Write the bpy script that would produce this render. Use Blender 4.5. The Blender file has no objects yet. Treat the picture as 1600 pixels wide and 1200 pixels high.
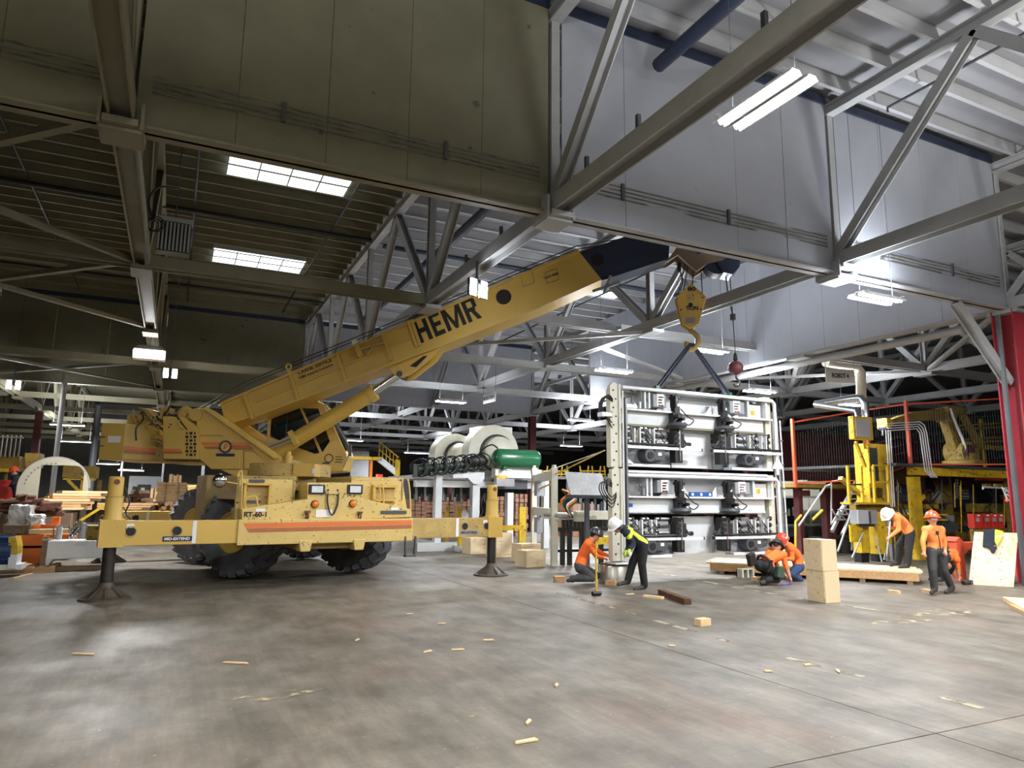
import bpy, bmesh, math, random
from mathutils import Vector, Matrix
import numpy as np
random.seed(7)
SC = bpy.context.scene
COL = SC.collection
PI = math.pi

# ---------------------------------------------------------------- camera, world, exposure
CAM_H = 1.85
FPX, YAW, PITCH, ROLL = 1089.6, 0.44562, 0.16152, 0.01127      # focal length in pixels of a 1600x1200 frame
_f = Vector((math.sin(YAW)*math.cos(PITCH), math.cos(YAW)*math.cos(PITCH), math.sin(PITCH)))
_r0 = Vector((math.cos(YAW), -math.sin(YAW), 0.0)); _u0 = _r0.cross(_f)
_r = _r0*math.cos(ROLL) + _u0*math.sin(ROLL); _u = -_r0*math.sin(ROLL) + _u0*math.cos(ROLL)
cam = bpy.data.cameras.new('camera'); cam_o = bpy.data.objects.new('camera', cam); COL.objects.link(cam_o)
cam.sensor_width = 36.0; cam.lens = FPX/1600*36.0; cam.clip_end = 300; cam.clip_start = 0.05
m = Matrix.Identity(4)
for i in range(3):
    m[i][0] = _r[i]; m[i][1] = _u[i]; m[i][2] = -_f[i]
m[2][3] = CAM_H
cam_o.matrix_world = m
SC.camera = cam_o
w = bpy.data.worlds.new('world'); SC.world = w; w.use_nodes = True
w.node_tree.nodes['Background'].inputs[0].default_value = (0.55, 0.6, 0.7, 1)
w.node_tree.nodes['Background'].inputs[1].default_value = 0.06
SC.view_settings.view_transform = 'Standard'; SC.view_settings.look = 'None'
SC.view_settings.exposure = 0.95; SC.view_settings.gamma = 1.0; SC.view_settings.use_curve_mapping = False
try:
    SC.cycles.max_bounces = 6; SC.cycles.diffuse_bounces = 3; SC.cycles.glossy_bounces = 3
    SC.cycles.caustics_reflective = False; SC.cycles.caustics_refractive = False
    SC.cycles.use_light_tree = True
except Exception:
    pass
UP_FILL = 0.4
LAMP = 300.0           # watts of one ceiling fixture

def _ray(x, y): return _f + _r*((x-800)/FPX) + _u*((600-y)/FPX)
_C = Vector((0, 0, CAM_H))
def atY(x, y, Y): d = _ray(x, y); return _C + d*(Y/d.y)
def atX(x, y, X): d = _ray(x, y); return _C + d*(X/d.x)
def atZ(x, y, z): d = _ray(x, y); return _C + d*((z-CAM_H)/d.z)
def V(*a): return Vector(a)

# ---------------------------------------------------------------- mesh builder
class MB:
    def __init__(s): s.v = []; s.f = []
    def add(s, vs, fs):
        o = len(s.v); s.v += [Vector(v) for v in vs]; s.f += [[i+o for i in f] for f in fs]; return s
    def box(s, x0, x1, y0, y1, z0, z1):
        return s.add([(x0,y0,z0),(x1,y0,z0),(x1,y1,z0),(x0,y1,z0),(x0,y0,z1),(x1,y0,z1),(x1,y1,z1),(x0,y1,z1)],
                     [(0,3,2,1),(4,5,6,7),(0,1,5,4),(1,2,6,5),(2,3,7,6),(3,0,4,7)])
    def obox(s, c, a, b, d):
        c = Vector(c); a = Vector(a); b = Vector(b); d = Vector(d); vs = []
        for k in (-1, 1):
            for i, j in ((-1,-1),(1,-1),(1,1),(-1,1)): vs.append(c + a*i + b*j + d*k)
        return s.add(vs, [(0,3,2,1),(4,5,6,7),(0,1,5,4),(1,2,6,5),(2,3,7,6),(3,0,4,7)])
    def bar(s, p, q, w, h, up=(0,0,1)):
        p = Vector(p); q = Vector(q); d = q-p; L = d.length
        if L < 1e-6: return s
        d.normalize(); up = Vector(up); sd = d.cross(up)
        if sd.length < 1e-4: sd = d.cross(Vector((1,0,0)))
        sd.normalize(); u = sd.cross(d)
        return s.obox((p+q)/2, d*L/2, sd*w/2, u*h/2)
    def hbeam(s, p, q, w, h, t=0.025, up=(0,0,1)):
        p = Vector(p); q = Vector(q); d = (q-p).normalized(); up = Vector(up); sd = d.cross(up)
        if sd.length < 1e-4: sd = d.cross(Vector((1,0,0)))
        sd.normalize(); u = sd.cross(d)
        o = u*(h/2-t/2)
        s.bar(p+o, q+o, w, t, u); s.bar(p-o, q-o, w, t, u); s.bar(p, q, t, h-2*t, u); return s
    def cyl(s, p, q, r0, r1=None, n=12, caps=True):
        r1 = r0 if r1 is None else r1
        p = Vector(p); q = Vector(q); d = (q-p).normalized()
        a = d.cross(Vector((0,0,1)))
        if a.length < 1e-3: a = d.cross(Vector((1,0,0)))
        a.normalize(); b = d.cross(a); vs = []
        for c, r in ((p, r0), (q, r1)):
            for i in range(n):
                t = 2*PI*i/n; vs.append(c + a*(r*math.cos(t)) + b*(r*math.sin(t)))
        fs = [(i, (i+1) % n, n+(i+1) % n, n+i) for i in range(n)]
        if caps: fs += [tuple(range(n))[::-1], tuple(range(n, 2*n))]
        return s.add(vs, fs)
    def tube(s, pts, r, n=8, smooth=0):
        pts = [Vector(p) for p in pts]
        if smooth:
            out = []
            for i in range(len(pts)-1):
                p0 = pts[max(i-1,0)]; p1 = pts[i]; p2 = pts[i+1]; p3 = pts[min(i+2,len(pts)-1)]
                for k in range(smooth):
                    t = k/smooth
                    out.append(0.5*((2*p1)+(p2-p0)*t+(2*p0-5*p1+4*p2-p3)*t*t+(3*p1-p0-3*p2+p3)*t**3))
            pts = out + [pts[-1]]
        vs = []; fs = []; a = None
        for i, p in enumerate(pts):
            d = (pts[min(i+1,len(pts)-1)] - pts[max(i-1,0)])
            if d.length < 1e-7: d = Vector((0,0,1))
            d.normalize()
            if a is None:
                a = d.cross(Vector((0,0,1)))
                if a.length < 1e-2: a = d.cross(Vector((1,0,0)))
            a = a - d*a.dot(d); a.normalize(); b = d.cross(a)
            for k in range(n):
                t = 2*PI*k/n; vs.append(p + a*(r*math.cos(t)) + b*(r*math.sin(t)))
        for i in range(len(pts)-1):
            for k in range(n): fs.append((i*n+k, i*n+(k+1) % n, (i+1)*n+(k+1) % n, (i+1)*n+k))
        fs += [tuple(range(n))[::-1], tuple(range((len(pts)-1)*n, len(pts)*n))]
        return s.add(vs, fs)
    def prism(s, poly, vec):
        poly = [Vector(p) for p in poly]; vec = Vector(vec); n = len(poly)
        vs = poly + [p+vec for p in poly]
        return s.add(vs, [tuple(range(n))[::-1], tuple(range(n, 2*n))] + [(i, (i+1) % n, n+(i+1) % n, n+i) for i in range(n)])
    def lathe(s, prof, o, ax=(0,0,1), n=20):
        o = Vector(o); ax = Vector(ax).normalized(); a = ax.cross(Vector((0,0,1)))
        if a.length < 1e-3: a = Vector((1,0,0))
        a.normalize(); b = ax.cross(a); vs = []; fs = []
        for r, h in prof:
            for k in range(n):
                t = 2*PI*k/n; vs.append(o + ax*h + a*(r*math.cos(t)) + b*(r*math.sin(t)))
        m_ = len(prof)
        for i in range(m_-1):
            for k in range(n): fs.append((i*n+k, i*n+(k+1) % n, (i+1)*n+(k+1) % n, (i+1)*n+k))
        if prof[0][0] > 1e-4: fs.append(tuple(range(n))[::-1])
        if prof[-1][0] > 1e-4: fs.append(tuple(range((m_-1)*n, m_*n)))
        return s.add(vs, fs)
    def ball(s, c, r, n=12, m_=8):
        r = (r, r, r) if isinstance(r, (int, float)) else r; c = Vector(c)
        vs = []; fs = []
        for i in range(m_+1):
            ph = PI*i/m_
            for k in range(n):
                t = 2*PI*k/n
                vs.append(c + Vector((r[0]*math.sin(ph)*math.cos(t), r[1]*math.sin(ph)*math.sin(t), r[2]*math.cos(ph))))
        for i in range(m_):
            for k in range(n): fs.append((i*n+k, (i+1)*n+k, (i+1)*n+(k+1) % n, i*n+(k+1) % n))
        return s.add(vs, fs)
    def tr(s, fn):
        s.v = [Vector(fn(v)) for v in s.v]; return s
    def ring(s, c, ax, R, r, n=20, m_=6):
        c = Vector(c); ax = Vector(ax).normalized(); a = ax.cross(Vector((0,0,1)))
        if a.length < 1e-3: a = Vector((1,0,0))
        a.normalize(); b = ax.cross(a)
        pts = [c + a*(R*math.cos(2*PI*k/n)) + b*(R*math.sin(2*PI*k/n)) for k in range(n+1)]
        return s.tube(pts, r, m_)

def mesh_of(mb, off=None, smooth=None, name='m'):
    vs = mb.v if off is None else [v-off for v in mb.v]
    me = bpy.data.meshes.new(name)
    me.from_pydata([tuple(v) for v in vs], [], mb.f)
    bm = bmesh.new(); bm.from_mesh(me); bmesh.ops.remove_doubles(bm, verts=bm.verts, dist=1e-6)
    bmesh.ops.recalc_face_normals(bm, faces=bm.faces); bm.to_mesh(me); bm.free()
    if smooth:
        me.polygons.foreach_set('use_smooth', [True]*len(me.polygons))
        me.set_sharp_from_angle(angle=math.radians(smooth))
    return me
def root_loc(o):
    while o.parent: o = o.parent
    return o.location.copy()
def P(name, mb, mat, parent=None, world=False, smooth=None, bevel=0, label=None, kind=None):
    """one mesh object; world=True: the builder's coordinates are world ones and the parent is an unrotated root"""
    off = root_loc(parent) if (world and parent) else None
    me = mb if isinstance(mb, bpy.types.Mesh) else mesh_of(mb, off, smooth, name)
    o = bpy.data.objects.new(name, me); COL.objects.link(o)
    if mat is not None and not me.materials: me.materials.append(mat)
    if parent: o.parent = parent
    if bevel:
        b = o.modifiers.new('bevel', 'BEVEL'); b.width = bevel; b.segments = 2; b.limit_method = 'ANGLE'
    if label: o['label'] = label
    if kind: o['kind'] = kind
    return o
def thing(name, label, cat, loc=(0,0,0), rotz=0, group=None):
    o = bpy.data.objects.new(name, None); COL.objects.link(o); o.empty_display_size = 0.2
    o.location = loc; o.rotation_euler = (0,0,rotz); o['label'] = label; o['category'] = cat
    if group: o['group'] = group
    return o
def T(name, mb, mat, label, cat, group=None, smooth=None, bevel=0, kind=None):
    """a thing that is one mesh, from world coordinates, its origin at its base centre"""
    xs = [v.x for v in mb.v]; ys = [v.y for v in mb.v]; zs = [v.z for v in mb.v]
    c = Vector(((min(xs)+max(xs))/2, (min(ys)+max(ys))/2, min(zs)))
    o = P(name, mesh_of(mb, c, smooth, name), mat, bevel=bevel); o.location = c
    o['label'] = label; o['category'] = cat
    if group: o['group'] = group
    if kind: o['kind'] = kind
    return o
def structure(o): o['kind'] = 'structure'; return o
def copy_tree(o, parent=None):
    c = o.copy(); COL.objects.link(c)
    if parent: c.parent = parent
    for ch in list(o.children): copy_tree(ch, c)
    return c

def text(name, body, mat, parent, o, xd, ud, height, width=None, bold=0.0, depth=0.004, world=False, shear=0, space=1.0):
    cu = bpy.data.curves.new('t', 'FONT'); cu.body = body; cu.size = 1.0; cu.offset = bold; cu.extrude = 0.0; cu.shear = shear; cu.space_character = space
    cu.resolution_u = 3
    ob = bpy.data.objects.new('t', cu); COL.objects.link(ob)
    bpy.context.view_layer.update()
    me = bpy.data.meshes.new_from_object(ob.evaluated_get(bpy.context.evaluated_depsgraph_get()))
    bpy.data.objects.remove(ob)
    co = np.array([v.co[:] for v in me.vertices])
    mn = co.min(0); mx = co.max(0)
    o = Vector(o); xd = Vector(xd).normalized(); ud = Vector(ud).normalized(); nd = xd.cross(ud).normalized()
    sy = height/(mx[1]-mn[1]); sx = sy if width is None else width/(mx[0]-mn[0])
    off = root_loc(parent) if (world and parent) else Vector((0,0,0))
    n = len(me.vertices); vs = []; fs = [list(p.vertices) for p in me.polygons]
    for k in (0, 1):
        for c in co: vs.append(o + xd*((c[0]-mn[0])*sx) + ud*((c[1]-mn[1])*sy) + nd*(depth*k) - off)
    allf = fs + [[i+n for i in f][::1] for f in fs]
    mb = MB(); mb.add(vs, allf)
    ed = {}
    for f in fs:
        for a, b in zip(f, f[1:]+f[:1]): ed[(a, b)] = ed.get((a, b), 0)+1
    for (a, b) in list(ed):
        if (b, a) not in ed: mb.f.append([a, b, b+n, a+n])
    bpy.data.meshes.remove(me)
    return P(name, mb, mat, parent)

# ---------------------------------------------------------------- materials
def lin(c): return tuple(((x/255)/12.92 if x/255 <= 0.04045 else ((x/255+0.055)/1.055)**2.4) for x in c)
def mat(name, rgb, rough=0.55, metal=0.0, var=0.18, scale=2.0, bump=0.0, bscale=40.0, spots=None, spot_scale=14.0, spot_t=0.68, emit=None, stretch=None, spec=0.5, rvar=0.0):
    m_ = bpy.data.materials.new(name); m_.use_nodes = True; nt = m_.node_tree; N = nt.nodes; L = nt.links
    b = N['Principled BSDF']; c = lin(rgb)
    b.inputs['Roughness'].default_value = rough; b.inputs['Metallic'].default_value = metal
    b.inputs['Specular IOR Level'].default_value = spec
    if emit:
        b.inputs['Base Color'].default_value = (*c, 1)
        b.inputs['Emission Color'].default_value = (*c, 1); b.inputs['Emission Strength'].default_value = emit; return m_
    tc = N.new('ShaderNodeTexCoord'); src = tc.outputs['Object']
    if stretch:
        mp = N.new('ShaderNodeMapping'); mp.inputs['Scale'].default_value = stretch; L.new(src, mp.inputs['Vector']); src = mp.outputs['Vector']
    no = N.new('ShaderNodeTexNoise'); no.inputs['Scale'].default_value = scale; no.inputs['Detail'].default_value = 6; no.inputs['Roughness'].default_value = 0.65
    L.new(src, no.inputs['Vector'])
    rp = N.new('ShaderNodeValToRGB'); rp.color_ramp.elements[0].position = 0.3; rp.color_ramp.elements[1].position = 0.72
    rp.color_ramp.elements[0].color = (*[x*(1-var) for x in c], 1); rp.color_ramp.elements[1].color = (*[min(1, x*(1+var)) for x in c], 1)
    L.new(no.outputs['Fac'], rp.inputs['Fac']); col = rp.outputs['Color']
    if spots:
        n2 = N.new('ShaderNodeTexNoise'); n2.inputs['Scale'].default_value = spot_scale; n2.inputs['Detail'].default_value = 3
        L.new(src, n2.inputs['Vector'])
        r2 = N.new('ShaderNodeValToRGB'); r2.color_ramp.elements[0].position = spot_t; r2.color_ramp.elements[1].position = min(1, spot_t+0.04)
        L.new(n2.outputs['Fac'], r2.inputs['Fac'])
        mx = N.new('ShaderNodeMixRGB'); L.new(r2.outputs['Color'], mx.inputs['Fac']); L.new(col, mx.inputs['Color1']); mx.inputs['Color2'].default_value = (*lin(spots), 1)
        col = mx.outputs['Color']
    L.new(col, b.inputs['Base Color'])
    if rvar:
        mr = N.new('ShaderNodeMapRange'); mr.inputs['To Min'].default_value = max(0.02, rough-rvar); mr.inputs['To Max'].default_value = min(1, rough+rvar)
        L.new(no.outputs['Fac'], mr.inputs['Value']); L.new(mr.outputs['Result'], b.inputs['Roughness'])
    if bump:
        nb = N.new('ShaderNodeTexNoise'); nb.inputs['Scale'].default_value = bscale; nb.inputs['Detail'].default_value = 4; L.new(src, nb.inputs['Vector'])
        bp = N.new('ShaderNodeBump'); bp.inputs['Strength'].default_value = bump; bp.inputs['Distance'].default_value = 0.02
        L.new(nb.outputs['Fac'], bp.inputs['Height']); L.new(bp.outputs['Normal'], b.inputs['Normal'])
    return m_
def wood(name, rgb, var=0.25, axis=0, rough=0.7):
    st = [14, 14, 14]; st[axis] = 1.2
    return mat(name, rgb, rough, var=var, scale=1.6, stretch=tuple(st), bump=0.15, bscale=3)

M = {}
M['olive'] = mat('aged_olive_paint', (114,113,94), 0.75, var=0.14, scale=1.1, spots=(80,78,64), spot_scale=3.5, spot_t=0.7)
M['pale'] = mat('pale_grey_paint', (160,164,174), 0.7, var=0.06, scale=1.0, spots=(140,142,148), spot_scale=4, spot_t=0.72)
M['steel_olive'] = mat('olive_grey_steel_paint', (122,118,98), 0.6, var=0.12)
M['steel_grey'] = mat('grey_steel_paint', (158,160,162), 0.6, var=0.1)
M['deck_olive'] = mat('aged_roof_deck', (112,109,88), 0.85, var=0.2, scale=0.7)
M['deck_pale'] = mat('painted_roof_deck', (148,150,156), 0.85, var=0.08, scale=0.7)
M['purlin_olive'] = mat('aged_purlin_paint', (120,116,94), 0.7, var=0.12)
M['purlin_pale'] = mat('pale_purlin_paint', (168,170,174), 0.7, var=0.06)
M['navy'] = mat('dark_blue_paint', (40,48,70), 0.5, var=0.2)
M['black'] = mat('black_paint', (24,24,25), 0.5, var=0.3)
M['blackrub'] = mat('black_rubber', (30,30,32), 0.75, var=0.25, scale=6)
M['tyre'] = mat('worn_tyre_rubber', (104,107,116), 0.8, var=0.22, scale=4, bump=0.1)
M['yellow'] = mat('crane_yellow_paint', (204,170,86), 0.45, var=0.07, scale=1.3, spots=(96,68,34), spot_scale=26, spot_t=0.76, rvar=0.1)
M['yellow_worn'] = mat('worn_crane_yellow_paint', (208,182,112), 0.5, var=0.1, scale=1.6, spots=(84,60,36), spot_scale=18, spot_t=0.635)
M['yellow_dirty'] = mat('dirty_crane_yellow_paint', (176,150,90), 0.6, var=0.2, scale=3, spots=(80,60,40), spot_scale=16, spot_t=0.64)
M['yel_mach'] = mat('machine_yellow_paint', (206,170,40), 0.5, var=0.22, scale=3, spots=(96,76,30), spot_scale=9, spot_t=0.62)
M['yel_mach_dark'] = mat('grimy_yellow_paint', (138,114,44), 0.65, var=0.25, scale=3, spots=(70,56,24), spot_scale=8, spot_t=0.62)
M['orange_stripe'] = mat('orange_stripe_paint', (222,118,62), 0.45, var=0.06)
M['brown_stripe'] = mat('brown_stripe_paint', (168,104,64), 0.45, var=0.06)
M['cream'] = mat('cream_machine_paint', (200,198,182), 0.45, var=0.06, scale=3)
M['lightgrey'] = mat('light_grey_machine_paint', (205,208,210), 0.4, var=0.05, scale=3)
M['midgrey'] = mat('mid_grey_paint', (140,143,146), 0.5, var=0.1)
M['darkgrey'] = mat('dark_grey_paint', (72,75,80), 0.5, var=0.15)
M['white'] = mat('white_paint', (226,228,230), 0.4, var=0.04)
M['chrome'] = mat('polished_steel', (200,202,206), 0.12, 1.0, var=0.04)
M['alu'] = mat('bare_aluminium', (190,194,200), 0.3, 1.0, var=0.1, scale=6)
M['galv'] = mat('galvanised_steel', (176,178,182), 0.35, 0.9, var=0.12, scale=5)
M['greasy'] = mat('greasy_dark_steel', (62,58,56), 0.4, 0.6, var=0.35, scale=6)
M['pad'] = mat('grimy_cast_steel', (84,76,66), 0.6, 0.3, var=0.3, scale=6)
M['rust'] = mat('rusty_brown_steel', (104,72,48), 0.75, var=0.35, scale=7)
M['redcol'] = mat('red_column_paint', (160,44,56), 0.5, var=0.16, scale=2, spots=(214,196,190), spot_scale=7, spot_t=0.72)
M['maroon'] = mat('maroon_paint', (92,44,48), 0.6, var=0.2)
M['red'] = mat('red_paint', (186,48,36), 0.5, var=0.12)
M['redorange'] = mat('red_orange_fence_paint', (200,82,54), 0.5, var=0.1)
M['orange'] = mat('orange_machine_paint', (224,116,30), 0.5, var=0.15, spots=(120,70,40), spot_scale=9, spot_t=0.7)
M['green'] = mat('green_tank_paint', (34,98,64), 0.25, var=0.06)
M['greenish'] = mat('dark_green_black_paint', (42,54,50), 0.45, var=0.25)
M['blue'] = mat('blue_paint', (36,84,150), 0.4, var=0.1)
M['bluemotor'] = mat('blue_motor_paint', (34,66,112), 0.45, var=0.15)
M['plywood'] = mat('plywood', (234,212,174), 0.75, var=0.1, scale=1.5, stretch=(1.2, 8, 8), spots=(214,184,140), spot_scale=1.2, spot_t=0.6)
M['plywood2'] = mat('pale_plywood', (222,202,166), 0.75, var=0.08, scale=1.5, stretch=(8, 8, 1.2), spots=(222,200,166), spot_scale=1.3, spot_t=0.62)
M['lumber'] = wood('pale_lumber', (222,192,146), 0.14, 0)
M['lumber2'] = wood('tan_lumber', (188,148,104), 0.25, 0)
M['bark'] = mat('brown_bark', (94,62,46), 0.9, var=0.45, scale=7, bump=0.4)
M['veneer'] = wood('tan_veneer', (158,118,92), 0.25, 2)
M['veneer2'] = wood('pale_veneer', (206,168,122), 0.22, 0)
M['oldwood'] = mat('weathered_wood', (128,108,88), 0.8, var=0.3, scale=4, stretch=(2,10,10))
M['plastic'] = mat('shrink_wrap', (196,198,200), 0.18, var=0.15, scale=5, bump=0.5, bscale=9)
M['disc'] = mat('bone_white_paint', (196,192,172), 0.6, var=0.07, scale=2)
M['label'] = mat('white_label', (232,232,232), 0.5, var=0.03)
M['ink'] = mat('black_ink', (20,20,22), 0.6, var=0.1)
M['inkblue'] = mat('navy_ink', (28,36,74), 0.6, var=0.1)
M['inkred'] = mat('red_ink', (190,50,40), 0.6, var=0.1)
M['amber'] = mat('amber_lens', (232,120,20), 0.2, var=0.1)
M['lens'] = mat('clear_headlight_lens', (214,222,230), 0.1, var=0.15, scale=20)
M['tint'] = mat('dark_tinted_glass', (22,30,32), 0.08, var=0.2, scale=2, spec=0.7)
M['screen'] = mat('grey_screen', (176,178,182), 0.35, var=0.05)
M['brown'] = mat('grey_brown_paint', (140,122,104), 0.5, var=0.1)
M['wallfar'] = mat('dark_far_wall', (112,112,108), 0.8, var=0.2, scale=0.5)
M['tube_on'] = mat('lit_lamp_tube', (244,248,255), 0.4, emit=30)
M['tube_far'] = mat('lit_lamp_panel', (246,248,255), 0.4, emit=14)
M['sky'] = mat('daylit_skylight', (236,244,255), 0.5, emit=1.3)
M['redlamp'] = mat('red_indicator', (255,50,50), 0.4, emit=2)
M['greylens'] = mat('steel_block', (172,170,162), 0.35, 0.6, var=0.15)
# ================================================================ floor
def floor_mat():
    m_ = bpy.data.materials.new('stained_concrete'); m_.use_nodes = True; nt = m_.node_tree; N = nt.nodes; L = nt.links; b = N['Principled BSDF']
    g = N.new('ShaderNodeNewGeometry')
    def noise(scale, det=6, st=None, rough=0.6):
        src = g.outputs['Position']
        if st:
            mp = N.new('ShaderNodeMapping'); mp.inputs['Scale'].default_value = st; L.new(src, mp.inputs['Vector']); src = mp.outputs['Vector']
        n = N.new('ShaderNodeTexNoise'); n.inputs['Scale'].default_value = scale; n.inputs['Detail'].default_value = det; n.inputs['Roughness'].default_value = rough
        L.new(src, n.inputs['Vector']); return n.outputs['Fac']
    def ramp(f, p0, c0, p1, c1):
        r = N.new('ShaderNodeValToRGB'); r.color_ramp.elements[0].position = p0; r.color_ramp.elements[1].position = p1
        r.color_ramp.elements[0].color = c0; r.color_ramp.elements[1].color = c1; L.new(f, r.inputs['Fac']); return r.outputs['Color']
    def mix(a, c, f, mode='MIX'):
        x = N.new('ShaderNodeMixRGB'); x.blend_type = mode
        if isinstance(f, float): x.inputs['Fac'].default_value = f
        else: L.new(f, x.inputs['Fac'])
        L.new(a, x.inputs['Color1'])
        if isinstance(c, tuple): x.inputs['Color2'].default_value = c
        else: L.new(c, x.inputs['Color2'])
        return x.outputs['Color']
    base = ramp(noise(0.35, 8), 0.32, (*lin((124,118,107)), 1), 0.7, (*lin((140,133,122)), 1))
    base = mix(base, ramp(noise(2.2, 8, (1, 0.55, 1)), 0.35, (*lin((150,146,140)), 1), 0.7, (1, 1, 1, 1)), 0.8, 'MULTIPLY')
    base = mix(base, (*lin((134,108,92)), 1), ramp(noise(0.5, 5, (1.0, 0.6, 1)), 0.52, (0,0,0,1), 0.75, (.55,.55,.55,1)))
    base = mix(base, (*lin((92,88,84)), 1), ramp(noise(1.1, 9, (1.6, 0.5, 1), 0.7), 0.6, (0,0,0,1), 0.72, (.4,.4,.4,1)))
    base = mix(base, (*lin((206,200,188)), 1), ramp(noise(22, 4), 0.66, (0,0,0,1), 0.72, (.5,.5,.5,1)))
    base = mix(base, ramp(noise(9, 6, (0.25, 2.2, 1)), 0.3, (*lin((200,198,196)), 1), 0.65, (1,1,1,1)), 0.3, 'MULTIPLY')
    base = mix(base, (*lin((84,80,76)), 1), ramp(noise(34, 5, (1, .6, 1), .7), 0.6, (0,0,0,1), 0.7, (.5,.5,.5,1)))
    base = mix(base, ramp(noise(5, 8, (2.6, 0.18, 1), .75), 0.4, (*lin((220,218,214)), 1), 0.6, (1,1,1,1)), 0.6, 'MULTIPLY')
    L.new(base, b.inputs['Base Color'])
    rr = ramp(noise(0.8, 6), 0.35, (.46,.46,.46,1), 0.7, (.66,.66,.66,1)); L.new(rr, b.inputs['Roughness'])
    bp = N.new('ShaderNodeBump'); bp.inputs['Strength'].default_value = 0.12; bp.inputs['Distance'].default_value = 0.01
    L.new(noise(30, 5), bp.inputs['Height']); L.new(bp.outputs['Normal'], b.inputs['Normal'])
    return m_
M['floor'] = floor_mat()
floor = structure(P('floor', MB().box(-45, 75, -16, 80, -0.3, -0.045), M['black']))
XJ = [-45, -19.67, -6.97, 5.73, 18.43, 31.13, 75]; YJ = [-16, -8.75, 3.95, 16.65, 29.35, 42.05, 80]
g_ = 0.007
for i in range(6):
    for j in range(6):
        P('slab', MB().box(XJ[i]+g_, XJ[i+1]-g_, YJ[j]+g_, YJ[j+1]-g_, -0.05, 0.0), M['floor'], floor)
def worn(name, rgb, t, sc, st=(1,1,1)):
    m_ = mat(name, rgb, 0.7, var=0.15, scale=5); nt = m_.node_tree; N = nt.nodes; L = nt.links
    n = N.new('ShaderNodeTexNoise'); n.inputs['Scale'].default_value = sc; n.inputs['Detail'].default_value = 6
    tc = N.new('ShaderNodeTexCoord'); mp = N.new('ShaderNodeMapping'); mp.inputs['Scale'].default_value = st; L.new(tc.outputs['Object'], mp.inputs['Vector']); L.new(mp.outputs['Vector'], n.inputs['Vector'])
    r = N.new('ShaderNodeValToRGB'); r.color_ramp.elements[0].position = t; r.color_ramp.elements[1].position = t+0.12
    L.new(n.outputs['Fac'], r.inputs['Fac']); L.new(r.outputs['Color'], N['Principled BSDF'].inputs['Alpha']); return m_
M['yline'] = worn('worn_yellow_floor_paint', (160,154,130), 0.46, 3.0)
M['sawdust'] = worn('scattered_sawdust', (160,148,118), 0.52, 5.0)
def strip(p, q, w_):
    p = V(p.x, p.y, 0); q = V(q.x, q.y, 0); d = (q-p).normalized(); s = V(-d.y, d.x, 0)*w_/2
    n = 10; mb = MB()
    mb.bar(p+V(0,0,0.0015), q+V(0,0,0.0015), w_, 0.003); return mb
for a, b_ in (((868,926),(960,951)), ((960,951),(1140,1003)), ((1230,1028),(1350,1058)), ((1470,1090),(1535,1107)), ((1000,890),(1120,912)), ((1115,912),(1262,937)), ((1320,946),(1445,964))):
    P('painted_line', strip(atZ(*a, 0), atZ(*b_, 0), 0.09), M['yline'], floor)
def blob(c, rx, ry, n=26, a0=0.0):
    mb = MB(); vs = [V(c.x, c.y, 0.004)]; fs = []
    for k in range(n):
        t = 2*PI*k/n; q = random.uniform(0.75, 1.15)
        x, y = rx*q*math.cos(t), ry*q*math.sin(t)
        vs.append(V(c.x + x*math.cos(a0)-y*math.sin(a0), c.y + x*math.sin(a0)+y*math.cos(a0), 0.004))
    for k in range(n): fs.append((0, 1+k, 1+(k+1) % n))
    return mb.add(vs, fs)
for px, py, rx, ry, i in ((1470,958,1.1,.35,0), (1400,972,.8,.25,1), (410,1090,.35,.12,2), (480,1078,.2,.1,3), (735,1118,.12,.06,4)):
    o = T('sawdust', blob(atZ(px, py, 0), rx, ry), M['sawdust'], ['pale yellow sawdust scattered before the standing worker', 'thin sawdust spread right of the tall plywood box', 'sawdust smear on the open concrete at lower left', 'small sawdust smear beside the larger one at lower left', 'small sawdust spot near the lower middle of the floor'][i], 'sawdust', kind='stuff')

# ================================================================ roof, trusses, curtains
ZC, ZT = 6.5, 10.3            # bottom and top of the trusses
XG = [-20.02, -13.67, -7.32, -0.97, 5.38, 12.15, 18.08, 24.43, 30.78, 37.13]
YG = [3.4, 9.75, 16.1, 22.45, 28.8, 35.15, 41.5, 47.85, 54.2, 60.55, 66.9, 73.25]
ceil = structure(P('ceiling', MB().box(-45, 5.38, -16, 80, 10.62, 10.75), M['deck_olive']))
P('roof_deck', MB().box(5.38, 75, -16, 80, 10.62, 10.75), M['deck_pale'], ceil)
def cchild(name, mb, m_, parent=None, kind=None, smooth=None): return P(name, mb, m_, parent or ceil, kind=kind, smooth=smooth)
# purlins along X, one length per pair of bays
def joist(L, h, w_):
    return MB().bar((0,0,0), (L,0,0), w_*0.4, h).bar((0,0,-h/2), (L,0,-h/2), w_, 0.02)
jl = mesh_of(joist(12.6, 0.24, 0.07)); jl.materials.append(M['purlin_olive'])
jr = mesh_of(joist(12.6, 0.3, 0.09)); jr.materials.append(M['purlin_pale'])
y = 4.2; nj = 0
while y < 46:
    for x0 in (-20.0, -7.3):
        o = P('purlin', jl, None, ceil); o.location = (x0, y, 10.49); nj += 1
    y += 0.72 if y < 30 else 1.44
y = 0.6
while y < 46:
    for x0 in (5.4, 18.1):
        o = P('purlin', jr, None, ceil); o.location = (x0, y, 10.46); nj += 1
    y += 0.95 if y < 30 else 1.9
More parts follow.
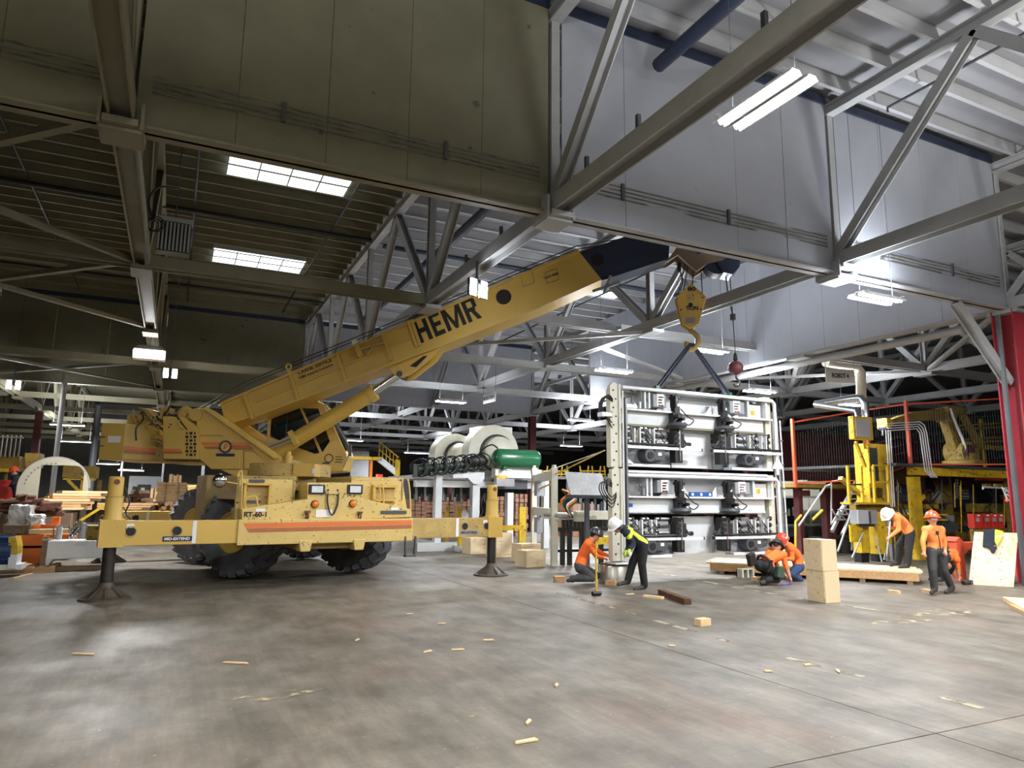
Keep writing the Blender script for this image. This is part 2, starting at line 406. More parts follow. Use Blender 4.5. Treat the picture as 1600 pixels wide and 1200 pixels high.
# skylights
sky = [(0.6, 3.75, 18.1, 19.35), (0.6, 3.75, 25.7, 27.3), (20.5, 25.5, 20.6, 22.0), (26.0, 30.0, 20.8, 22.2), (20.2, 24.5, 25.5, 27.5), (12.9, 14.6, 15.2, 16.4), (13.0, 16.5, 23.5, 24.6), (-12.5, -9.3, 26.0, 27.5)]
for i, (x0, x1, y0, y1) in enumerate(sky):
    wdw = structure(P('window_%d' % (i+1), MB().box(x0, x1, y0, y1, 10.375, 10.4), M['sky']))
    fr = MB()
    for k in range(5):
        xx = x0 + (x1-x0)*k/4; fr.bar((xx, y0, 10.365), (xx, y1, 10.365), 0.035, 0.02)
    for k in range(2): yy = (y0, y1)[k]; fr.bar((x0, yy, 10.5), (x1, yy, 10.5), 0.06, 0.2)
    P('window_frame', fr, M['steel_grey'], wdw)
def truss(x, y0, y1, ms, skip=(), ZC=ZC):
    """warren truss along Y: bottom nodes on the grid, top nodes between them"""
    t = cchild('roof_truss', MB().hbeam((x, y0, ZC+0.15), (x, y1, ZC+0.15), 0.28, 0.3, 0.03, up=(1,0,0)), ms)
    P('top_chord', MB().hbeam((x, y0, ZT-0.1), (x, y1, ZT-0.1), 0.22, 0.24, 0.03), ms, t)
    for yb in YG:
        if not (y0 <= yb <= y1): continue
        P('vertical', MB().hbeam((x, yb, ZC+0.3), (x, yb, ZT-0.2), 0.16, 0.2, 0.02, up=(0,1,0)), ms, t)
        for s in (-1, 1):
            yt = yb + s*(3.175 if not (abs(x-12.15) < .1 and round(yb, 1) == 16.1) else 3.7)
            if y0-0.1 <= yt <= y1+0.1 and (round(yb, 1), s) not in skip:
                P('diagonal', MB().hbeam((x, yb+s*0.12, ZC+0.3), (x, yt, ZT-0.2), 0.2, 0.2, 0.02, up=(1,0,0)), ms, t)
        # the seat where the cross members land
        P('gusset', MB().box(x-0.2, x+0.2, yb-0.35, yb+0.35, ZC-0.09, ZC+0.0), ms, t)
for x in XG:
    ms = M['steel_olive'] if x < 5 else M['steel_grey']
    y1 = 79 if -15 < x < 32 else 47.9
    truss(x, 0.0 if x < 20 else 9.75, y1, ms, ZC=ZC if abs(x-12.15) > .1 else 6.67)
# bracing struts along X
for yb in (16.1, 22.45, 28.8, 41.5, 47.85, 54.2, 60.55, 66.9, 73.25):
    for i in range(len(XG)-1):
        if yb == 22.45 and XG[i+1] < 6: continue
        if yb == 16.1 and 5 < XG[i] < 18: continue
        ms = M['steel_olive'] if XG[i] < 5 else M['steel_grey']
        cchild('strut', MB().hbeam((XG[i]+0.15, yb, ZC+0.17), (XG[i+1]-0.15, yb, ZC+0.17), 0.26, 0.3, 0.03, up=(0,1,0)), ms)
for xa, xb in ((5.38, 12.15), (12.15, 18.08)):      # these two sit higher, clear of the boom
    cchild('strut', MB().hbeam((xa+.1, 17.9, 7.13), (xb-.1, 17.9, 7.13), .26, .3, .03, up=(0,1,0)), M['steel_grey'])
def brace(p, q, ms): cchild('brace', MB().bar(p, q, 0.13, 0.1), ms)
for xa, xb in ((-7.32, -0.97), (-13.67, -7.32)):
    for ya, yb in ((9.75, 16.1), (16.1, 22.45), (28.8, 35.15)):
        brace((xa, ya, ZC+0.12), (xb, yb, ZC+0.12), M['steel_olive']); brace((xa, yb, ZC+0.22), (xb, ya, ZC+0.22), M['steel_olive'])
brace((12.25, 18.7, ZC+0.15), (18.0, 21.8, ZC+0.1), M['steel_grey']); brace((5.5, 22.45, ZC+.1), (12.1, 16.2, ZC+.15), M['steel_grey'])
brace((18.2, 16.2, ZC+.1), (24.4, 22.4, ZC+.1), M['steel_grey']); brace((18.2, 22.4, ZC+.1), (24.4, 16.2, ZC+.1), M['steel_grey'])
brace((18.2, 9.9, ZC+.1), (24.4, 16.0, ZC+.1), M['steel_grey'])
# clad trusses that hang as draft curtains
def curtain_x(y, xa, xb, side, pw=1.27):
    c = cchild('draft_curtain', MB().box(xa, xb, y-0.17, y+0.17, ZC, ZC+0.035).box(xa, xb, y-0.03, y+0.03, ZC, ZC+0.3), M['steel_olive'] if side == 'o' else M['steel_grey'])
    n = max(1, round((xb-xa)/pw)); pw = (xb-xa)/n
    for k in range(n):
        x0 = xa+k*pw; dy = random.uniform(-0.006, 0.006)
        ms = M['olive'] if side == 'o' else M['pale']
        P('panel', MB().box(x0+0.004, x0+pw-0.004, y-0.075+dy, y-0.045+dy, ZC+0.04, ZT), ms, c)
    P('ledger', MB().box(xa, xb, y-0.12, y+0.1, ZT, ZT+0.2), M['navy'], c)
    return c
for i in range(2, 6):
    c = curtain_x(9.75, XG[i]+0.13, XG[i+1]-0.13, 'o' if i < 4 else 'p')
    # rubbing marks left by a rail, and the clips over the seams
    if i >= 3:
        for k in range(2 if i > 3 else 3):
            xx = XG[i]+0.13 + (1+2*k)*1.218 + (0.6 if i == 3 else 0); 
            P('clip', MB().box(xx-0.02, xx+0.035, 9.63, 9.672, ZC+0.55, ZC+0.85), M['darkgrey'], c)
M['rub'] = worn('dark_rub_marks', (104,104,96), 0.42, 6.0, (.12,1,2.5))
for i in (2, 3, 4, 5):
    for k in range(4):
        z = ZC+0.55+k*0.075
        cchild('rub_mark', MB().box(XG[i]+0.3, XG[i+1]-0.3, 9.660, 9.6645, z, z+0.03), M['rub'])
for i in range(0, 6): curtain_x(35.15, XG[i]+0.1, XG[i+1]-0.1, 'o' if XG[i] < 5 else 'p', 2.1)
def curtain_y(x, ya, yb, pw=1.27):
    c = cchild('draft_curtain', MB().box(x-0.17, x+0.17, ya, yb, ZC, ZC+0.035), M['steel_grey'])
    n = round((yb-ya)/pw); pw = (yb-ya)/n
    for k in range(n):
        P('panel', MB().box(x-0.2, x-0.17, ya+k*pw+0.004, ya+(k+1)*pw-0.004, ZC+0.04, ZT), M['pale'], c)
    return c
curtain_y(18.08, 9.95, 28.6)
# sprinkler pipes and conduits
def pipe(pts, r, m_='black'): cchild('pipe', MB().tube([V(*p) for p in pts], r, 8), M[m_], smooth=50)
for x in (-4.2, 1.0-1.1, 3.9): pipe([(x, 4, 10.22), (x, 33, 10.22)], 0.035)
pipe([(-9.5, 8, 10.2), (-9.5, 33, 10.2)], 0.035)
pipe([(-20, 21.7, 10.1), (5.2, 21.7, 10.1)], 0.08); pipe([(-20, 30, 10.1), (5.2, 30, 10.1)], 0.06)
pipe([(7.3, 3.2, 9.6), (7.3, 9.3, 9.6)], 0.13, 'navy')
pipe([(6.9, 10.1, 9.4), (6.9, 30, 9.4)], 0.13, 'navy'); pipe([(5.6, 21.7, 10.0), (17.9, 21.7, 10.0)], 0.09, 'navy')
pipe([(9.4, 3.0, 10.1), (9.4, 8.4, 10.1), (9.4, 8.4, 10.0)], 0.03, 'darkgrey'); pipe([(13.0, 5.6, 10.1), (13.0, 8.9, 10.1), (13.0, 8.9, 10.0)], 0.03, 'darkgrey')
pipe([(9.5, 10.2, 9.9), (9.5, 33, 9.9)], 0.035); pipe([(14.8, 10.2, 9.9), (14.8, 33, 9.9)], 0.035)
pipe([(5.62, 1.5, 7.1), (5.62, 9.3, 7.05), (5.62, 9.7, 6.75), (5.62, 10.3, 6.75), (5.62, 10.7, 7.05), (5.62, 16.0, 7.05)], 0.025, 'darkgrey')
for yy in (3.0, 5.2, 7.6, 9.0, 10.9, 12.3, 14.2): cchild('conduit_hanger', MB().box(5.56, 5.62, yy-0.03, yy+0.03, 6.8, 7.3), M['darkgrey'])
pipe([(12.42, 2.0, 6.89), (12.42, 9.2, 6.89), (12.42, 9.25, 6.62), (12.42, 10.3, 6.62), (12.42, 10.4, 6.89), (12.42, 16, 6.89)], 0.035, 'steel_grey')
pipe([(18.4, 11, 6.35), (18.4, 30, 6.35)], 0.12, 'steel_grey')
# girder seats where truss, curtain and strut meet
for x, m_ in ((-0.97, 'steel_olive'), (5.38, 'steel_grey'), (12.15, 'steel_grey')):
    cchild('girder_seat', MB().box(x-0.24, x+0.24, 9.5, 10.0, ZC-0.14, ZC-0.02).box(x-0.26, x-0.22, 9.45, 10.05, ZC-0.1, ZC+0.25).box(x+0.22, x+0.26, 9.45, 10.05, ZC-0.1, ZC+0.25), M[m_])
# columns
def column(x, y, m_, z1=ZC, w_=0.36, base='maroon'):
    o = P('column', MB().hbeam((0,0,0), (0,0,z1), w_, w_, 0.03, up=(0,1,0)), M[m_]); o.location = (x, y, 0); structure(o)
    P('base_plate', MB().box(-0.3, 0.3, -0.3, 0.3, 0, 0.03), M['darkgrey'], o)
    return o
rc = column(18.12, 9.75, 'redcol', ZC, 0.5)
P('knee_brace', MB().hbeam((-0.25, 0, 4.7), (-2.0, 0.02, 6.45), 0.2, 0.2, 0.03, up=(0,1,0)), M['steel_grey'], rc)
P('conduit', MB().tube([(-0.6, -.1, 0.0), (-0.6, -.1, 6.3)], 0.06, 8), M['darkgrey'], rc)
P('notice', MB().box(-.03, .19, -.275, -.255, 2.75, 2.98), M['label'], rc)
for x, y in ((18.08, 35.15), (-7.32, 35.15), (-7.32, 47.85), (5.38, 47.85), (18.08, 47.85), (30.78, 16.1), (30.78, 35.15)):
    c = column(x, y, 'maroon')
# outer walls
structure(P('wall_far', MB().box(-45, 75, 79.5, 80, 0, 10.7), M['wallfar']))
structure(P('wall_left', MB().box(-45, -44.5, -16, 80, 0, 10.7), M['wallfar']))
structure(P('wall_right', MB().box(74.5, 75, -16, 80, 0, 10.7), M['wallfar']))
structure(P('wall_back', MB().box(-45, 75, -16, -15.5, 0, 10.7), M['wallfar']))

# ================================================================ ceiling lights
def ceiling_light(loc, ang, L, label, power=1.0, group=None, tubes=2, w_=0.46, z_top=None, cat='ceiling light', bright='tube_on', lamp=True):
    t = thing('ceiling_light', label, cat, loc, ang, group)
    n = tubes
    for k in range(n):
        yy = (k-(n-1)/2)*w_/n*1.05
        h = w_/n*0.46
        P('reflector', MB().prism([(-L/2, yy-h, -0.02), (-L/2, yy-h*0.55, 0.05), (-L/2, yy+h*0.55, 0.05), (-L/2, yy+h, -0.02), (-L/2, yy+h*0.8, -0.02), (-L/2, yy+h*.45, .035), (-L/2, yy-h*.45, .035), (-L/2, yy-h*0.8, -0.02)], (L, 0, 0)), M['white'], t)
        P('tube', MB().cyl((-L/2+0.03, yy, 0.0), (L/2-0.03, yy, 0.0), 0.03, n=8).bar((-L/2+0.05, yy, 0.022), (L/2-.05, yy, 0.022), h*1.2, 0.01), M[bright], t)
    P('housing', MB().box(-L/2+0.1, L/2-0.1, -w_*0.2, w_*0.2, 0.05, 0.1).bar((-L/2+.1, -w_/2, .06), (-L/2+.1, w_/2, .06), .05, .02).bar((L/2-.1, -w_/2, .06), (L/2-.1, w_/2, .06), .05, .02), M['white'], t)
    zt = (z_top if z_top else 10.4) - loc[2]
    P('hanger', MB().cyl((-L*0.4, 0, 0.09), (-L*0.4, 0, zt), 0.006, n=4).cyl((L*0.4, 0, 0.09), (L*0.4, 0, zt), 0.006, n=4), M['darkgrey'], t)
    if lamp:
        ys = [0.0] if (group or loc[1] > 22) else [(k-(n-1)/2)*w_/n*1.05 for k in range(n)]
        for yy in ys:
            la = bpy.data.lights.new('lamp', 'AREA'); la.shape = 'RECTANGLE'; la.size = L*0.95; la.size_y = w_ if len(ys) == 1 else w_/n*0.5; la.energy = LAMP*power/len(ys); la.color = (1.0, 0.975, 0.93) if group else (0.93, 0.96, 1.0)
            lo = bpy.data.objects.new('lamp', la); COL.objects.link(lo); lo.parent = t; lo.location = (0, yy, -0.03)
        lb_ = la.copy(); lb_.size_y = w_; lb_.energy = LAMP*power*(UP_FILL*1.7 if group else UP_FILL); l2 = bpy.data.objects.new('lamp', lb_); COL.objects.link(l2); l2.parent = t; l2.location = (0, 0, 0.13); l2.rotation_euler = (PI, 0, 0)   # added upward fill lamp above the housing, brightens roof and curtains
    return t
p = [atZ(1118,192,6.9), atZ(1232,108,6.9), atZ(1155,202,6.9), atZ(1278,125,6.9)]
ceiling_light(((p[0]+p[1]+p[2]+p[3])/4), PI/2, 1.32, 'large twin-tube hanging light glaring at upper right', 0.32, w_=0.52)
LS = [  # px, py, z, angle, length, label, power
 (1370,467,6.0,0,1.25,'hanging twin-tube light below the pale panels right of the steel beams', 1.0),
 (1108,548,6.0,0,1.25,'hanging tube light just behind the crane hook', 1.0),
 (960,580,5.9,0,1.25,'hanging tube light left of the lifted machine frame', 1.0),
 (1188,612,5.6,0,1.25,'hanging tube light over the right end of the lifted frame', 1.0),
 (1330,632,5.4,0,1.3,'tube light under the silver duct of the robot cell', 0.8),
 (705,628,5.7,0,1.25,'hanging light over the crane cab roof', 0.5),
 (908,657,5.5,0,1.25,'hanging light behind the left post of the lifted frame', 1.0),
 (893,697,5.2,0,1.5,'far hanging light between the green tank and the lifted frame', 1.0),
 (655,708,5.0,0,2.2,'far hanging light left of the cream blowers', 1.0),
 (546,688,5.0,0,1.6,'far hanging light beside the cab windscreen', 1.0),
 (105,664,5.0,0,1.4,'far hanging light above the round white plate, upper one', 1.0),
 (118,690,5.0,0,1.9,'far hanging light above the round white plate, lower one', 1.0),
 (205,735,4.4,0,1.8,'far hanging light under the counterweight', 0.8),
 (168,725,4.4,0,1.6,'far hanging light below the counterweight left corner', 0.8)]
for px, py, z, a, L, lb, pw in LS:
    q = atZ(px, py, z)
    if q.y > 62: q = atY(px, py, 62)
    if q.y > 32: pw *= 2.2
    ceiling_light(q, a, L, lb, pw, z_top=min(10.4, q.z+4.4), bright='tube_on' if q.y < 20 else 'tube_far')
# lamps of the same grid over and behind the photographer
for i, (x, y) in enumerate(((-0.4, 1.5), (8.5, -3.5), (13.6, 2.5), (-7.5, 6.0), (-7.0, -4.5), (2.0, -8.5), (20.5, 0.0), (15.0, -7.0))):
    ceiling_light(V(x, y, 7.0), PI/2, 1.32, 'twin-tube hanging light over the open floor beside the photographer', 1.4, group='lights outside the photograph')
# floods: twin LED heads clamped to the steel
def flood(loc, label, s=1.0, n=2, yaw=0.0, power=0.8, group=None, pitch=0.6, hang=True):
    t = thing('flood_light', label, 'flood light', loc, yaw, group)
    P('bracket', MB().bar((-0.2*s, 0.06, 0.18*s), (0.2*s, 0.06, 0.18*s), 0.05*s, 0.05*s).bar((0, 0.06, 0.18*s), (0, 0.06, 0.6*s), 0.04*s, 0.04*s), M['darkgrey'], t)
    if hang: P('hanger', MB().cyl((0, .06, .5*s), (0, .06, 10.63-loc[2]), .012, n=6), M['darkgrey'], t)
    for k in range(n):
        x = (k-(n-1)/2)*0.31*s
        P('lamp_head', MB().box(x-0.095*s, x+0.095*s, 0.0, 0.08*s, -0.19*s, 0.19*s), M['darkgrey'], t)
        P('lens', MB().box(x-0.082*s, x+0.082*s, -0.012, -0.002, -0.17*s, 0.17*s), M['tube_on'], t)
        la = bpy.data.lights.new('lamp', 'AREA'); la.shape = 'RECTANGLE'; la.size = 0.16*s; la.size_y = 0.33*s; la.energy = LAMP*power/n; la.color = (0.98, 0.97, 0.95)
        lo = bpy.data.objects.new('lamp', la); COL.objects.link(lo); lo.parent = t; lo.location = (x, -0.05, 0); lo.rotation_euler = (PI/2-pitch, 0, 0)
    return t
flood(atZ(748,450,6.0), 'bright twin flood light hanging over the HEMR lettering', 0.95, 2, 0.35, 0.9, hang=False)
flood(atZ(266,583,6.0), 'twin flood light hanging behind the crane counterweight', 0.9, 2, 0.1, 0.6)
flood(atZ(21,601,6.0), 'twin flood light at the left edge of the photograph', 0.95, 2, 0.0, 0.6)
q = atZ(234, 551, 6.0)
t = thing('high_bay_light', 'boxy multi-lens light hanging from the left truss line', 'ceiling light', q)
P('housing', MB().prism([(-0.42, -.2, 0.06), (0.42, -.2, .06), (0.3, -.1, .2), (-.3, -.1, .2)], (0, .35, 0)), M['steel_grey'], t)
for k in range(6):
    for j in range(2): P('lens', MB().box(-0.4+k*0.135, -0.29+k*0.135, -0.21, -0.2+.04, -0.2+j*0.12, -0.1+j*0.12), M['tube_on'], t)
P('tray', MB().box(-0.43, 0.43, -.19, .18, -.22, .06), M['white'], t)
P('hanger', MB().cyl((0,0,.2), (0,0,3.6), .012, n=6), M['darkgrey'], t)
la = bpy.data.lights.new('lamp', 'AREA'); la.shape = 'RECTANGLE'; la.size = .8; la.size_y = .4; la.energy = LAMP*1.1
lo = bpy.data.objects.new('lamp', la); COL.objects.link(lo); lo.parent = t; lo.location = (0, 0, -.25)
# louvred unit heater at the left truss
q = atY(272, 368, 15.0)
t = thing('unit_heater', 'slatted metal unit heater hanging beside the left truss line', 'heater', q)
P('cabinet', MB().box(-.3, .3, 0, .3, -.34, .3), M['greenish'], t)
for k in range(9): P('louvre', MB().box(-.29+k*.068, -.255+k*.068, -.03, .0, -.32, .26), M['steel_grey'], t)
P('top_rail', MB().box(-.33, .33, -.05, .2, .28, .36), M['steel_grey'], t)
P('hanger', MB().cyl((0,.1,.3), (0,.1,2.6), .015, n=6), M['darkgrey'], t)

q = atY(238, 352, 14.8); cc_ = thing('cable_coil', 'coil of black cable hanging on the left truss line', 'cable', q)
for k in range(3): P('loop', MB().ring(V(.03*k, 0, .02*k), (.2, 1, .1*k), .11+.02*k, .012, 18), M['black'], cc_, smooth=60)
P('lead', MB().tube([(0,0,.1), (-.1,0,.5), (.05,0,.8), (.4,0,.85)], .02, 6, 5), M['black'], cc_, smooth=50)
P('hook', MB().bar((-.05,.02,.1), (-.75,.1,.12), .02, .02), M['darkgrey'], cc_)
# ================================================================ the crane
CO = V(3.05, 15.45, 0); CA = math.radians(7.5)
CEX = V(math.cos(CA), math.sin(CA), 0); CEY = V(-math.sin(CA), math.cos(CA), 0)
SO = V(2.58, 19.02, 0); SA = math.radians(-24.2)
SEX = V(math.cos(SA), math.sin(SA), 0); SEY = V(-math.sin(SA), math.cos(SA), 0)
def _loc(o, ex, ey, x, y, ly):
    d = _ray(x, y); t_ = ((o-_C).dot(ey)+ly)/d.dot(ey); p_ = _C + d*t_ - o
    return V(p_.dot(ex), ly, p_.z)
def cl(x, y, ly): return _loc(CO, CEX, CEY, x, y, ly)          # carrier frame
def sl(x, y, ly): return _loc(SO, SEX, SEY, x, y, ly)          # superstructure frame
def s2c(v):
    w_ = SO + SEX*v[0] + SEY*v[1] - CO
    return V(w_.dot(CEX), w_.dot(CEY), v[2])
def sdir(v):
    w_ = SEX*v[0] + SEY*v[1]
    return V(w_.dot(CEX), w_.dot(CEY), v[2])
BA = math.radians(-31.3)                                       # the boom's own heading
BEX = V(math.cos(BA), math.sin(BA), 0); BEY = V(-math.sin(BA), math.cos(BA), 0)
def bl(x, y, ly): return _loc(SO, BEX, BEY, x, y, ly)          # boom frame
def b2c(v):
    w_ = SO + BEX*v[0] + BEY*v[1] - CO
    return V(w_.dot(CEX), w_.dot(CEY), v[2])
def bdir(v):
    w_ = BEX*v[0] + BEY*v[1]
    return V(w_.dot(CEX), w_.dot(CEY), v[2])
crane = thing('mobile_crane', 'yellow rough-terrain mobile crane on outriggers with its boom raised to the right', 'crane', CO, CA)
def C_(name, mb, m_, parent=None, **k): return P(name, mb, M[m_] if isinstance(m_, str) else m_, parent or crane, **k)
def S_(name, mb, m_, parent=None, **k): return P(name, mb.tr(s2c), M[m_] if isinstance(m_, str) else m_, parent or crane, **k)

def N_(name, mb, m_, parent=None, **k): return P(name, mb.tr(b2c), M[m_] if isinstance(m_, str) else m_, parent or crane, **k)
# ---- carrier
C_('chassis', MB().box(-0.75, 0.65, -0.2, 8.0, 0.75, 1.75).box(-1.6, 1.5, -.1, .9, .95, 1.45).box(-1.6, 1.5, 7.0, 8.0, .95, 1.45), 'yellow_dirty')
C_('deck', MB().box(-1.5, 1.4, 0.2, 7.9, 1.95, 2.08), 'yellow_dirty')
bumper = C_('bumper', MB().box(-1.95, 1.76, -0.5, -0.12, 0.88, 1.37), 'yellow_worn', bevel=0.015)
C_('stripe', MB().prism([(-1.86,-.504,1.3), (1.72,-.504,1.33), (1.72,-.504,1.24), (-1.8,-.504,1.21)], (0,.003,0)), 'orange_stripe', bumper)
C_('stripe', MB().prism([(-1.8,-.504,1.2), (1.72,-.504,1.23), (1.72,-.504,1.15), (-1.74,-.504,1.12)], (0,.003,0)), 'brown_stripe', bumper)
for x in (-0.62, 0.52): C_('tow_lug', MB().prism([(x-.14,-.52,.95), (x+.14,-.52,.95), (x+.1,-.52,.72), (x-.1,-.52,.72)], (0,.3,0)), 'yellow_worn', bumper, bevel=.02)
front = [(378,817), (378,795), (480,780), (480,754), (566,754), (566,779), (643,796), (643,808)]
fp = C_('front_body', MB().prism([cl(x, y, -.36) for x, y in front], (0, 1.0, 0)), 'yellow_worn', bevel=0.01)
text('lettering', 'RT-60-1', M['ink'], fp, cl(381,808,-.365), (1,0,0), (0,0,1), 0.105, 0.43, bold=0.03)
for xa, xb in ((483,507), (543,566)):
    a = cl(xa, 757, -.37); b = cl(xb, 772, -.37)
    h = C_('headlight', MB().box(a.x, b.x, -.4, -.3, b.z, a.z), 'black', bevel=.01)
    C_('lens', MB().box(a.x+.05, b.x-.05, -.415, -.39, b.z+.03, a.z-.03), 'lens', h)
for x, y in ((492,788), (551,787)):
    a = cl(x, y, -.37); t_ = C_('turn_signal', MB().cyl((a.x,-.365,a.z), (a.x,-.40,a.z), 0.085, 0.075, 20), 'black', smooth=40)
    C_('lens', MB().lathe([(0.068, 0), (0.05, .02), (0, .03)], (a.x,-.4,a.z), (0,-1,0), 16), 'amber', t_, smooth=40)
a = cl(519, 772, -.38); ch = MB()
ch.tube([a+V(-.09,0,.1), a+V(-.1,-.02,-.15), a+V(-.03,-.03,-.4), a+V(.05,-.03,-.4), a+V(.13,-.02,-.15), a+V(.12,0,.1)], .018, 6, 4)
C_('tow_cable', ch, 'greasy', smooth=50)
C_('cable_hanger', MB().box(a.x-.14, a.x+.17, -.4, -.34, a.z+.0, a.z+.06), 'yellow_worn')
a = cl(497, 806, -.375); C_('data_plate', MB().box(a.x-.05, a.x+.3, -.375, -.365, a.z-.03, a.z+.13), 'label')
for x, y in ((407,797), (617,795)): a = cl(x, y, -.37); C_('sticker', MB().box(a.x-.09, a.x+.09, -.372, -.364, a.z-.03, a.z+.03), 'label')
for x, y in ((480,806), (562,807)):
    a = cl(x, y, -.42); C_('shackle', MB().ring(a, (1,0,0), .07, .02, 14).bar(a+V(-.06,0,.08), a+V(.06,0,.08), .03, .05), 'rust', smooth=50)
# fenders
fl_ = C_('fender', MB().prism([(-1.9,.1,1.35), (-1.9,.1,2.24), (-.72,.1,2.24), (-.72,.1,1.35)], (0,.12,0)).box(-1.9,-.72,.1,2.6,2.16,2.24).box(-.8,-.72,.1,2.6,1.4,2.24).box(-1.9,-1.84,.1,2.9,1.75,2.24), 'yellow_worn', bevel=.01)
a = cl(381, 758, .1); b = cl(418, 794, .1)
C_('step_recess', MB().box(a.x, b.x, .085, .1, b.z, a.z), 'yellow_dirty', fl_)
C_('step', MB().box(a.x-.02, b.x+.02, -.05, .1, b.z-.03, b.z+.03).box(a.x-.02, a.x+.03, -.05, .1, b.z, a.z+.03).box(b.x-.03, b.x+.02, -.05, .1, b.z, a.z+.03).box(a.x-.02, b.x+.02, -.05,.1, a.z, a.z+.04), 'yellow', fl_)
C_('tread_plate', MB().box(a.x+.07, b.x-.15, .07, .088, b.z+.1, b.z+.16).box(a.x+.1, b.x-.1, .07, .098, a.z+.06, a.z+.12), 'darkgrey', fl_)
fr_ = C_('fender', MB().prism([(.5,.1,1.5), (.5,.1,2.27), (1.72,.1,2.27), (1.9,.1,1.45)], (0,.12,0)).box(.5,1.75,.1,2.6,2.19,2.27).box(.5,.58,.1,2.6,1.4,2.24).box(1.7,1.76,.1,2.9,1.75,2.26), 'yellow_worn', bevel=.01)
a = cl(583, 760, .1); b = cl(615, 790, .1)
C_('step_recess', MB().box(a.x, b.x, .085, .1, b.z, a.z), 'yellow_dirty', fr_)
C_('step', MB().box(a.x-.04, a.x+.02, -.02, .1, b.z-.05, a.z).box(a.x-.04, b.x+.03, -.02, .1, a.z-.02, a.z+.04).box(a.x-.02,b.x,-.02,.1,b.z+.1,b.z+.14), 'yellow', fr_)
C_('tread_plate', MB().box(cl(594,800,-.34).x, cl(634,800,-.34).x, -.38, -.3, cl(594,803,-.34).z, cl(594,798,-.34).z), 'darkgrey', fr_)
for pts in ([(377,803),(378,741),(374,738),(371,745)], [(383,795),(384,780),(391,776),(400,777),(403,795)], [(590,800),(594,768),(592,760),(598,758),(600,800)], [(642,807),(640,765),(637,748)]):
    C_('handrail', MB().tube([cl(x, y, -.3) for x, y in pts], .018, 6, 3), 'yellow', smooth=50)
a = cl(641, 838, -.5); C_('front_step', MB().bar(a+V(-.12,0,0), a+V(-.1,0,-.4), .05, .03).bar(a+V(.13,0,0), a+V(.11,0,-.4), .05, .03).bar(a+V(-.12,0,-.42), a+V(.13,0,-.42), .12, .04), 'darkgrey')
a = cl(344, 751, .0); mi = C_('mirror', MB().lathe([(0, -.06), (.08, -.05), (.135, -.01), (.14, .01)], a, (0, 1, 0), 24), 'chrome', smooth=40)
C_('mirror_bar', MB().bar(a, cl(372, 756, .05), .03, .02), 'yellow', mi)
# ---- wheels
def tyre_mesh(R=0.9, W=0.7):
    prof = [(.4,-W*.36), (.5,-W*.46), (.72,-W*.5), (.83,-W*.46), (.875,-W*.3), (.88,0), (.875,W*.3), (.83,W*.46), (.72,W*.5), (.5,W*.46), (.4,W*.36)]
    mb = MB().lathe(prof, (0,0,0), (1,0,0), 44); n = 22
    for k in range(n):
        for sd in (-1, 1):
            t0 = 2*PI*(k + (0.5 if sd > 0 else 0))/n; pts = []
            for f, dt in ((0.0, 0.22), (0.25, .13), (0.44, 0.02), (.47, 0.0)):
                tt = t0+dt; r_ = (.905, .905, .885, .83)[[0.0, .25, .44, .47].index(f)]
                pts.append((sd*f*W*1.02, r_*math.cos(tt), r_*math.sin(tt), tt))
            for p1, p2 in zip(pts, pts[1:]):
                c1 = V(*p1[:3]); c2 = V(*p2[:3]); up = V(0, math.cos(p1[3]), math.sin(p1[3]))
                mb.bar(c1-up*.065, c2-up*.065, .15, .12, up)
    return mb
TM = mesh_of(tyre_mesh(), None, 35, 'tyre'); TM.materials.append(M['tyre'])
rim = MB()
for sd in (-1, 1):
    rim.lathe([(.41, .27), (.42, .3), (.37, .29), (.33, .12), (.2, .1), (.14, .2), (0, .21)], (0,0,0), (sd,0,0), 28)
RM = mesh_of(rim, None, 35, 'rim'); RM.materials.append(M['yellow'])
for lx, ly, st in ((-1.32, 1.92, 33), (1.34, 1.98, 30), (-1.45, 6.0, 30), (1.38, 6.05, 30)):
    w_ = P('wheel', TM, None, crane); w_.location = (lx, ly, 1.02); w_.rotation_euler = (0, 0, math.radians(st)); w_.scale = (1.08, 1.105, 1.105)
    r_ = P('rim', RM, None, w_)
    C_('axle', MB().cyl((lx, ly, 1.02), (0, ly, 1.02), .16), 'yellow_dirty')
a = cl(323, 742, 3.7); b = cl(342, 818, 3.7)
C_('side_tank', MB().box(a.x, b.x+.5, 3.7, 5.0, .9, a.z), 'yellow_dirty', bevel=.02)
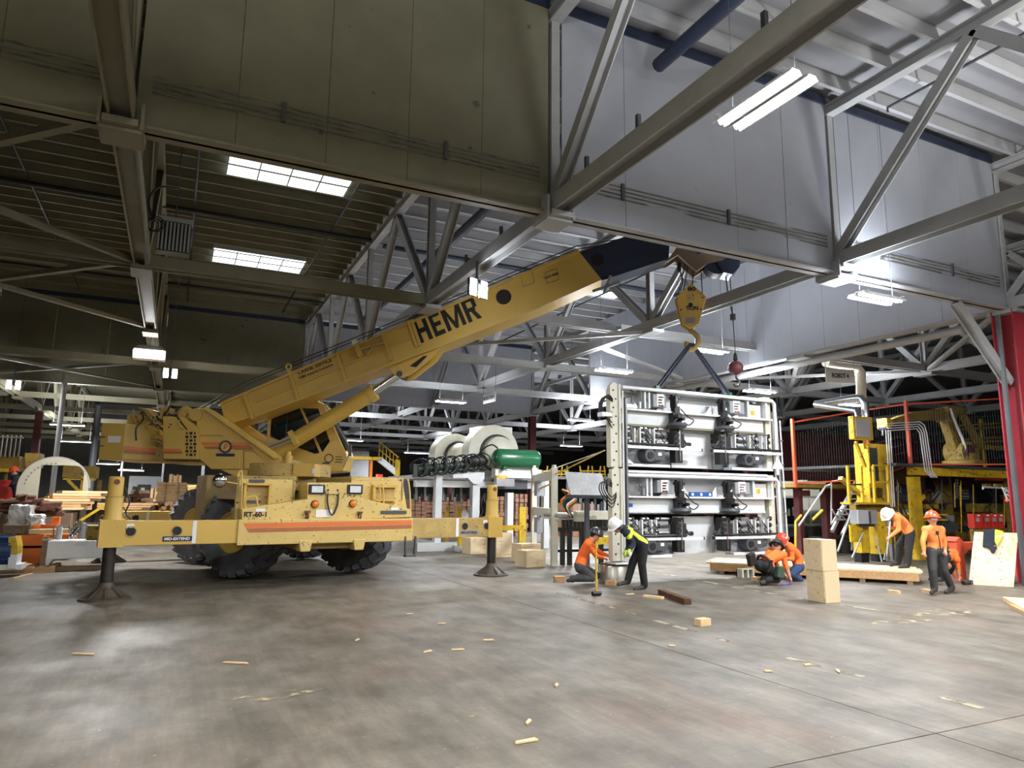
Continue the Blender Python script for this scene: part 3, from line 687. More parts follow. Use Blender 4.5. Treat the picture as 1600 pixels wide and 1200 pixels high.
# ---- outriggers
def outrigger(ly, xa, xb, jx, wornm, lab=True, zt=2.15):
    sgn = -1 if jx < 0 else 1
    o = C_('outrigger_beam', MB().box(min(xa,xb), max(xa,xb), ly-.16, ly+.2, .92, 1.36), wornm, bevel=.012)
    for x in (-3.78, -3.02) if sgn < 0 else (3.18, 3.78):
        C_('lightening_hole', MB().cyl((x, ly-.166, 1.17), (x, ly-.15, 1.17), .085, n=20), 'ink', o)
        C_('hole_rim', MB().ring((x, ly-.162, 1.17), (0,1,0), .09, .012, 20), 'yellow_dirty', o)
    x = -2.72 if sgn < 0 else 2.98
    C_('white_band', MB().box(x-.035, x+.035, ly-.166, ly-.155, .94, 1.355), 'white', o)
    if lab:
        x = -3.25 if sgn < 0 else 3.05
        C_('name_plate', MB().box(x, x+.5, ly-.168, ly-.155, .985, 1.075), 'inkblue' if sgn < 0 else 'midgrey', o)
        text('lettering', 'MID-EXTEND', M['label'] if sgn < 0 else M['inkblue'], o, (x+.03, ly-.169, 1.005), (1,0,0), (0,0,1), .05, .43, bold=.03)
    C_('plate', MB().box(jx-sgn*.28-.06, jx-sgn*.28+.06, ly-.168, ly-.155, 1.24, 1.31), 'label', o)
    j = C_('jack_housing', MB().lathe([(.17,.9), (.17,1.4), (.145,1.45), (.145,1.78), (.125,1.8), (.125,zt-.02), (.1,zt)], (jx,ly,0), (0,0,1), 20).box(jx-.2, jx+.2, ly-.18, ly+.22, .9, 1.38), 'yellow', smooth=35)
    C_('jack_cap', MB().cyl((jx,ly-.13,zt-.1), (jx,ly-.1,zt-.1), .05, n=14), 'rust', j)
    C_('jack_band', MB().cyl((jx,ly,1.77), (jx,ly,1.8), .15, n=20), 'yellow_dirty', j)
    rd = C_('jack_rod', MB().cyl((jx,ly,.92), (jx,ly,.28), .105, n=18), 'greasy', smooth=40)
    pad = MB().lathe([(.42,0), (.42,.03), (.3,.06), (.14,.2), (.1,.3), (0,.3)], (jx,ly,0), (0,0,1), 24)
    for k in range(8):
        t_ = 2*PI*k/8; d = V(math.cos(t_), math.sin(t_), 0)
        pad.prism([V(jx,ly,.25)+d*.09, V(jx,ly,.03)+d*.4, V(jx,ly,.03)+d*.1], d.cross(V(0,0,1))*.025)
    C_('float_pad', pad, 'pad', smooth=25)
    C_('hose', MB().tube([(jx+sgn*-.15,ly+.1,zt-.2), (jx-sgn*.25,ly+.1,1.7), (jx-sgn*.2,ly+.1,1.5), (jx-sgn*.3,ly+.1,1.38)], .015, 6, 4), 'black', o, smooth=50)
outrigger(-.3, -4.2, -1.93, -4.07, 'yellow')
outrigger(-.15, 1.8, 4.15, 4.02, 'yellow_dirty')
outrigger(7.4, -3.65, -1.5, -3.55, 'yellow', lab=False, zt=1.9)
outrigger(7.4, 1.5, 4.2, 4.05, 'yellow', lab=False, zt=1.9)
C_('rear_body', MB().box(-1.6, 1.5, 6.9, 8.3, 1.0, 2.1), 'yellow', bevel=.02)
# ---- superstructure
S_('turntable', MB().lathe([(1.0,2.0), (1.0,2.3), (1.15,2.32), (1.15,2.62), (.9,2.64)], (0,0,0), (0,0,1), 36), 'yellow_dirty', smooth=35)
S_('turntable_floor', MB().box(-2.9, .4, -.9, .9, 2.62, 2.72), 'yellow_dirty')
side = [(307,638), (322,637), (330,640), (441,716), (426,745), (368,745), (320,722), (308,719)]
mp = S_('side_plate', MB().prism([sl(x, y, -.95) for x, y in side], (0, .25, 0)), 'yellow', bevel=.012)
S_('side_plate', MB().prism([sl(x, y, -.95)+V(0,1.65,0) for x, y in side], (0, .25, 0)), 'yellow')
# the raised lip that runs down the plate's sloping edge
S_('edge_flange', MB().bar(sl(322,638,-1.05), sl(432,716,-1.05), .2, .05, (1,0,1.2)), 'yellow', mp)
for pts in ([(312,681), (348,681), (375,712), (375,733), (330,733), (312,718)], [(381,705), (395,705), (416,722), (416,733), (381,733)]):
    S_('hatch', MB().prism([sl(x, y, -.985) for x, y in pts], (0, .034, 0)), 'yellow', mp, bevel=.012)
    S_('hatch_gap', MB().prism([sl(x+(-1 if x < 360 or (380 < x < 384) else 1)*.7, y+(-.7 if y < 706 else .7), -.957) for x, y in pts], (0, .006, 0)), 'rust', mp)
S_('stripe', MB().prism([sl(x, y, -.992) for x, y in ((314,691), (386,692), (392,697), (317,696))], (0,.006,0)), 'orange_stripe', mp)
S_('stripe', MB().prism([sl(x, y, -.992) for x, y in ((318,697.5), (393,698.5), (396,702), (321,701.5))], (0,.006,0)), 'brown_stripe', mp)
# gear emblem with banner
g0 = sl(352, 698, -1.01); gm = MB()
for k in range(22):
    t_ = 2*PI*k/22; d = V(math.cos(t_), 0, math.sin(t_)); gm.bar(g0+d*.11, g0+d*.165, .02, .01, (0,1,0))
gm.ring(g0, (0,1,0), .125, .012, 24, 5)
S_('emblem', gm, 'inkblue', mp)
S_('emblem_face', MB().cyl(g0+V(0,.012,0), g0+V(0,.002,0), .12, n=20), 'yellow', mp)
S_('emblem_figure', MB().bar(g0+V(-.03,-.002,-.07), g0+V(-.01,-.002,.07), .012, .02, (0,1,0)).bar(g0+V(-.03,-.002,-.05), g0+V(.07,-.002,.02), .012, .02, (0,1,0)).ball(g0+V(.03,-.005,.05), (.02,.006,.02), 8, 5), 'inkred', mp)
bn = sl(338, 711, -.98); S_('banner', MB().box(bn.x, bn.x+.45, -.998, -.985, bn.z-.03, bn.z+.04), 'inkblue', mp)
pv = sl(306, 648, -.97); S_('pivot_pin', MB().cyl(pv, pv+V(0,1.9,0), .09, n=18), 'darkgrey', mp, smooth=40)
S_('pivot_boss', MB().cyl(pv+V(0,-.02,0), pv+V(0,.3,0), .16, n=20), 'yellow', mp, smooth=40)
S_('lifting_eye', MB().prism([sl(x, y, -.8) for x, y in ((283,650), (284,640), (287,635), (292,634), (296,637), (298,650))], (0,.08,0)), 'yellow', mp)
# engine box with punched grille
bx = [(254,650.5), (286,651), (308,668), (310,718), (255,717)]
eb = S_('engine_box', MB().prism([sl(x, y, -1.12) for x, y in bx], (0, 1.5, 0)), 'yellow', bevel=.015)
for r_ in range(7):
    for c_ in range(3):
        a = sl(292+c_*6.2, 677+r_*5.6, -1.128); ww = .036 if (r_+c_) % 2 else .016
        S_('grille_hole', MB().box(a.x-ww, a.x+ww, -1.13, -1.115, a.z-.03, a.z+.03), 'ink', eb)
a = sl(254,701,-1.125); b = sl(283,709,-1.125)
S_('stripe', MB().box(a.x, b.x, -1.128, -1.118, (a.z+b.z)/2+.005, a.z), 'orange_stripe', eb); S_('stripe', MB().box(a.x, b.x+.03, -1.128, -1.118, b.z, (a.z+b.z)/2-.005), 'brown_stripe', eb)
S_('grab_handle', MB().tube([sl(x, y, -1.16) for x, y in ((281,657), (279,660), (282,668), (288,670))], .018, 6, 3), 'yellow', eb)
# counterweight: a broad end face and a chamfered inner face
cw = [sl(162,660,-1.05), sl(196,661,-1.05), sl(194,716,-1.05), sl(158,717,-1.05)]
z0, z1 = 2.66, 3.56
pl = [(-4.25,-1.05), (-3.66,-1.05), (-3.05,-.55), (-3.05,.9), (-4.25,.9)]
cwo = S_('counterweight', MB().prism([(x, y, z0) for x, y in pl], (0,0,z1-z0)), 'yellow', bevel=.02)
S_('stripe', MB().prism([(-3.64,-1.056,3.0), (-3.04,-.565,2.96), (-3.04,-.565,2.88), (-3.64,-1.056,2.91)], (-.004,.005,0)), 'orange_stripe', cwo)
S_('stripe', MB().prism([(-3.64,-1.056,2.9), (-3.04,-.565,2.87), (-3.04,-.565,2.8), (-3.64,-1.056,2.82)], (-.004,.005,0)), 'brown_stripe', cwo)
a = sl(169,681,-1.06); S_('paper_label', MB().box(a.x, a.x+.3, -1.058, -1.05, a.z-.16, a.z), 'label', cwo)
for zz in (3.2, 2.98): S_('latch', MB().box(-4.24,-4.13,-1.075,-1.05,zz,zz+.02), 'darkgrey', cwo)
S_('lifting_eye', MB().ring((-3.5,-.8,3.62), (0,1,0), .07, .02, 14), 'yellow', cwo)
S_('rear_link', MB().box(-3.1, -2.7, -.6, .7, 2.68, 3.2), 'yellow_dirty')
# winches
for lx, zz in ((-3.32, 3.76), (-2.36, 3.82)):
    wn = S_('winch_drum', MB().cyl((lx,-.75,zz), (lx,.6,zz), .2, n=20), 'greasy', smooth=40)
    S_('winch_flange', MB().lathe([(.21,0), (.21,.05), (.16,.09), (.1,.1), (.08,.16), (0,.17)], (lx,-.72,zz), (0,-1,0), 22), 'yellow', wn, smooth=35)
    for k in range(6):
        t_ = k*PI/3; S_('bolt', MB().cyl((lx+.12*math.cos(t_),-.83,zz+.12*math.sin(t_)), (lx+.12*math.cos(t_),-.8,zz+.12*math.sin(t_)), .02, n=6), 'yellow_dirty', wn)
    S_('winch_bracket', MB().box(lx-.22, lx+.22, -.6, .5, 3.3, 3.62), 'yellow_dirty', wn)
rnd = random.Random(3)
for k in range(16):
    x0 = -3.1+rnd.uniform(-.5,.6); hs = [(x0,-.98,3.95+rnd.uniform(-.3,.05))]
    for j in range(3): hs.append((hs[-1][0]+rnd.uniform(-.1,.3), -1.0+rnd.uniform(-.12,.12), hs[-1][2]-rnd.uniform(-.05,.3)))
    S_('hydraulic_hose', MB().tube(hs, .022, 6, 4), 'yellow_dirty' if k % 2 else 'greasy', smooth=50)
for k in range(3): S_('hydraulic_hose', MB().tube([(-3.1,-.9,3.25-k*.07), (-2.9,-1.0,3.27-k*.07), (-2.7,-1.0,3.2-k*.09), (-2.55,-1.05,3.0-k*.09)], .02, 6, 4), 'yellow_dirty', smooth=50)
S_('valve_block', MB().box(-3.75,-3.55,-.85,-.6,3.58,3.78), 'yellow_dirty')
S_('valve_block', MB().box(-2.95,-2.72,-.85,-.55,3.6,3.98).cyl((-2.85,-.7,3.97), (-2.85,-.7,4.05), .06), 'yellow_dirty')
# swivel post by the turntable
a = sl(449, 725, -.9)
S_('swing_motor', MB().lathe([(.22,2.3), (.22,2.5), (.17,2.52), (.17,2.62), (.1,2.63), (.1,2.82), (.06,2.83), (.06,2.92)], (a.x, -.85, 0), (0,0,1), 18).box(a.x-.3,a.x+.3,-1.1,-.6,2.2,2.34), 'yellow', smooth=35)
a = sl(470, 735, -.8); S_('valve_box', MB().box(a.x-.12, a.x+.42, -1.1, -.5, 2.3, 2.62), 'yellow', bevel=.02)
a = sl(488, 740, -1.11); S_('tag', MB().box(a.x, a.x+.1, -1.106, -1.1, a.z, a.z+.12), 'label')
# ---- boom
W0 = .42
bt = [(345,631), (904,392), (940,437), (845,479), (400,650), (352,664)]
boom = N_('boom_base_section', MB().prism([bl(x, y, -W0) for x, y in bt], (0, 2*W0, 0)), 'yellow')
def onb(x, y, d=.0): return bl(x, y, -W0-d)
for p1, p2 in (((382,614),(396,655)), ((451,576),(467,626)), ((527,551),(541,594)), ((597,521),(612,563)), ((638,502),(652,543)), ((643,500),(657,540))):
    N_('rib', MB().bar(onb(*p1,.035), onb(*p2,.035), .075, .09, (0,1,0)), 'yellow', boom)
N_('stiffener', MB().bar(onb(400,628,.02), onb(640,530,.02), .05, .045, (0,0,1)), 'yellow', boom)
for e in (((345,631),(904,392)), ((400,650),(845,479))): N_('edge_lip', MB().bar(onb(*e[0],.02), onb(*e[1],.02), .08, .06, (0,0,1)), 'yellow', boom)
A0 = onb(657, 537, .004); A1 = onb(753, 496, .004); U0 = onb(643, 502, .004)
BXU = (A1-A0); BVU = (U0-A0)*.98
def blk_letter(polys, u0, uw):
    mb_ = MB()
    for poly in polys: mb_.prism([A0+BXU*(u0+x*uw)+BVU*y+V(0,-.004,0) for x, y in poly], (0,.006,0))
    N_('lettering', mb_, 'ink', boom)
def rc(x0, y0, x1, y1): return [(x0,y0), (x1,y0), (x1,y1), (x0,y1)]
blk_letter([rc(0,0,.3,1), rc(.7,0,1,1), rc(.3,.4,.7,.6)], 0, .21)
blk_letter([rc(0,0,.34,1), rc(.34,0,1,.19), rc(.34,.41,.9,.59), rc(.34,.81,1,1)], .25, .17)
blk_letter([rc(0,0,.2,1), rc(.8,0,1,1), [(.2,1), (.2,.62), (.42,0), (.5,0), (.5,.3)], [(.8,1), (.8,.62), (.58,0), (.5,0), (.5,.3)]], .455, .3)
blk_letter([rc(0,0,.3,1), rc(.3,.82,.8,1), rc(.3,.4,.8,.57), [(.68,.48), (.98,.55), (.98,.86), (.8,1), (.68,.9)], [(.42,.42), (.72,.42), (1.02,0), (.7,0)]], .79, .21)
A0 = onb(467, 586, .004); A1 = onb(519, 564.5, .004)
text('lettering', 'CRANE SERVICE', M['ink'], boom, b2c(A0), bdir(A1-A0), bdir(V(-.4,0,1)), .11, (A1-A0).length, bold=.02)
A0 = onb(468, 593, .004); A1 = onb(521, 571, .004)
text('lettering', 'HEMR Industrial Contractors', M['ink'], boom, b2c(A0), bdir(A1-A0), bdir(V(-.4,0,1)), .075, (A1-A0).length, bold=.01)
a = onb(787, 464, .0); N_('access_hole', MB().cyl(a+V(0,-.004,0), a+V(0,.02,0), .2, n=24), 'ink', boom)
for cx, cy in ((824,436), (862,431)):
    q = [onb(cx-10, cy-5, .003), onb(cx+8, cy-11, .003), onb(cx+11, cy+6, .003), onb(cx-7, cy+12, .003)]
    mm = MB()
    for i in range(4): mm.bar(q[i], q[(i+1) % 4], .01, .012, (0,1,0))
    N_('outline_mark', mm, 'darkgrey', boom)
A0 = onb(850, 437, .004); A1 = onb(873, 428.5, .004)
text('lettering', 'TADD-8000', M['ink'], boom, b2c(A0), bdir(A1-A0), bdir(V(-.4,0,1)), .06, (A1-A0).length, bold=.02)
N_('sticker', MB().bar(onb(341,634,.003), onb(348,631,.003), .006, .05, (0,0,1)), 'label', boom)
# camera/angle sensor box on the boom side
a = onb(560, 548, .12)
N_('sensor_box', MB().prism([onb(x, y, .26) for x, y in ((549,532), (556,529), (566,552), (559,557))], (0,.26,0)), 'yellow', boom)
N_('sensor_face', MB().prism([onb(x, y, .27) for x, y in ((549,533), (556,530), (558,535), (551,539))], (0,.02,0)), 'white', boom)
N_('sensor_arm', MB().bar(onb(562,546,.14), onb(600,536,.05), .08, .06).bar(onb(572,556,.2), onb(584,540,.05), .05, .05).bar(onb(558,556,.2), onb(562,538,.05), .06, .06), 'yellow_dirty', boom)
N_('lifting_eye', MB().ring(onb(451,573,.03), (0,1,0), .07, .025, 14), 'yellow', boom)
# bracket for the lift cylinder under the boom
br = [(606,567), (692,534), (676,558), (640,586), (628,590), (616,586), (608,574)]
N_('cylinder_bracket', MB().prism([bl(x, y, -.3) for x, y in br], (0,.08,0)).prism([bl(x, y, -.3)+V(0,.52,0) for x, y in br], (0,.08,0)), 'yellow')
N_('bracket_window', MB().prism([bl(x, y, -.306) for x, y in ((640,572), (662,556), (668,556), (650,574))], (0,.01,0)), 'ink', boom)
a = bl(624, 584, -.32); N_('cylinder_pin', MB().cyl(a, a+V(0,.64,0), .08, n=16), 'darkgrey', smooth=40)
cb = [V(-.47,0,2.86), V(2.25,0,4.52), V(2.93,0,5.0)]
lc = N_('lift_cylinder', MB().cyl(cb[0], cb[1], .2, n=24), 'yellow', smooth=40)
N_('cylinder_gland', MB().cyl(cb[1]-(cb[1]-cb[0]).normalized()*.12, cb[1]+(cb[1]-cb[0]).normalized()*.05, .225, n=24), 'yellow', lc, smooth=40)
N_('cylinder_rod', MB().cyl(cb[1], cb[2], .11, n=20), 'chrome', lc, smooth=40)
d_ = (cb[1]-cb[0]); nn = V(0,-1,0)
N_('cylinder_pipe', MB().tube([cb[0]+d_*.22+V(0,-.22,.03), cb[0]+d_*.93+V(0,-.22,.03)], .02, 6).bar(cb[0]+d_*.25+V(0,-.24,0), cb[0]+d_*.29+V(0,-.24,0), .1, .4), 'yellow', lc)
for k in range(2): N_('hydraulic_hose', MB().tube([cb[0]+d_*.27+V(0,-.25,.05-k*.1), cb[0]+d_*.12+V(0,-.4,.12-k*.12), (-.55,-.6,3.1-k*.15), (-.75,-.6,2.9-k*.1)], .025, 6, 5), 'midgrey', lc, smooth=50)
# inner boom section, dark blue, and the head
fl = [(7.35,-.3,8.03), (7.54,-.3,7.16), (9.9,-.3,7.92), (9.94,-.3,8.47), (9.72,-.3,8.81)]
fs_ = N_('boom_inner_section', MB().prism(fl, (0,.6,0)), 'navy')
N_('wear_pad', MB().cyl((8.1,-.305,7.9), (8.1,-.29,7.9), .17, n=20), 'black', fs_)
N_('bottom_plate', MB().bar((7.55,0,7.15), (9.87,0,7.9), .66, .05), 'navy', fs_)
hd = [(9.81,-.32,7.78), (10.04,-.32,8.09), (10.22,-.32,8.36), (11.25,-.32,8.31), (11.52,-.32,8.02), (11.21,-.32,7.81), (10.9,-.32,7.77), (10.58,-.32,7.54), (10.36,-.32,7.75), (10.13,-.32,7.99)]
hp = N_('boom_head', MB().prism(hd, (0,.1,0)).prism([(x, y+.54, z) for x, y, z in hd], (0,.1,0)), 'brown')
N_('head_pin', MB().cyl((10.86,-.35,8.11), (10.86,.35,8.11), .1, n=16).cyl((10.64,-.36,8.03), (10.64,.36,8.03), .05, n=12), 'darkgrey', hp, smooth=40)
N_('sheave', MB().lathe([(.1,-.2), (.33,-.2), (.3,-.1), (.33,0), (.3,.1), (.33,.2), (.1,.2)], (11.13,0,7.82), (0,1,0), 24), 'navy', hp, smooth=30)
N_('sheave_guard', MB().prism([(11.07,-.28,8.0), (11.69,-.28,8.02), (11.65,-.28,7.65), (11.47,-.28,7.45), (11.25,-.28,7.51), (11.12,-.28,7.72)], (0,.56,0)), 'navy', hp)
N_('limit_switch', MB().tube([(10.16,-.2,7.85), (10.18,-.2,7.58), (10.25,-.2,7.34), (10.18,-.2,7.06)], .015, 5, 3).box(10.12,10.21,-.25,-.15,7.58,7.81), 'black', hp)
N_('end_bracket', MB().bar((7.97,-.35,7.05), (8.66,-.35,7.28), .05, .07).bar((8.25,-.35,6.99), (8.43,-.35,7.46), .05, .07), 'midgrey', fs_)
# hoist ropes along the boom top
for k, yy in enumerate((-.12, .12)):
    N_('hoist_rope', MB().tube([(-2.45,yy,4.09), (-1.27,yy,4.77), (2.37,yy,6.23), (7.55,yy,8.35), (10.05,yy,8.7), (10.95,yy,8.4)], .014, 5), 'greasy')
# ---- cab on the far side of the boom
cs = [(-.72,4.34), (.66,4.36), (.78,4.28), (1.42,3.0), (1.46,2.9), (1.38,2.5), (.4,2.42), (-.2,2.7), (-.72,3.0)]
cab = S_('cab', MB().prism([(x,.55,z) for x, z in cs], (0,1.0,0)), 'yellow', bevel=.03)
S_('roof_cap', MB().box(-.66,.62,.5,1.6,4.33,4.42), 'yellow', cab, bevel=.03)
S_('side_window', MB().prism([(x,.535,z) for x, z in ((-.62,4.16), (.12,4.18), (.55,3.35), (.72,2.98), (.6,2.96), (-.1,3.2), (-.62,3.4))], (0,.012,0)), 'tint', cab)
S_('side_window', MB().prism([(x,.535,z) for x, z in ((.2,4.18), (.62,4.18), (.98,3.3), (.8,3.0))], (0,.012,0)), 'tint', cab)
S_('windscreen', MB().prism([(.785,.62,4.2), (1.415,.62,3.06), (1.415,1.48,3.06), (.785,1.48,4.2)], (.02,0,.01)), 'tint', cab)
S_('window_bar', MB().bar((-.2,.53,4.16), (-.2,.53,3.25), .02, .03), 'black', cab)
S_('wiper_frame', MB().tube([(.8,.5,4.3), (1.5,.48,3.2), (1.55,.48,3.0), (1.4,.48,2.6)], .018, 6), 'midgrey', cab)
S_('beacon', MB().cyl((.3,1.0,4.42), (.3,1.0,4.56), .05, n=12), 'chrome', cab)
mm = MB(); c0 = V(.98,.54,2.84)
mm.ring(c0, (0,1,0), .11, .012, 16, 5); mm.bar(c0+V(-.16,0,-.13), c0+V(.03,0,-.13), .012, .03)
S_('emblem', mm, 'inkblue', cab)
S_('emblem_lines', MB().box(1.15,1.33,.54,.548,2.87,2.89).box(1.15,1.36,.54,.548,2.8,2.82).box(1.15,1.33,.54,.548,2.73,2.75), 'inkblue', cab)
S_('cab_mirror', MB().box(1.52,1.6,.4,.46,2.9,3.2), 'darkgrey', cab)
S_('operator_seat', MB().box(.1,.6,.8,1.3,2.7,3.2).box(.05,.2,.8,1.3,3.2,3.9), 'darkgrey', cab)

# ---- hook block, ball and slings hanging from it
hb0 = SO + BEX*10.48; hb0.z = 5.66
def sw(v): return SO + BEX*v[0] + BEY*v[1] + V(0,0,v[2])
blk = thing('hook_block', 'yellow 80 ton hook block hanging from the crane boom', 'hook block', V(hb0.x, hb0.y, 5.66))
def H_(name, mb, m_, parent=blk, **k): return P(name, mb.tr(sw), M[m_], parent, world=True, **k)
kp = [bl(x, y, -.17) for x, y in ((1080,442), (1104,464), (1092,506), (1079,513), (1067,506), (1056,464))]
for yy in (0, .26): H_('cheek_plate', MB().prism([p_+V(0,yy,0) for p_ in kp], (0,.08,0)), 'yellow', bevel=.015)
H_('sheave_pack', MB().cyl((10.48,-.1,6.82), (10.48,.1,6.82), .32, n=24), 'greasy', smooth=40)
a = bl(1079,464,-.18); H_('sheave_pin', MB().cyl(a, a+V(0,.05,0), .1, n=16), 'yellow_dirty')
a = bl(1079,476,-.178); H_('hub_cap', MB().cyl(a, a+V(0,.05,0), .055, n=14), 'inkblue')
a = bl(1075,501,-.178); H_('name_plate', MB().box(a.x-.06,a.x+.17,-.178,-.17,a.z-.07,a.z+.08), 'midgrey')
for (x, y, t_) in ((1074.5,455,'80'), (1072,485,'TON')):
    a = bl(x, y, -.174); text('lettering', t_, M['ink'], blk, sw(a), BEX, (0,0,1), .11, .2 if t_ == '80' else .3, bold=.04, world=True)
for (x, y) in ((1058,467), (1098,465), (1064,484), (1095,483)):
    a = bl(x, y, -.176); H_('bolt', MB().cyl(a, a+V(0,.02,0), .025, n=8), 'rust')
hk = [(1079,511), (1079,517), (1085,521), (1091,529), (1090,538), (1084,545), (1077,546), (1073,540), (1073,534)]
H_('hook', MB().tube([bl(x, y, 0) for x, y in hk], .065, 10, 4).cyl((10.44,0,6.17), (10.44,0,6.32), .12), 'yellow_dirty', smooth=50)
for x in (10.1, 10.22, 10.45, 10.73):
    H_('fall_rope', MB().cyl((x+.02, -.05, 6.93), (x*.55+10.75*.45, -.05, 8.0), .013, n=5), 'greasy')
bl = thing('overhaul_ball', 'dark red overhaul ball with small hook hanging right of the main hook', 'hook ball', sw(V(11.51,0,4.65)))
H_('ball', MB().ball((11.51,0,5.11), (.19,.19,.18), 20, 12), 'maroon', bl, smooth=60)
H_('rope', MB().cyl((11.52,0,5.4), (11.46,0,7.62), .012, n=5), 'greasy', bl)
H_('socket', MB().lathe([(.02,5.28), (.06,5.32), (.04,5.46), (.015,5.5)], (11.51,0,0), (0,0,1), 10), 'greasy', bl)
H_('trip_weight', MB().cyl((11.49,0,6.34), (11.49,0,6.49), .07, n=12).tube([(11.49,0,6.5), (11.4,0,6.9), (11.36,0,7.5)], .02, 5), 'darkgrey', bl)
H_('swivel_hook', MB().tube([(11.51,0,4.95), (11.52,0,4.85), (11.59,0,4.76), (11.57,0,4.67), (11.49,0,4.65), (11.45,0,4.71)], .028, 8, 4), 'greasy', bl, smooth=50)
# ================================================================ the machine frame hanging from the hook
YF = 13.350
def Q(zx, zy, Y=YF): return atY(860+zx/4.2105, 570+zy/4.2105, Y)
fr0 = Q(960, 1245); LF = thing('lifted_press_section', 'tall pale grey machine frame with black actuators being lifted by the crane', 'machine frame', V(11.4, 13.6, 0.43))
def F_(name, mb, m_, parent=LF, **k): return P(name, mb, M[m_], parent, world=True, **k)
def rect(zx0, zy0, zx1, zy1, y0, y1, lev=True):
    """box from a rectangle seen in the photograph; its level taken at the left end, its length from both"""
    a = Q(zx0, zy0); b = Q(zx0, zy1); c = Q(zx1, (zy0+zy1)/2)
    return MB().box(a.x, c.x, y0, y1, b.z, a.z)
# left post, in two lengths
for zt, zb, xa, xb in ((122, 672, 392, 452), (680, 1290, 404, 466)):
    a = Q(xa, zt, 13.250); b = Q(xb, zb, 13.250)
    po = F_('post', MB().box(a.x, b.x, 13.250, 13.420, b.z, a.z-.12).prism([(a.x, 13.250, a.z-.12), (b.x, 13.250, a.z-.12), (b.x, 13.250, a.z-.02), (b.x-.06, 13.250, a.z+.03), (a.x+.08, 13.250, a.z+.03), (a.x, 13.250, a.z-.04)], (0,.1,0)), 'cream')
    n = 9
    for k in range(n):
        z = b.z + .15 + (a.z-b.z-.3)*k/(n-1); x = b.x-.07 if k % 2 else a.x+.08
        F_('bolt_hole', MB().cyl((x, 13.242, z), (x, 13.260, z), .022, n=8), 'ink', po)
    F_('flange', MB().box(b.x, b.x+.05, 13.220, 13.700, b.z, a.z), 'cream', po)
a = Q(392, 150, 13.400); b = Q(384, 430, 13.400); F_('orange_edge', MB().box(a.x-.04, a.x-.01, 13.300, 13.440, b.z, a.z), 'orange', po)
a = Q(325, 312, 13.200); F_('side_arm', MB().box(a.x, a.x+.25, 13.100, 13.300, a.z-.09, a.z), 'white')
for k in range(4):
    h0 = Q(410, 225+k*6, 13.200); F_('cable_loop', MB().tube([h0, h0+V(-.15-.04*k, -.03, .08), h0+V(-.3-.03*k, -.02, -.15), h0+V(-.22, -.02, -.35), h0+V(-.02, 0, -.3-.1*k)], .013, 6, 5), 'black', smooth=50)
    h0 = Q(405, 780+k*8, 13.200); F_('cable_loop', MB().tube([h0, h0+V(-.12-.06*k, -.05, .1), h0+V(-.2-.05*k, -.05, -.1), h0+V(-.05, -.05, -.3-.05*k), h0+V(.1,-.02,-.2)], .013, 6, 5), 'black', smooth=50)
# back sheet (pale) behind everything, right end post
xL = Q(470, 200).x; xR = Q(1412, 400).x
for zt, zb in ((160, 400), (735, 985)):
    a = Q(472, zt); b = Q(472, zb)
    g = F_('girder_web', MB().box(xL, xR+.12, 13.650, 13.680, b.z, a.z), 'lightgrey')
for zt, zb, nm in ((405, 660, 0), (1000, 1262, 1)):
    a = Q(476, zt); b = Q(476, zb); F_('back_sheet', MB().box(Q(860, 500).x-.1, Q(1080, 500).x+.1, 13.600, 13.630, b.z, a.z), 'lightgrey')
    F_('rear_beam', MB().box(xL, xR+.3, 13.720, 13.850, b.z, a.z-.25), 'midgrey')
for zt, zb in ((205, 690), (690, 1170)):
    a = Q(1412, zt); b = Q(1480, zb); F_('end_post', MB().box(xR+.06, xR+.26, 13.400, 13.800, Q(1412,zb+35).z, Q(1412, zt+5).z), 'cream')
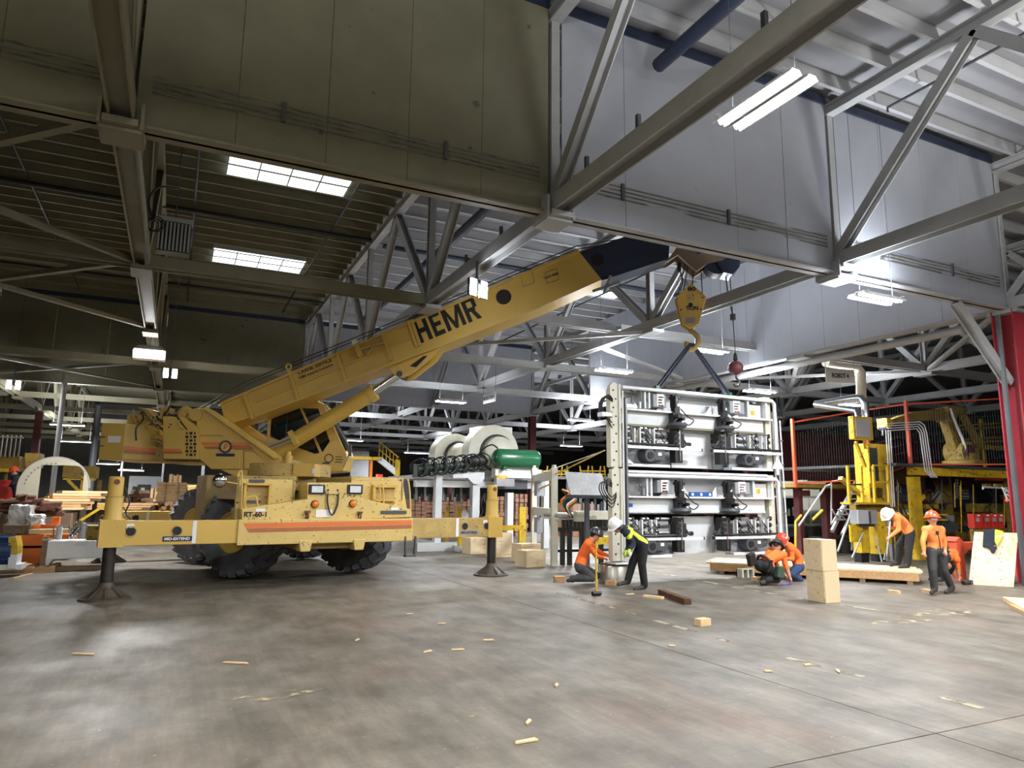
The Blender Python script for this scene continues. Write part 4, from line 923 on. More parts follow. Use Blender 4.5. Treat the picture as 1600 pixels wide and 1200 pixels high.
def girder(z0, dx, first):
    """one tier: top rail, upper web, ledge with stiffeners, lower web, two lift heads"""
    R = lambda x0, y0, x1, y1, ya, yb: rect(x0+dx, y0+z0, x1+dx, y1+z0, ya, yb)
    F_('top_flange', R(458, 138, 1440, 152, 13.300, 13.700), 'lightgrey')
    p_ = Q(458+dx, 150+z0); F_('top_rail', MB().tube([(p_.x, 13.270, p_.z), (xR+.2, 13.270, p_.z), (xR+.27, 13.270, p_.z-.07), (xR+.27, 13.270, p_.z-1.9)], .045, 8), 'white', smooth=50)
    F_('ledge', R(475, 286, 1440, 297, 13.250, 13.660), 'white')
    F_('lower_web', R(475, 297, 1405, 388, 13.400, 13.660), 'lightgrey')
    F_('lower_flange', R(475, 384, 1402, 398, 13.350, 13.700), 'steel_olive' if first else 'lightgrey')
    for sx in (612, 640, 1290, 1410): F_('stiffener', R(sx, 165, sx+12, 288, 13.320, 13.660) if sx < 1000 else MB().box(Q(sx+dx,300).x, Q(sx+dx+12,300).x, 13.320, 13.660, Q(475,288+z0).z, Q(475,160+z0).z), 'lightgrey')
    F_('end_cover', MB().box(Q(1300+dx, 300).x, Q(1400+dx, 300).x, 13.450, 13.500, Q(475,286+z0).z, Q(475,185+z0).z), 'white')
    for bx, mx in ((670, 706), (1172, 1205)):
        x0 = Q(bx+dx, 300).x; x1 = Q(bx+dx+(85 if bx < 900 else 95), 300).x; zt = Q(475, 178+z0).z; zb = Q(475, 262+z0).z
        cbx = F_('control_box', MB().box(x0, x1, 13.300, 13.600, zb, zt), 'midgrey', bevel=.01)
        xa = Q(mx+dx-14, 300).x; xb = Q(mx+dx+32, 300).x
        F_('face_plate', MB().box(xa, xb, 13.285, 13.300, zb+.02, zt+.01), 'label', cbx)
        for r_ in range(4):
            for c_ in range(4 if r_ in (0, 3) else 3):
                x = xa+.05+c_*(xb-xa-.09)/3; z = zt-.06-r_*(zt-zb-.08)/3.3
                F_('button', MB().box(x-.014, x+.014, 13.272, 13.286, z-.016, z+.016), 'ink' if (r_+c_) % 4 else 'inkred', cbx)
    for ax in (778, 1090):
        x0 = Q(ax+dx, 300).x; x1 = Q(ax+dx+50, 300).x; zt = Q(475, 172+z0).z; zb = Q(475, 380+z0).z; xm = (x0+x1)/2
        ac = F_('lift_head', MB().box(x0, x1-.05, 13.190, 13.300, zb+.42, zt).box(x0+.01, x0+.06, 13.165, 13.100, zb+.42, zt-.03).box(x0-.02, x1, 13.175, 13.320, zt-.12, zt-.06), 'black', bevel=.008)
        F_('head_label', MB().box(x1-.1, x1-.06, 13.175, 13.195, zt-.35, zt-.22), 'label', ac)
        F_('head_rail', MB().box(xm-.02, xm, 13.165, 13.195, zb+.42, zt-.05), 'alu', ac)
        F_('head_body', MB().box(x0+.0, x1+.02, 13.180, 13.350, zb+.06, zb+.3).box(x0+.04, x1-.04, 13.165, 13.320, zb+.28, zb+.45).cyl((x0+.04, 13.165, zb+.2), (x0+.04, 13.000, zb+.2), .05).cyl((x1-.06, 13.165, zb+.14), (x1-.06, 13.000, zb+.14), .04), 'black', ac)
        F_('suction_cup', MB().lathe([(.06,.07), (.2,.05), (.24,-.01), (.2,-.07), (.12,-.1)], (xm, 13.200, zb), (0,0,1), 22), 'darkgrey', ac, smooth=40)
        F_('hose', MB().tube([(x1-.02,13.165,zb+.4), (x1+.08,13.030,zb+.2), (x1+.25,13.030,zb+.12), (x1+.22,13.165,zb+.02), (x1+.08,13.165,zb+.08)], .014, 6, 5), 'black', ac, smooth=50)
        for s in (-1, 1):
            x = xm + s*.34; zl = Q(475, 286+z0).z
            F_('gusset', MB().prism([(x-s*.12, 13.400, zl), (x+s*.12, 13.400, zl), (x-s*.1, 13.400, zl+.24)], (0, .02, 0)), 'lightgrey')
    # small pneumatic fittings left of the box
    rg = random.Random(int(z0)+5); zl = Q(475, 286+z0).z; x0 = Q(490+dx, 300).x
    for k in range(6):
        x = x0 + rg.uniform(0, .55); z = zl + rg.uniform(.05, .5)
        F_('pneumatic_line', MB().tube([(x,13.380,z), (x+rg.uniform(-.1,.2),13.360,z+rg.uniform(-.1,.1)), (x+rg.uniform(0,.2),13.360,max(zl+.02,z-rg.uniform(.1,.3)))], .012, 5), 'darkgrey' if k % 2 else 'alu')
    F_('air_valve', MB().box(x0+.02, x0+.3, 13.300, 13.450, zl+.02, zl+.1).cyl((x0+.42,13.350,zl+.02), (x0+.42,13.350,zl+.18), .06, n=12), 'alu')
    F_('tag', MB().box(Q(1335+dx,300).x, Q(1358+dx,300).x, 13.430, 13.445, zl+.1, zl+.22), 'yel_mach')
girder(0, 0, True)
girder(576, 14, False)
def modules(z0, dx, seed):
    """silver gripper units either side of black lift columns, with a white rail and a gear motor"""
    rg = random.Random(seed)
    Zt = Q(480, 412+z0).z; Zm = Q(480, 525+z0).z; Zr = Q(480, 540+z0).z; Zb = Q(480, 648+z0).z
    def X(zx): return Q(zx+dx, 520+z0).x
    for sx0, sx1, mir in ((485, 775, 1), (1200, 1448, -1)):
        xs = [X(sx0) + (X(sx1)-X(sx0))*f for f in (0, .18, .3, .52, .62, 1.0)]
        if mir < 0: xs = [X(sx0)+X(sx1)-x for x in xs][::-1]
        for k in range(5):
            a, b = xs[k]+.01, xs[k+1]-.01
            mm = F_('gripper_unit', MB().box(a, b, 13.400, 13.600, Zm, Zt-(.0 if k % 2 else .04)), ['lightgrey', 'alu', 'white', 'midgrey', 'lightgrey'][k])
            F_('guide', MB().box(a+.02, a+.05, 13.300, 13.400, Zm-.02, Zt), 'white', mm)
            if b-a > .18:
                for j in range(3):
                    z = Zm + .08 + j*.16; F_('cylinder', MB().cyl((a+.04, 13.340, z), (b-.03, 13.340, z), .035, n=10), 'alu' if j != 1 else 'darkgrey', mm, smooth=50)
                    F_('clamp', MB().box(a+.06+j*.03, a+.1+j*.03, 13.300, 13.370, z-.05, z+.05), 'ink', mm)
            else:
                F_('slide', MB().box((a+b)/2-.025, (a+b)/2+.025, 13.320, 13.400, Zm+.05, Zt-.12), 'ink' if k % 2 else 'darkgrey', mm)
                F_('fitting', MB().cyl(((a+b)/2, 13.300, Zm+.2), ((a+b)/2, 13.360, Zm+.2), .03, n=8), 'yel_mach' if k == 1 else 'alu', mm)
        for j in range(4):
            x = rg.uniform(X(sx0)+.05, X(sx1)-.2)
            F_('hose', MB().tube([(x, 13.300, Zt-.05), (x+.1, 13.260, Zt-.2), (x+.02, 13.250, Zm+.15), (x+.2, 13.260, Zm+.0)], .013, 5, 4), 'black', smooth=50)
        # lower part: plate, gear motor, bracket
        F_('lower_plate', MB().box(X(sx0), X(sx1), 13.520, 13.600, Zb, Zr-.02), 'midgrey')
        m0 = X(620 if mir > 0 else 1265)
        mo = F_('gear_motor', MB().box(m0+.2, m0+.48, 13.220, 13.500, Zb+.1, Zb+.36).cyl((m0+.48, 13.350, Zb+.23), (m0+.62, 13.350, Zb+.23), .12, n=16), 'darkgrey', smooth=40)
        F_('gear_case', MB().cyl((m0+.05, 13.200, Zb+.2), (m0+.05, 13.500, Zb+.2), .15, n=18), 'darkgrey', mo, smooth=40)
        F_('shaft_seal', MB().cyl((m0+.05, 13.180, Zb+.2), (m0+.05, 13.220, Zb+.2), .08, n=14), 'ink', mo)
        F_('motor_plate', MB().box(m0+.28, m0+.38, 13.210, 13.230, Zb+.2, Zb+.27), 'label', mo)
        bx0 = X(450) if mir > 0 else X(1440)
        F_('corner_bracket', MB().prism([(bx0, 13.250, Zb), (bx0+.34, 13.250, Zb), (bx0+(.3 if mir < 0 else .18), 13.250, Zb+.1), (bx0+.17, 13.250, Zb+.3)], (0,.05,0)), 'white')
        F_('bottom_bar', MB().box(X(sx0-20), X(sx1), 13.300, 13.600, Zb-.06, Zb), 'white')
    for cx0, cx1 in ((786, 848), (1078, 1150)):
        xa, xb = X(cx0), X(cx1)
        lc_ = F_('lift_column', MB().box(xa+.03, xb-.03, 13.200, 13.400, Zb+.05, Zt+.05), 'black', bevel=.01)
        F_('column_housing', MB().box(xa-.02, xb+.02, 13.175, 13.400, Zm-.02, Zt-.08), 'blackrub', lc_, bevel=.02)
        F_('column_rail', MB().box((xa+xb)/2, (xa+xb)/2+.03, 13.165, 13.200, Zb+.1, Zt), 'alu', lc_)
        for j in range(4):
            z = Zm+.08+j*.12; F_('cap_screw', MB().cyl((xa+.05, 13.155, z), (xa+.05, 13.060, z), .02, n=8), 'alu', lc_)
        for j in range(3):
            s = 1 if cx0 < 900 else -1; xe = xb if s > 0 else xa
            F_('cable', MB().tube([(xe, 13.200, Zt-.2-.04*j), (xe+s*(.12+.04*j), 13.200, Zt-.35), (xe+s*(.12+.03*j), 13.200, Zm+.1), (xe-s*.05, 13.200, Zm-.02)], .018, 6, 5), 'black', lc_, smooth=50)
    for ra, rb in ((482, 965), (1040, 1482)):
        F_('rail', MB().bar((X(ra), 13.220, Zr), (X(rb), 13.220, Zr), .07, .06), 'white')
        F_('rail_end', MB().box(X(rb)-.01 if ra < 900 else X(ra)-.03, X(rb)+.02 if ra < 900 else X(ra), 13.180, 13.260, Zr-.035, Zr+.035), 'ink')
        F_('cable_run', MB().tube([(X(ra), 13.200, Zr+.08), (X(ra)+.6, 13.180, Zr+.07), (X(rb)-.5 if ra < 900 else X(rb), 13.200, Zr+.08)], .03, 6), 'black')
modules(0, 0, 11)
modules(608, 14, 12)
# pipes down the right end and services down the left
for k in range(5): F_('service_pipe', MB().tube([(xR+.3+.07*k, 13.400+.05*(k % 2), Q(475,230).z-.2*(k % 3)), (xR+.36+.07*k, 13.400, .75)], .02, 6), ['white', 'alu', 'midgrey', 'alu', 'lightgrey'][k], smooth=50)
for k in range(6): F_('cross_tie', MB().box(xR+.27, xR+.62, 13.360, 13.380, .9+.62*k, .93+.62*k), 'alu')
for k in range(3): F_('service_pipe', MB().tube([(xL-.07+.05*k, 13.220, .6), (xL-.07+.05*k, 13.220, 4.3-.15*k)], .02, 6), ['white', 'black', 'alu'][k], smooth=50)
F_('foot_plate', MB().box(xL-.35, xL+.15, 13.15, 13.6, .425, .46), 'white')
F_('mid_tie', rect(470, 690, 1440, 706, 13.400, 13.800), 'lightgrey'); F_('yellow_guard', rect(470, 372, 545, 398, 13.700, 13.780), 'yel_mach'); F_('yellow_guard', rect(505, 955, 610, 972, 13.700, 13.780), 'yel_mach')
a = Q(505, 911); b = Q(548, 934); F_('blue_sticker', MB().box(a.x, b.x, 13.385, 13.400, b.z, a.z), 'blue')
# spirit level left on the ledge
a = Q(905, 868); b = Q(1055, 890); zl = Q(489, 286+576).z+.002
lv = thing('spirit_level', 'blue spirit level lying on the ledge of the lifted frame', 'level', V((a.x+b.x)/2, 13.300, zl))
P('bar', MB().box(a.x, b.x, 13.280, 13.320, zl, zl+.11), M['blue'], lv, world=True)
for f in (.12, .5, .88): x = a.x+(b.x-a.x)*f; P('vial', MB().cyl((x, 13.272, zl+.055), (x, 13.285, zl+.055), .035, n=12), M['label'], lv, world=True)
# slings
for i, (x, lb) in enumerate(((1026, 'navy lifting sling from the hook to the left of the frame top'), (1139, 'navy lifting sling from the hook to the right of the frame top'))):
    p0_ = sw(V(10.42+.04*i, 0, 5.74)); p1_ = atY(x, 606 if i == 0 else 613, 13.450); p1_.z = Q(475, 138).z + .0
    d = p1_-p0_; s_ = thing('sling', lb, 'sling', p1_)
    for k in (-1, 1): P('strap', MB().bar(p0_+V(k*.03,0,0), p1_+V(k*.05,0,0), .03, .1, V(0,1,0)), M['navy'], s_, world=True)
    P('end_fitting', MB().bar(p1_, p1_+V(0,0,.1), .12, .1), M['green'], s_, world=True)
# steel drum-like block the left post is being lowered on
ped = thing('steel_pedestal', 'round bare steel pedestal under the left post of the lifted frame', 'pedestal', V(9.02, 13.52, 0))
P('drum', MB().lathe([(.34,0), (.34,.36), (.32,.385), (0,.385)], (0,0,0), (0,0,1), 32), M['greylens'], ped, smooth=40)
P('shim_stack', MB().box(-.26,.3,-.2,.2,.385,.40).box(-.2,.26,-.24,.22,.40,.422), M['rust'], ped)
# ================================================================ mid ground: white gantry with blowers and tank
def box_px(x0, y0, x1, y1, Y, depth):
    """a box whose front face at distance Y covers the given rectangle of the photograph"""
    a = atY(x0, (y0+y1)/2, Y); b = atY(x1, (y0+y1)/2, Y); c = (x0+x1)/2
    return MB().box(a.x, b.x, Y, Y+depth, atY(c, y1, Y).z, atY(c, y0, Y).z)
def grounded(mb):
    z0 = min(v.z for v in mb.v)
    for v in mb.v:
        if v.z < z0+1e-4: v.z = 0
    return mb
GY = 23.5
gan = thing('press_line_gantry', 'long white steel gantry carrying the blowers and green tank', 'gantry', V(10.5, GY, 0))
def G_(name, mb, m_, parent=gan, **k): return P(name, mb, M[m_], parent, world=True, **k)
for x0, x1, yt in ((680,690,744), (738,749,758), (793,802,770), (850,858,750)):
    G_('leg', grounded(box_px(x0, yt, x1, 858, GY, .25)), 'lightgrey' if x0 != 793 else 'white')
G_('beam', box_px(650, 752, 830, 762, GY+.3, .3), 'lightgrey')
G_('beam', MB().prism([atY(x, y, GY-.1) for x, y in ((708,738), (757,738), (757,748), (752,756), (740,756), (731,747), (708,747))], (0,.3,0)), 'lightgrey')
G_('beam', box_px(774, 733, 846, 747, GY-.2, .35), 'white')
G_('tank_bracket', box_px(791, 726, 799, 735, GY-.25, .3), 'white')
G_('top_deck', box_px(648, 744, 850, 750, GY+.6, 3.5), 'lightgrey')
for k in range(9): x = 650+k*14; G_('hanger', box_px(x, 760, x+2.5, 782, GY+.9, .08), 'midgrey')
for k in range(12): x = 648+k*11; G_('clamp_head', box_px(x, 772, x+6, 784, GY+1.1, .12), 'maroon' if k % 2 else 'darkgrey')
G_('base_frame', grounded(box_px(652, 848, 722, 858, GY-.2, .3)), 'lightgrey')
G_('base_rail', MB().bar(atZ(650, 845, .1), atZ(722, 858, .1), .15, .2), 'lightgrey')
G_('dark_duct', box_px(776, 750, 824, 764, GY+.1, .5), 'darkgrey')
G_('valve_bank', box_px(776, 748, 804, 760, GY-.5, .25), 'alu'); G_('valve_bank_cover', box_px(776, 743, 793, 748, GY-.5, .25), 'yel_mach')
# black manifold with hoses
G_('manifold', MB().cyl(atY(652, 733, GY), atY(752, 723, GY), .16, n=14), 'greenish', smooth=40)
rg = random.Random(5)
for k in range(7):
    x = 648+k*16; y = 738-k*1.6
    G_('manifold_post', MB().bar(atY(x, y+8, GY-.1), atY(x, y-13, GY-.1), .14, .14), 'greenish')
    h0 = atY(x+5, y-5, GY-.15)
    for j in range(2): G_('manifold_hose', MB().ring(h0+V(.1*j, -.05*j, .05), (.35, 1, .1*j), .27+.04*j, .025, 18, 6), 'black', smooth=60)
G_('dark_hose_bundle', MB().ball(atY(745, 720, GY-.1), (.45,.2,.22), 14, 8), 'black', smooth=60)
# blowers: scroll housing with a box behind
def blower(cx, cy, r, bx0, by0, bx1, by1, Y, lab):
    c = atY(cx, cy, Y); R = abs(atY(cx+r, cy, Y).x - c.x)
    t = thing('blower', lab, 'blower', V(c.x, Y+.7, c.z-R))
    t_ = lambda name, mb, m_, **k: P(name, mb, M[m_], t, world=True, **k)
    scroll = [c+V(R*math.cos(a_), 0, R*math.sin(a_)) for a_ in [PI*k/14 for k in range(-2, 18)]] 
    scroll += [c+V(-R*.95, 0, -R*.95), c+V(R*.4, 0, -R)]
    t_('scroll_housing', MB().prism(scroll, (0, .75, 0)), 'cream', smooth=30)
    t_('inlet_ring', MB().ring(c+V(.12,-.02,-.05), (0,1,0), R*.66, .05, 28), 'darkgrey', smooth=60)
    t_('inlet_cone', MB().lathe([(R*.64,0), (R*.6,-.25), (R*.35,-.4), (0,-.45)], c+V(.15,-.0,-.05), (0,1,0), 28), 'cream', smooth=50)
    a = atY(bx0, by0, Y+.4); b = atY(bx1, by1, Y+.4)
    t_('plenum_box', MB().box(a.x, b.x, Y+.4, Y+1.6, b.z, a.z), 'white', bevel=.02)
    t_('stand', MB().box(c.x-R*.8, c.x+R*.8, Y, Y+.75, c.z-R*1.02, c.z-R*.95), 'midgrey')
    return t
blower(772, 706, 38, 752, 665, 800, 735, 24.3, 'large cream blower scroll with white box behind the green tank')
blower(712, 712, 32, 695, 680, 742, 735, 26.0, 'cream blower scroll left of the larger one')
# green tank
a = atY(770, 716, GY-.2); b = atY(843, 715, GY-.2); r = .36
tk = thing('air_receiver', 'glossy green horizontal air tank on the white gantry', 'tank', V((a.x+b.x)/2, GY-.2, a.z-r-.06))
P('shell', MB().lathe([(0,0), (.14,.01), (.26,.06), (.33,.13), (r,.22), (r,b.x-a.x-.22), (.33,b.x-a.x-.13), (.26,b.x-a.x-.06), (.14,b.x-a.x-.01), (0,b.x-a.x)], V(a.x, GY-.2, a.z), (1,0,0), 28), M['green'], tk, world=True, smooth=60)
for f in (.2, .85): x = a.x+(b.x-a.x)*f; P('saddle', MB().box(x-.06, x+.06, GY-.45, GY+.05, a.z-r-.06, a.z-r*.8), M['green'], tk, world=True)
P('air_hose', MB().tube([V(a.x+.15, GY-.3, a.z+r), V(a.x-.1,GY-.3,a.z+r+.12), V(a.x-.4,GY-.2,a.z+r-.05), V(a.x-.6,GY-.1,a.z)], .03, 6, 5), M['black'], tk, world=True, smooth=50)
# open white H frame nearer the camera
hf = thing('white_post_frame', 'open white frame of two posts with cross bars left of the lifted frame', 'frame', V(10.3, 19.5, 0))
pA = V(11.0, 21.2, 0); pB = V(9.69, 17.45, 0)
for p_, hgt in ((pA, atY(828, 731, 21.2).z), (pB, atY(866, 731, 17.45).z)): 
    P('post', MB().hbeam(p_, V(p_.x, p_.y, hgt), .17, .2, .03, up=(.3,1,0)), M['cream'], hf, world=True)
    P('foot', MB().box(p_.x-.15, p_.x+.15, p_.y-.15, p_.y+.15, 0, .02), M['cream'], hf, world=True)
    P('post_cap', MB().cyl(V(p_.x,p_.y,hgt), V(p_.x,p_.y,hgt+.08), .06), M['cream'], hf, world=True)
for z in (atY(866, 743, 17.45).z, atY(866, 802, 17.45).z): P('cross_bar', MB().bar(V(pA.x,pA.y,z), V(pB.x,pB.y,z), .1, .25), M['cream'], hf, world=True)
z = atY(866, 757, 17.45).z; P('yellow_strap', MB().bar(V(pA.x,pA.y,z-.15), V(pB.x,pB.y,z+.05), .02, .05), M['yel_mach'], hf, world=True)
P('tie_rope', MB().tube([V(pA.x,pA.y,2.6), atY(945, 704, 13.4)], .012, 5), M['label'], hf, world=True)
P('tie_strap', MB().bar(V(pB.x,pB.y,2.5), atY(940, 706, 13.4), .01, .035), M['yel_mach'], hf, world=True)
P('junction_box', grounded(box_px(839, 752, 852, 775, 19.8, .2)) if False else box_px(839, 752, 852, 775, 19.8, .2), M['midgrey'], hf, world=True)
P('junction_box', box_px(839, 808, 848, 832, 19.8, .2), M['midgrey'], hf, world=True)
# tilted white board and conveyor behind the workers
bd = [atY(x, y, 16.2) for x, y in ((882,737), (940,740), (951,774), (892,773))]
cv = thing('infeed_conveyor', 'grey roller conveyor with black legs between the white frame and the lifted frame', 'conveyor', V(11.0, 17.5, 0))
def K_(name, mb, m_, **k): return P(name, mb, M[m_], cv, world=True, **k)
K_('bed', box_px(872, 802, 952, 812, 17.2, .9), 'cream'); K_('side_beam', box_px(900, 798, 955, 806, 16.9, .15), 'cream'); K_('end_block', box_px(902, 800, 917, 815, 16.8, .2), 'cream')
for k in range(8): K_('roller', MB().cyl(atY(875+k*3, 806, 17.1), atY(875+k*3, 806, 17.1)+V(0,.9,0), .04, n=8), 'galv')
for x in (878, 889, 908, 938): K_('leg', grounded(box_px(x, 830, x+5, 868, 17.4, .12)), 'black')
K_('lower_beam', box_px(872, 824, 955, 830, 17.4, .15), 'black'); K_('lower_tie', box_px(872, 858, 955, 862, 17.6, .1), 'black')
for k in range(12): K_('finger', box_px(880+k*6, 812, 883+k*6, 826, 17.5, .1), 'black')
for k in range(9): K_('tool_post', MB().bar(atY(905+k*5, 800, 17.0), atY(905+k*5, 788-(k % 3)*4, 17.0), .04, .04), 'darkgrey' if k % 2 else 'alu')
K_('yellow_chute', MB().prism([atY(x, y, 17.0) for x, y in ((930,842), (956,838), (956,848), (930,852))], (0,.4,0)), 'yel_mach')
K_('orange_part', box_px(878, 830, 888, 838, 17.7, .2), 'orange')
bo = thing('tilted_board', 'large pale grey board standing tilted above the conveyor', 'board', V(11.2, 16.3, 1.2))
P('sheet', MB().prism(bd, (.02, .03, 0)), M['plastic'], bo, world=True)
P('prop', box_px(892, 773, 948, 779, 16.3, .3), M['darkgrey'], bo, world=True)
P('prop', grounded(box_px(915, 778, 921, 800, 16.5, .08)), M['darkgrey'], bo, world=True)
cb_ = thing('cable_bundle', 'tangle of coloured cables beside the tilted board', 'cables', atY(880, 790, 17.0))
for k, m_ in enumerate(('orange', 'green', 'black', 'black', 'white', 'orange', 'green')):
    q = atY(878+k*2, 765+k*2, 17.0); P('cable', MB().tube([q, q+V(.2,-.05,-.1), q+V(-.05,-.05,-.3), q+V(.1,0,-.55)], .03, 6, 4), M[m_], cb_, world=True, smooth=50)
# yellow barrier and bollards under the gantry
T('yellow_barrier', box_px(775, 821, 818, 829, 21.5, .2), M['yel_mach'], 'low yellow barrier beam behind the right outrigger', 'barrier')
for i, (x0, x1, y0, y1, Y, lb) in enumerate(((717,725,838,858,22.8,'short yellow bollard below the right outrigger beam'), (697,702,792,812,26,'yellow post under the gantry nearest the crane'), (714,721,791,812,26,'yellow post under the gantry second from the crane'), (812,822,792,816,24,'yellow cabinet between the gantry legs'))):
    T('yellow_post', grounded(box_px(x0, y0, x1, y1, Y, .15)), M['yel_mach'], lb, 'post')
T('round_bollard', grounded(MB().lathe([(.14,0), (.14,1.2), (.1,1.32), (0,1.38)], atY(726,840,25.5)*1.0 - V(0,0,atY(726,840,25.5).z), (0,0,1), 16)), M['white'], 'white round-topped bollard between the gantry legs', 'bollard', smooth=40)
# veneer stacks behind the gantry
def sheet_stack(x0, y0, x1, y1, Y, depth, lab, n=10, m_='veneer', grp=None, ground=True, wob=.05):
    a = atY(x0, y0, Y); b = atY(x1, y1, Y); zb = 0 if ground else b.z
    t = thing('veneer_stack', lab, 'veneer stack', V((a.x+b.x)/2, Y+depth/2, zb), 0, grp); rg_ = random.Random(int(x0*7+y0))
    h = (a.z-zb)/n
    for k in range(n):
        d = rg_.uniform(-wob, wob); e = rg_.uniform(-wob, wob)
        mb = MB(); N_ = 6; top = []; 
        z0_, z1_ = zb+k*h+.01, zb+(k+1)*h
        xs = [a.x+d+(b.x+e-a.x-d)*i/N_ for i in range(N_+1)]
        poly = [V(x, Y+d, z0_) for x in xs] + [V(x, Y+d, z1_+rg_.uniform(-.12,.04)*h) for x in xs[::-1]]
        mb.prism(poly, (0, depth, 0)); P('sheet_bundle', mb, M[m_], t, world=True)
    for f in (.3, .72):
        x = a.x+(b.x-a.x)*f; P('strap', MB().box(x-.006, x+.006, Y-.06, Y+depth+.06, zb, a.z+.02), M['greenish'], t, world=True)
    return t
for i, (x0, y0, x1, y1, Y, lb) in enumerate(((642,780,664,810,31,'tan veneer stack behind the crane front fender'), (666,776,692,810,31.3,'tan veneer stack behind the second gantry leg'), (694,777,721,810,33.2,'tan veneer stack in the middle behind the gantry'), (724,780,742,810,31,'tan veneer stack left of the third gantry leg'), (776,776,792,806,31.5,'tan veneer stack right of the outrigger jack'), (806,772,824,806,31,'tan veneer stack left of the white post frame'))):
    sheet_stack(x0, y0, x1, y1, Y, 1.3, lb)
sheet_stack(246, 753, 289, 800, 38, 1.8, 'tall strapped veneer stack behind the crane rear tyre, left one', 16, 'veneer2', wob=.03)
sheet_stack(294, 756, 313, 800, 40.5, 1.8, 'tall strapped veneer stack behind the crane rear tyre, right one', 16, 'veneer2', wob=.03)
sheet_stack(264, 741, 283, 752, 45, 1.8, 'small veneer stack standing far behind the strapped stacks', 3, 'veneer2')
sheet_stack(236, 763, 247, 800, 42, 1.5, 'pale stack left of the tall strapped stacks', 4, 'veneer2')
sheet_stack(895, 786, 930, 800, 30, 1.5, 'tan veneer stack seen under the tilted board', 4)
# ================================================================ plywood boxes on the floor
def crate(pts, h, lab, m_='plywood', name='plywood_box', cat='box', open_=False):
    mb = MB().prism([V(p_.x, p_.y, 0) for p_ in pts], (0,0,h))
    t = thing(name, lab, cat, V(sum(p_.x for p_ in pts)/len(pts), sum(p_.y for p_ in pts)/len(pts), 0))
    n = len(pts)
    for i in range(n):
        a, b = V(pts[i].x, pts[i].y, 0), V(pts[(i+1) % n].x, pts[(i+1) % n].y, 0)
        d = (b-a).normalized(); P('side_panel', MB().bar(a+V(0,0,h/2)+d*.005, b+V(0,0,h/2)-d*.005, .018, h), M[m_ if i % 2 == 0 else 'plywood2'], t, world=True)
    P('lid', MB().prism([V(p_.x, p_.y, h) for p_ in pts], (0,0,.02)), M[m_], t, world=True)
    return t
def quad(px, py, w_, d, ang):
    c = atZ(px, py, 0); a = math.radians(ang); e1 = V(math.cos(a), math.sin(a), 0); e2 = V(-math.sin(a), math.cos(a), 0)
    return [c, c+e1*w_, c+e1*w_+e2*d, c+e2*d]
crate(quad(823, 887, .66, .5, 12), .42, 'small plywood box nearest the white post frame')
crate(quad(815, 879, .7, .5, 10), .5, 'open-topped plywood box just behind the smallest one')
crate(quad(775, 871, .6, .6, 8), .72, 'taller plywood box right of the outrigger jack')
crate(quad(735, 866, .7, .55, 8), .5, 'low plywood box left of the outrigger jack')
# tall box in front of the crouching pair: two boxes stacked
cA = atZ(1290, 943, 0); 
bq = [cA, cA+V(.35,-.03,0), cA+V(.38,.4,0), cA+V(.03,.43,0)]
hb = .57
for i, lb in enumerate(('lower plywood box of the stacked pair before the crouching workers', 'upper plywood box of the stacked pair before the crouching workers')):
    t = thing('plywood_box', lb, 'box', V(cA.x, cA.y+.35, hb*i+.0))
    off = V(-.015*i, .01*i, .002)
    for k in range(4):
        a = bq[k]+off; b = bq[(k+1) % 4]+off; d = (b-a).normalized()
        P('side_panel', MB().bar(a+V(0,0,hb*i+hb/2)+d*.004, b+V(0,0,hb*i+hb/2)-d*.004, .018, hb-.006), M['plywood2' if k % 2 == 0 else 'plywood'], t, world=True)
    P('lid', MB().prism([p_+off+V(0,0,hb*(i+1)-.02) for p_ in bq], (0,0,.016)), M['plywood2'], t, world=True)

# ================================================================ left: motor, tank, orange frame, lumber
def pallet(name, lab, o, w_, d, n=6, m_='lumber2', h=.14, ang=0):
    t = thing(name, lab, 'pallet', o, ang)
    for k in range(3): P('stringer', MB().box(0, w_, k*(d-.08)/2, k*(d-.08)/2+.08, 0, h-.025), M[m_], t)
    for k in range(n): x = k*(w_-.12)/(n-1); P('deck_board', MB().box(x, x+.12, 0, d, h-.023, h), M[m_], t)
    return t
o = atZ(-8, 897, 0); pallet('pallet', 'small pale pallet under the blue motor', V(o.x, o.y, 0), 1.15, 1.0)
mx = atZ(0, 893, .14)
mo = thing('electric_motor', 'blue electric motor with yellow and white belt guard on a pallet', 'motor', V(mx.x, mx.y+.2, .14))
def A_(name, mb, m_, par=mo, **k): return P(name, mb, M[m_], par, world=True, **k)
Ym = mx.y+.2
c = atY(-2, 862, Ym); A_('motor_body', MB().cyl(V(c.x-.4, Ym+.3, c.z), V(c.x+.22, Ym+.3, c.z), .33, n=24), 'bluemotor', smooth=40)
for k in range(12): t_ = 2*PI*k/12; A_('fin', MB().box(c.x-.38, c.x+.2, Ym+.3+.34*math.cos(t_)-.012, Ym+.3+.34*math.cos(t_)+.012, c.z+.34*math.sin(t_)-.012, c.z+.34*math.sin(t_)+.012), 'bluemotor')
g_pts = [atY(x, y, Ym) for x, y in ((13,840), (25,839), (28,855), (27,866), (24,890), (12,890))]
A_('guard', MB().prism(g_pts[:1]+g_pts[1:4]+[atY(13,866,Ym)], (0,.6,0)), 'yel_mach'); A_('guard_base', MB().prism([atY(13,866.5,Ym), atY(27,866.5,Ym), atY(24,889,Ym), atY(12,889,Ym)], (0,.6,0)), 'white')
A_('base', MB().box(c.x-.45, c.x+.45, Ym+.05, Ym+.6, .145, .26), 'white')
YT = 20.2
tk2 = thing('hydraulic_tank', 'white rectangular hydraulic tank with filters and pump on top', 'tank', V(-2.0, YT+.4, 0))
def B_(name, mb, m_, **k): return P(name, mb, M[m_], tk2, world=True, **k)
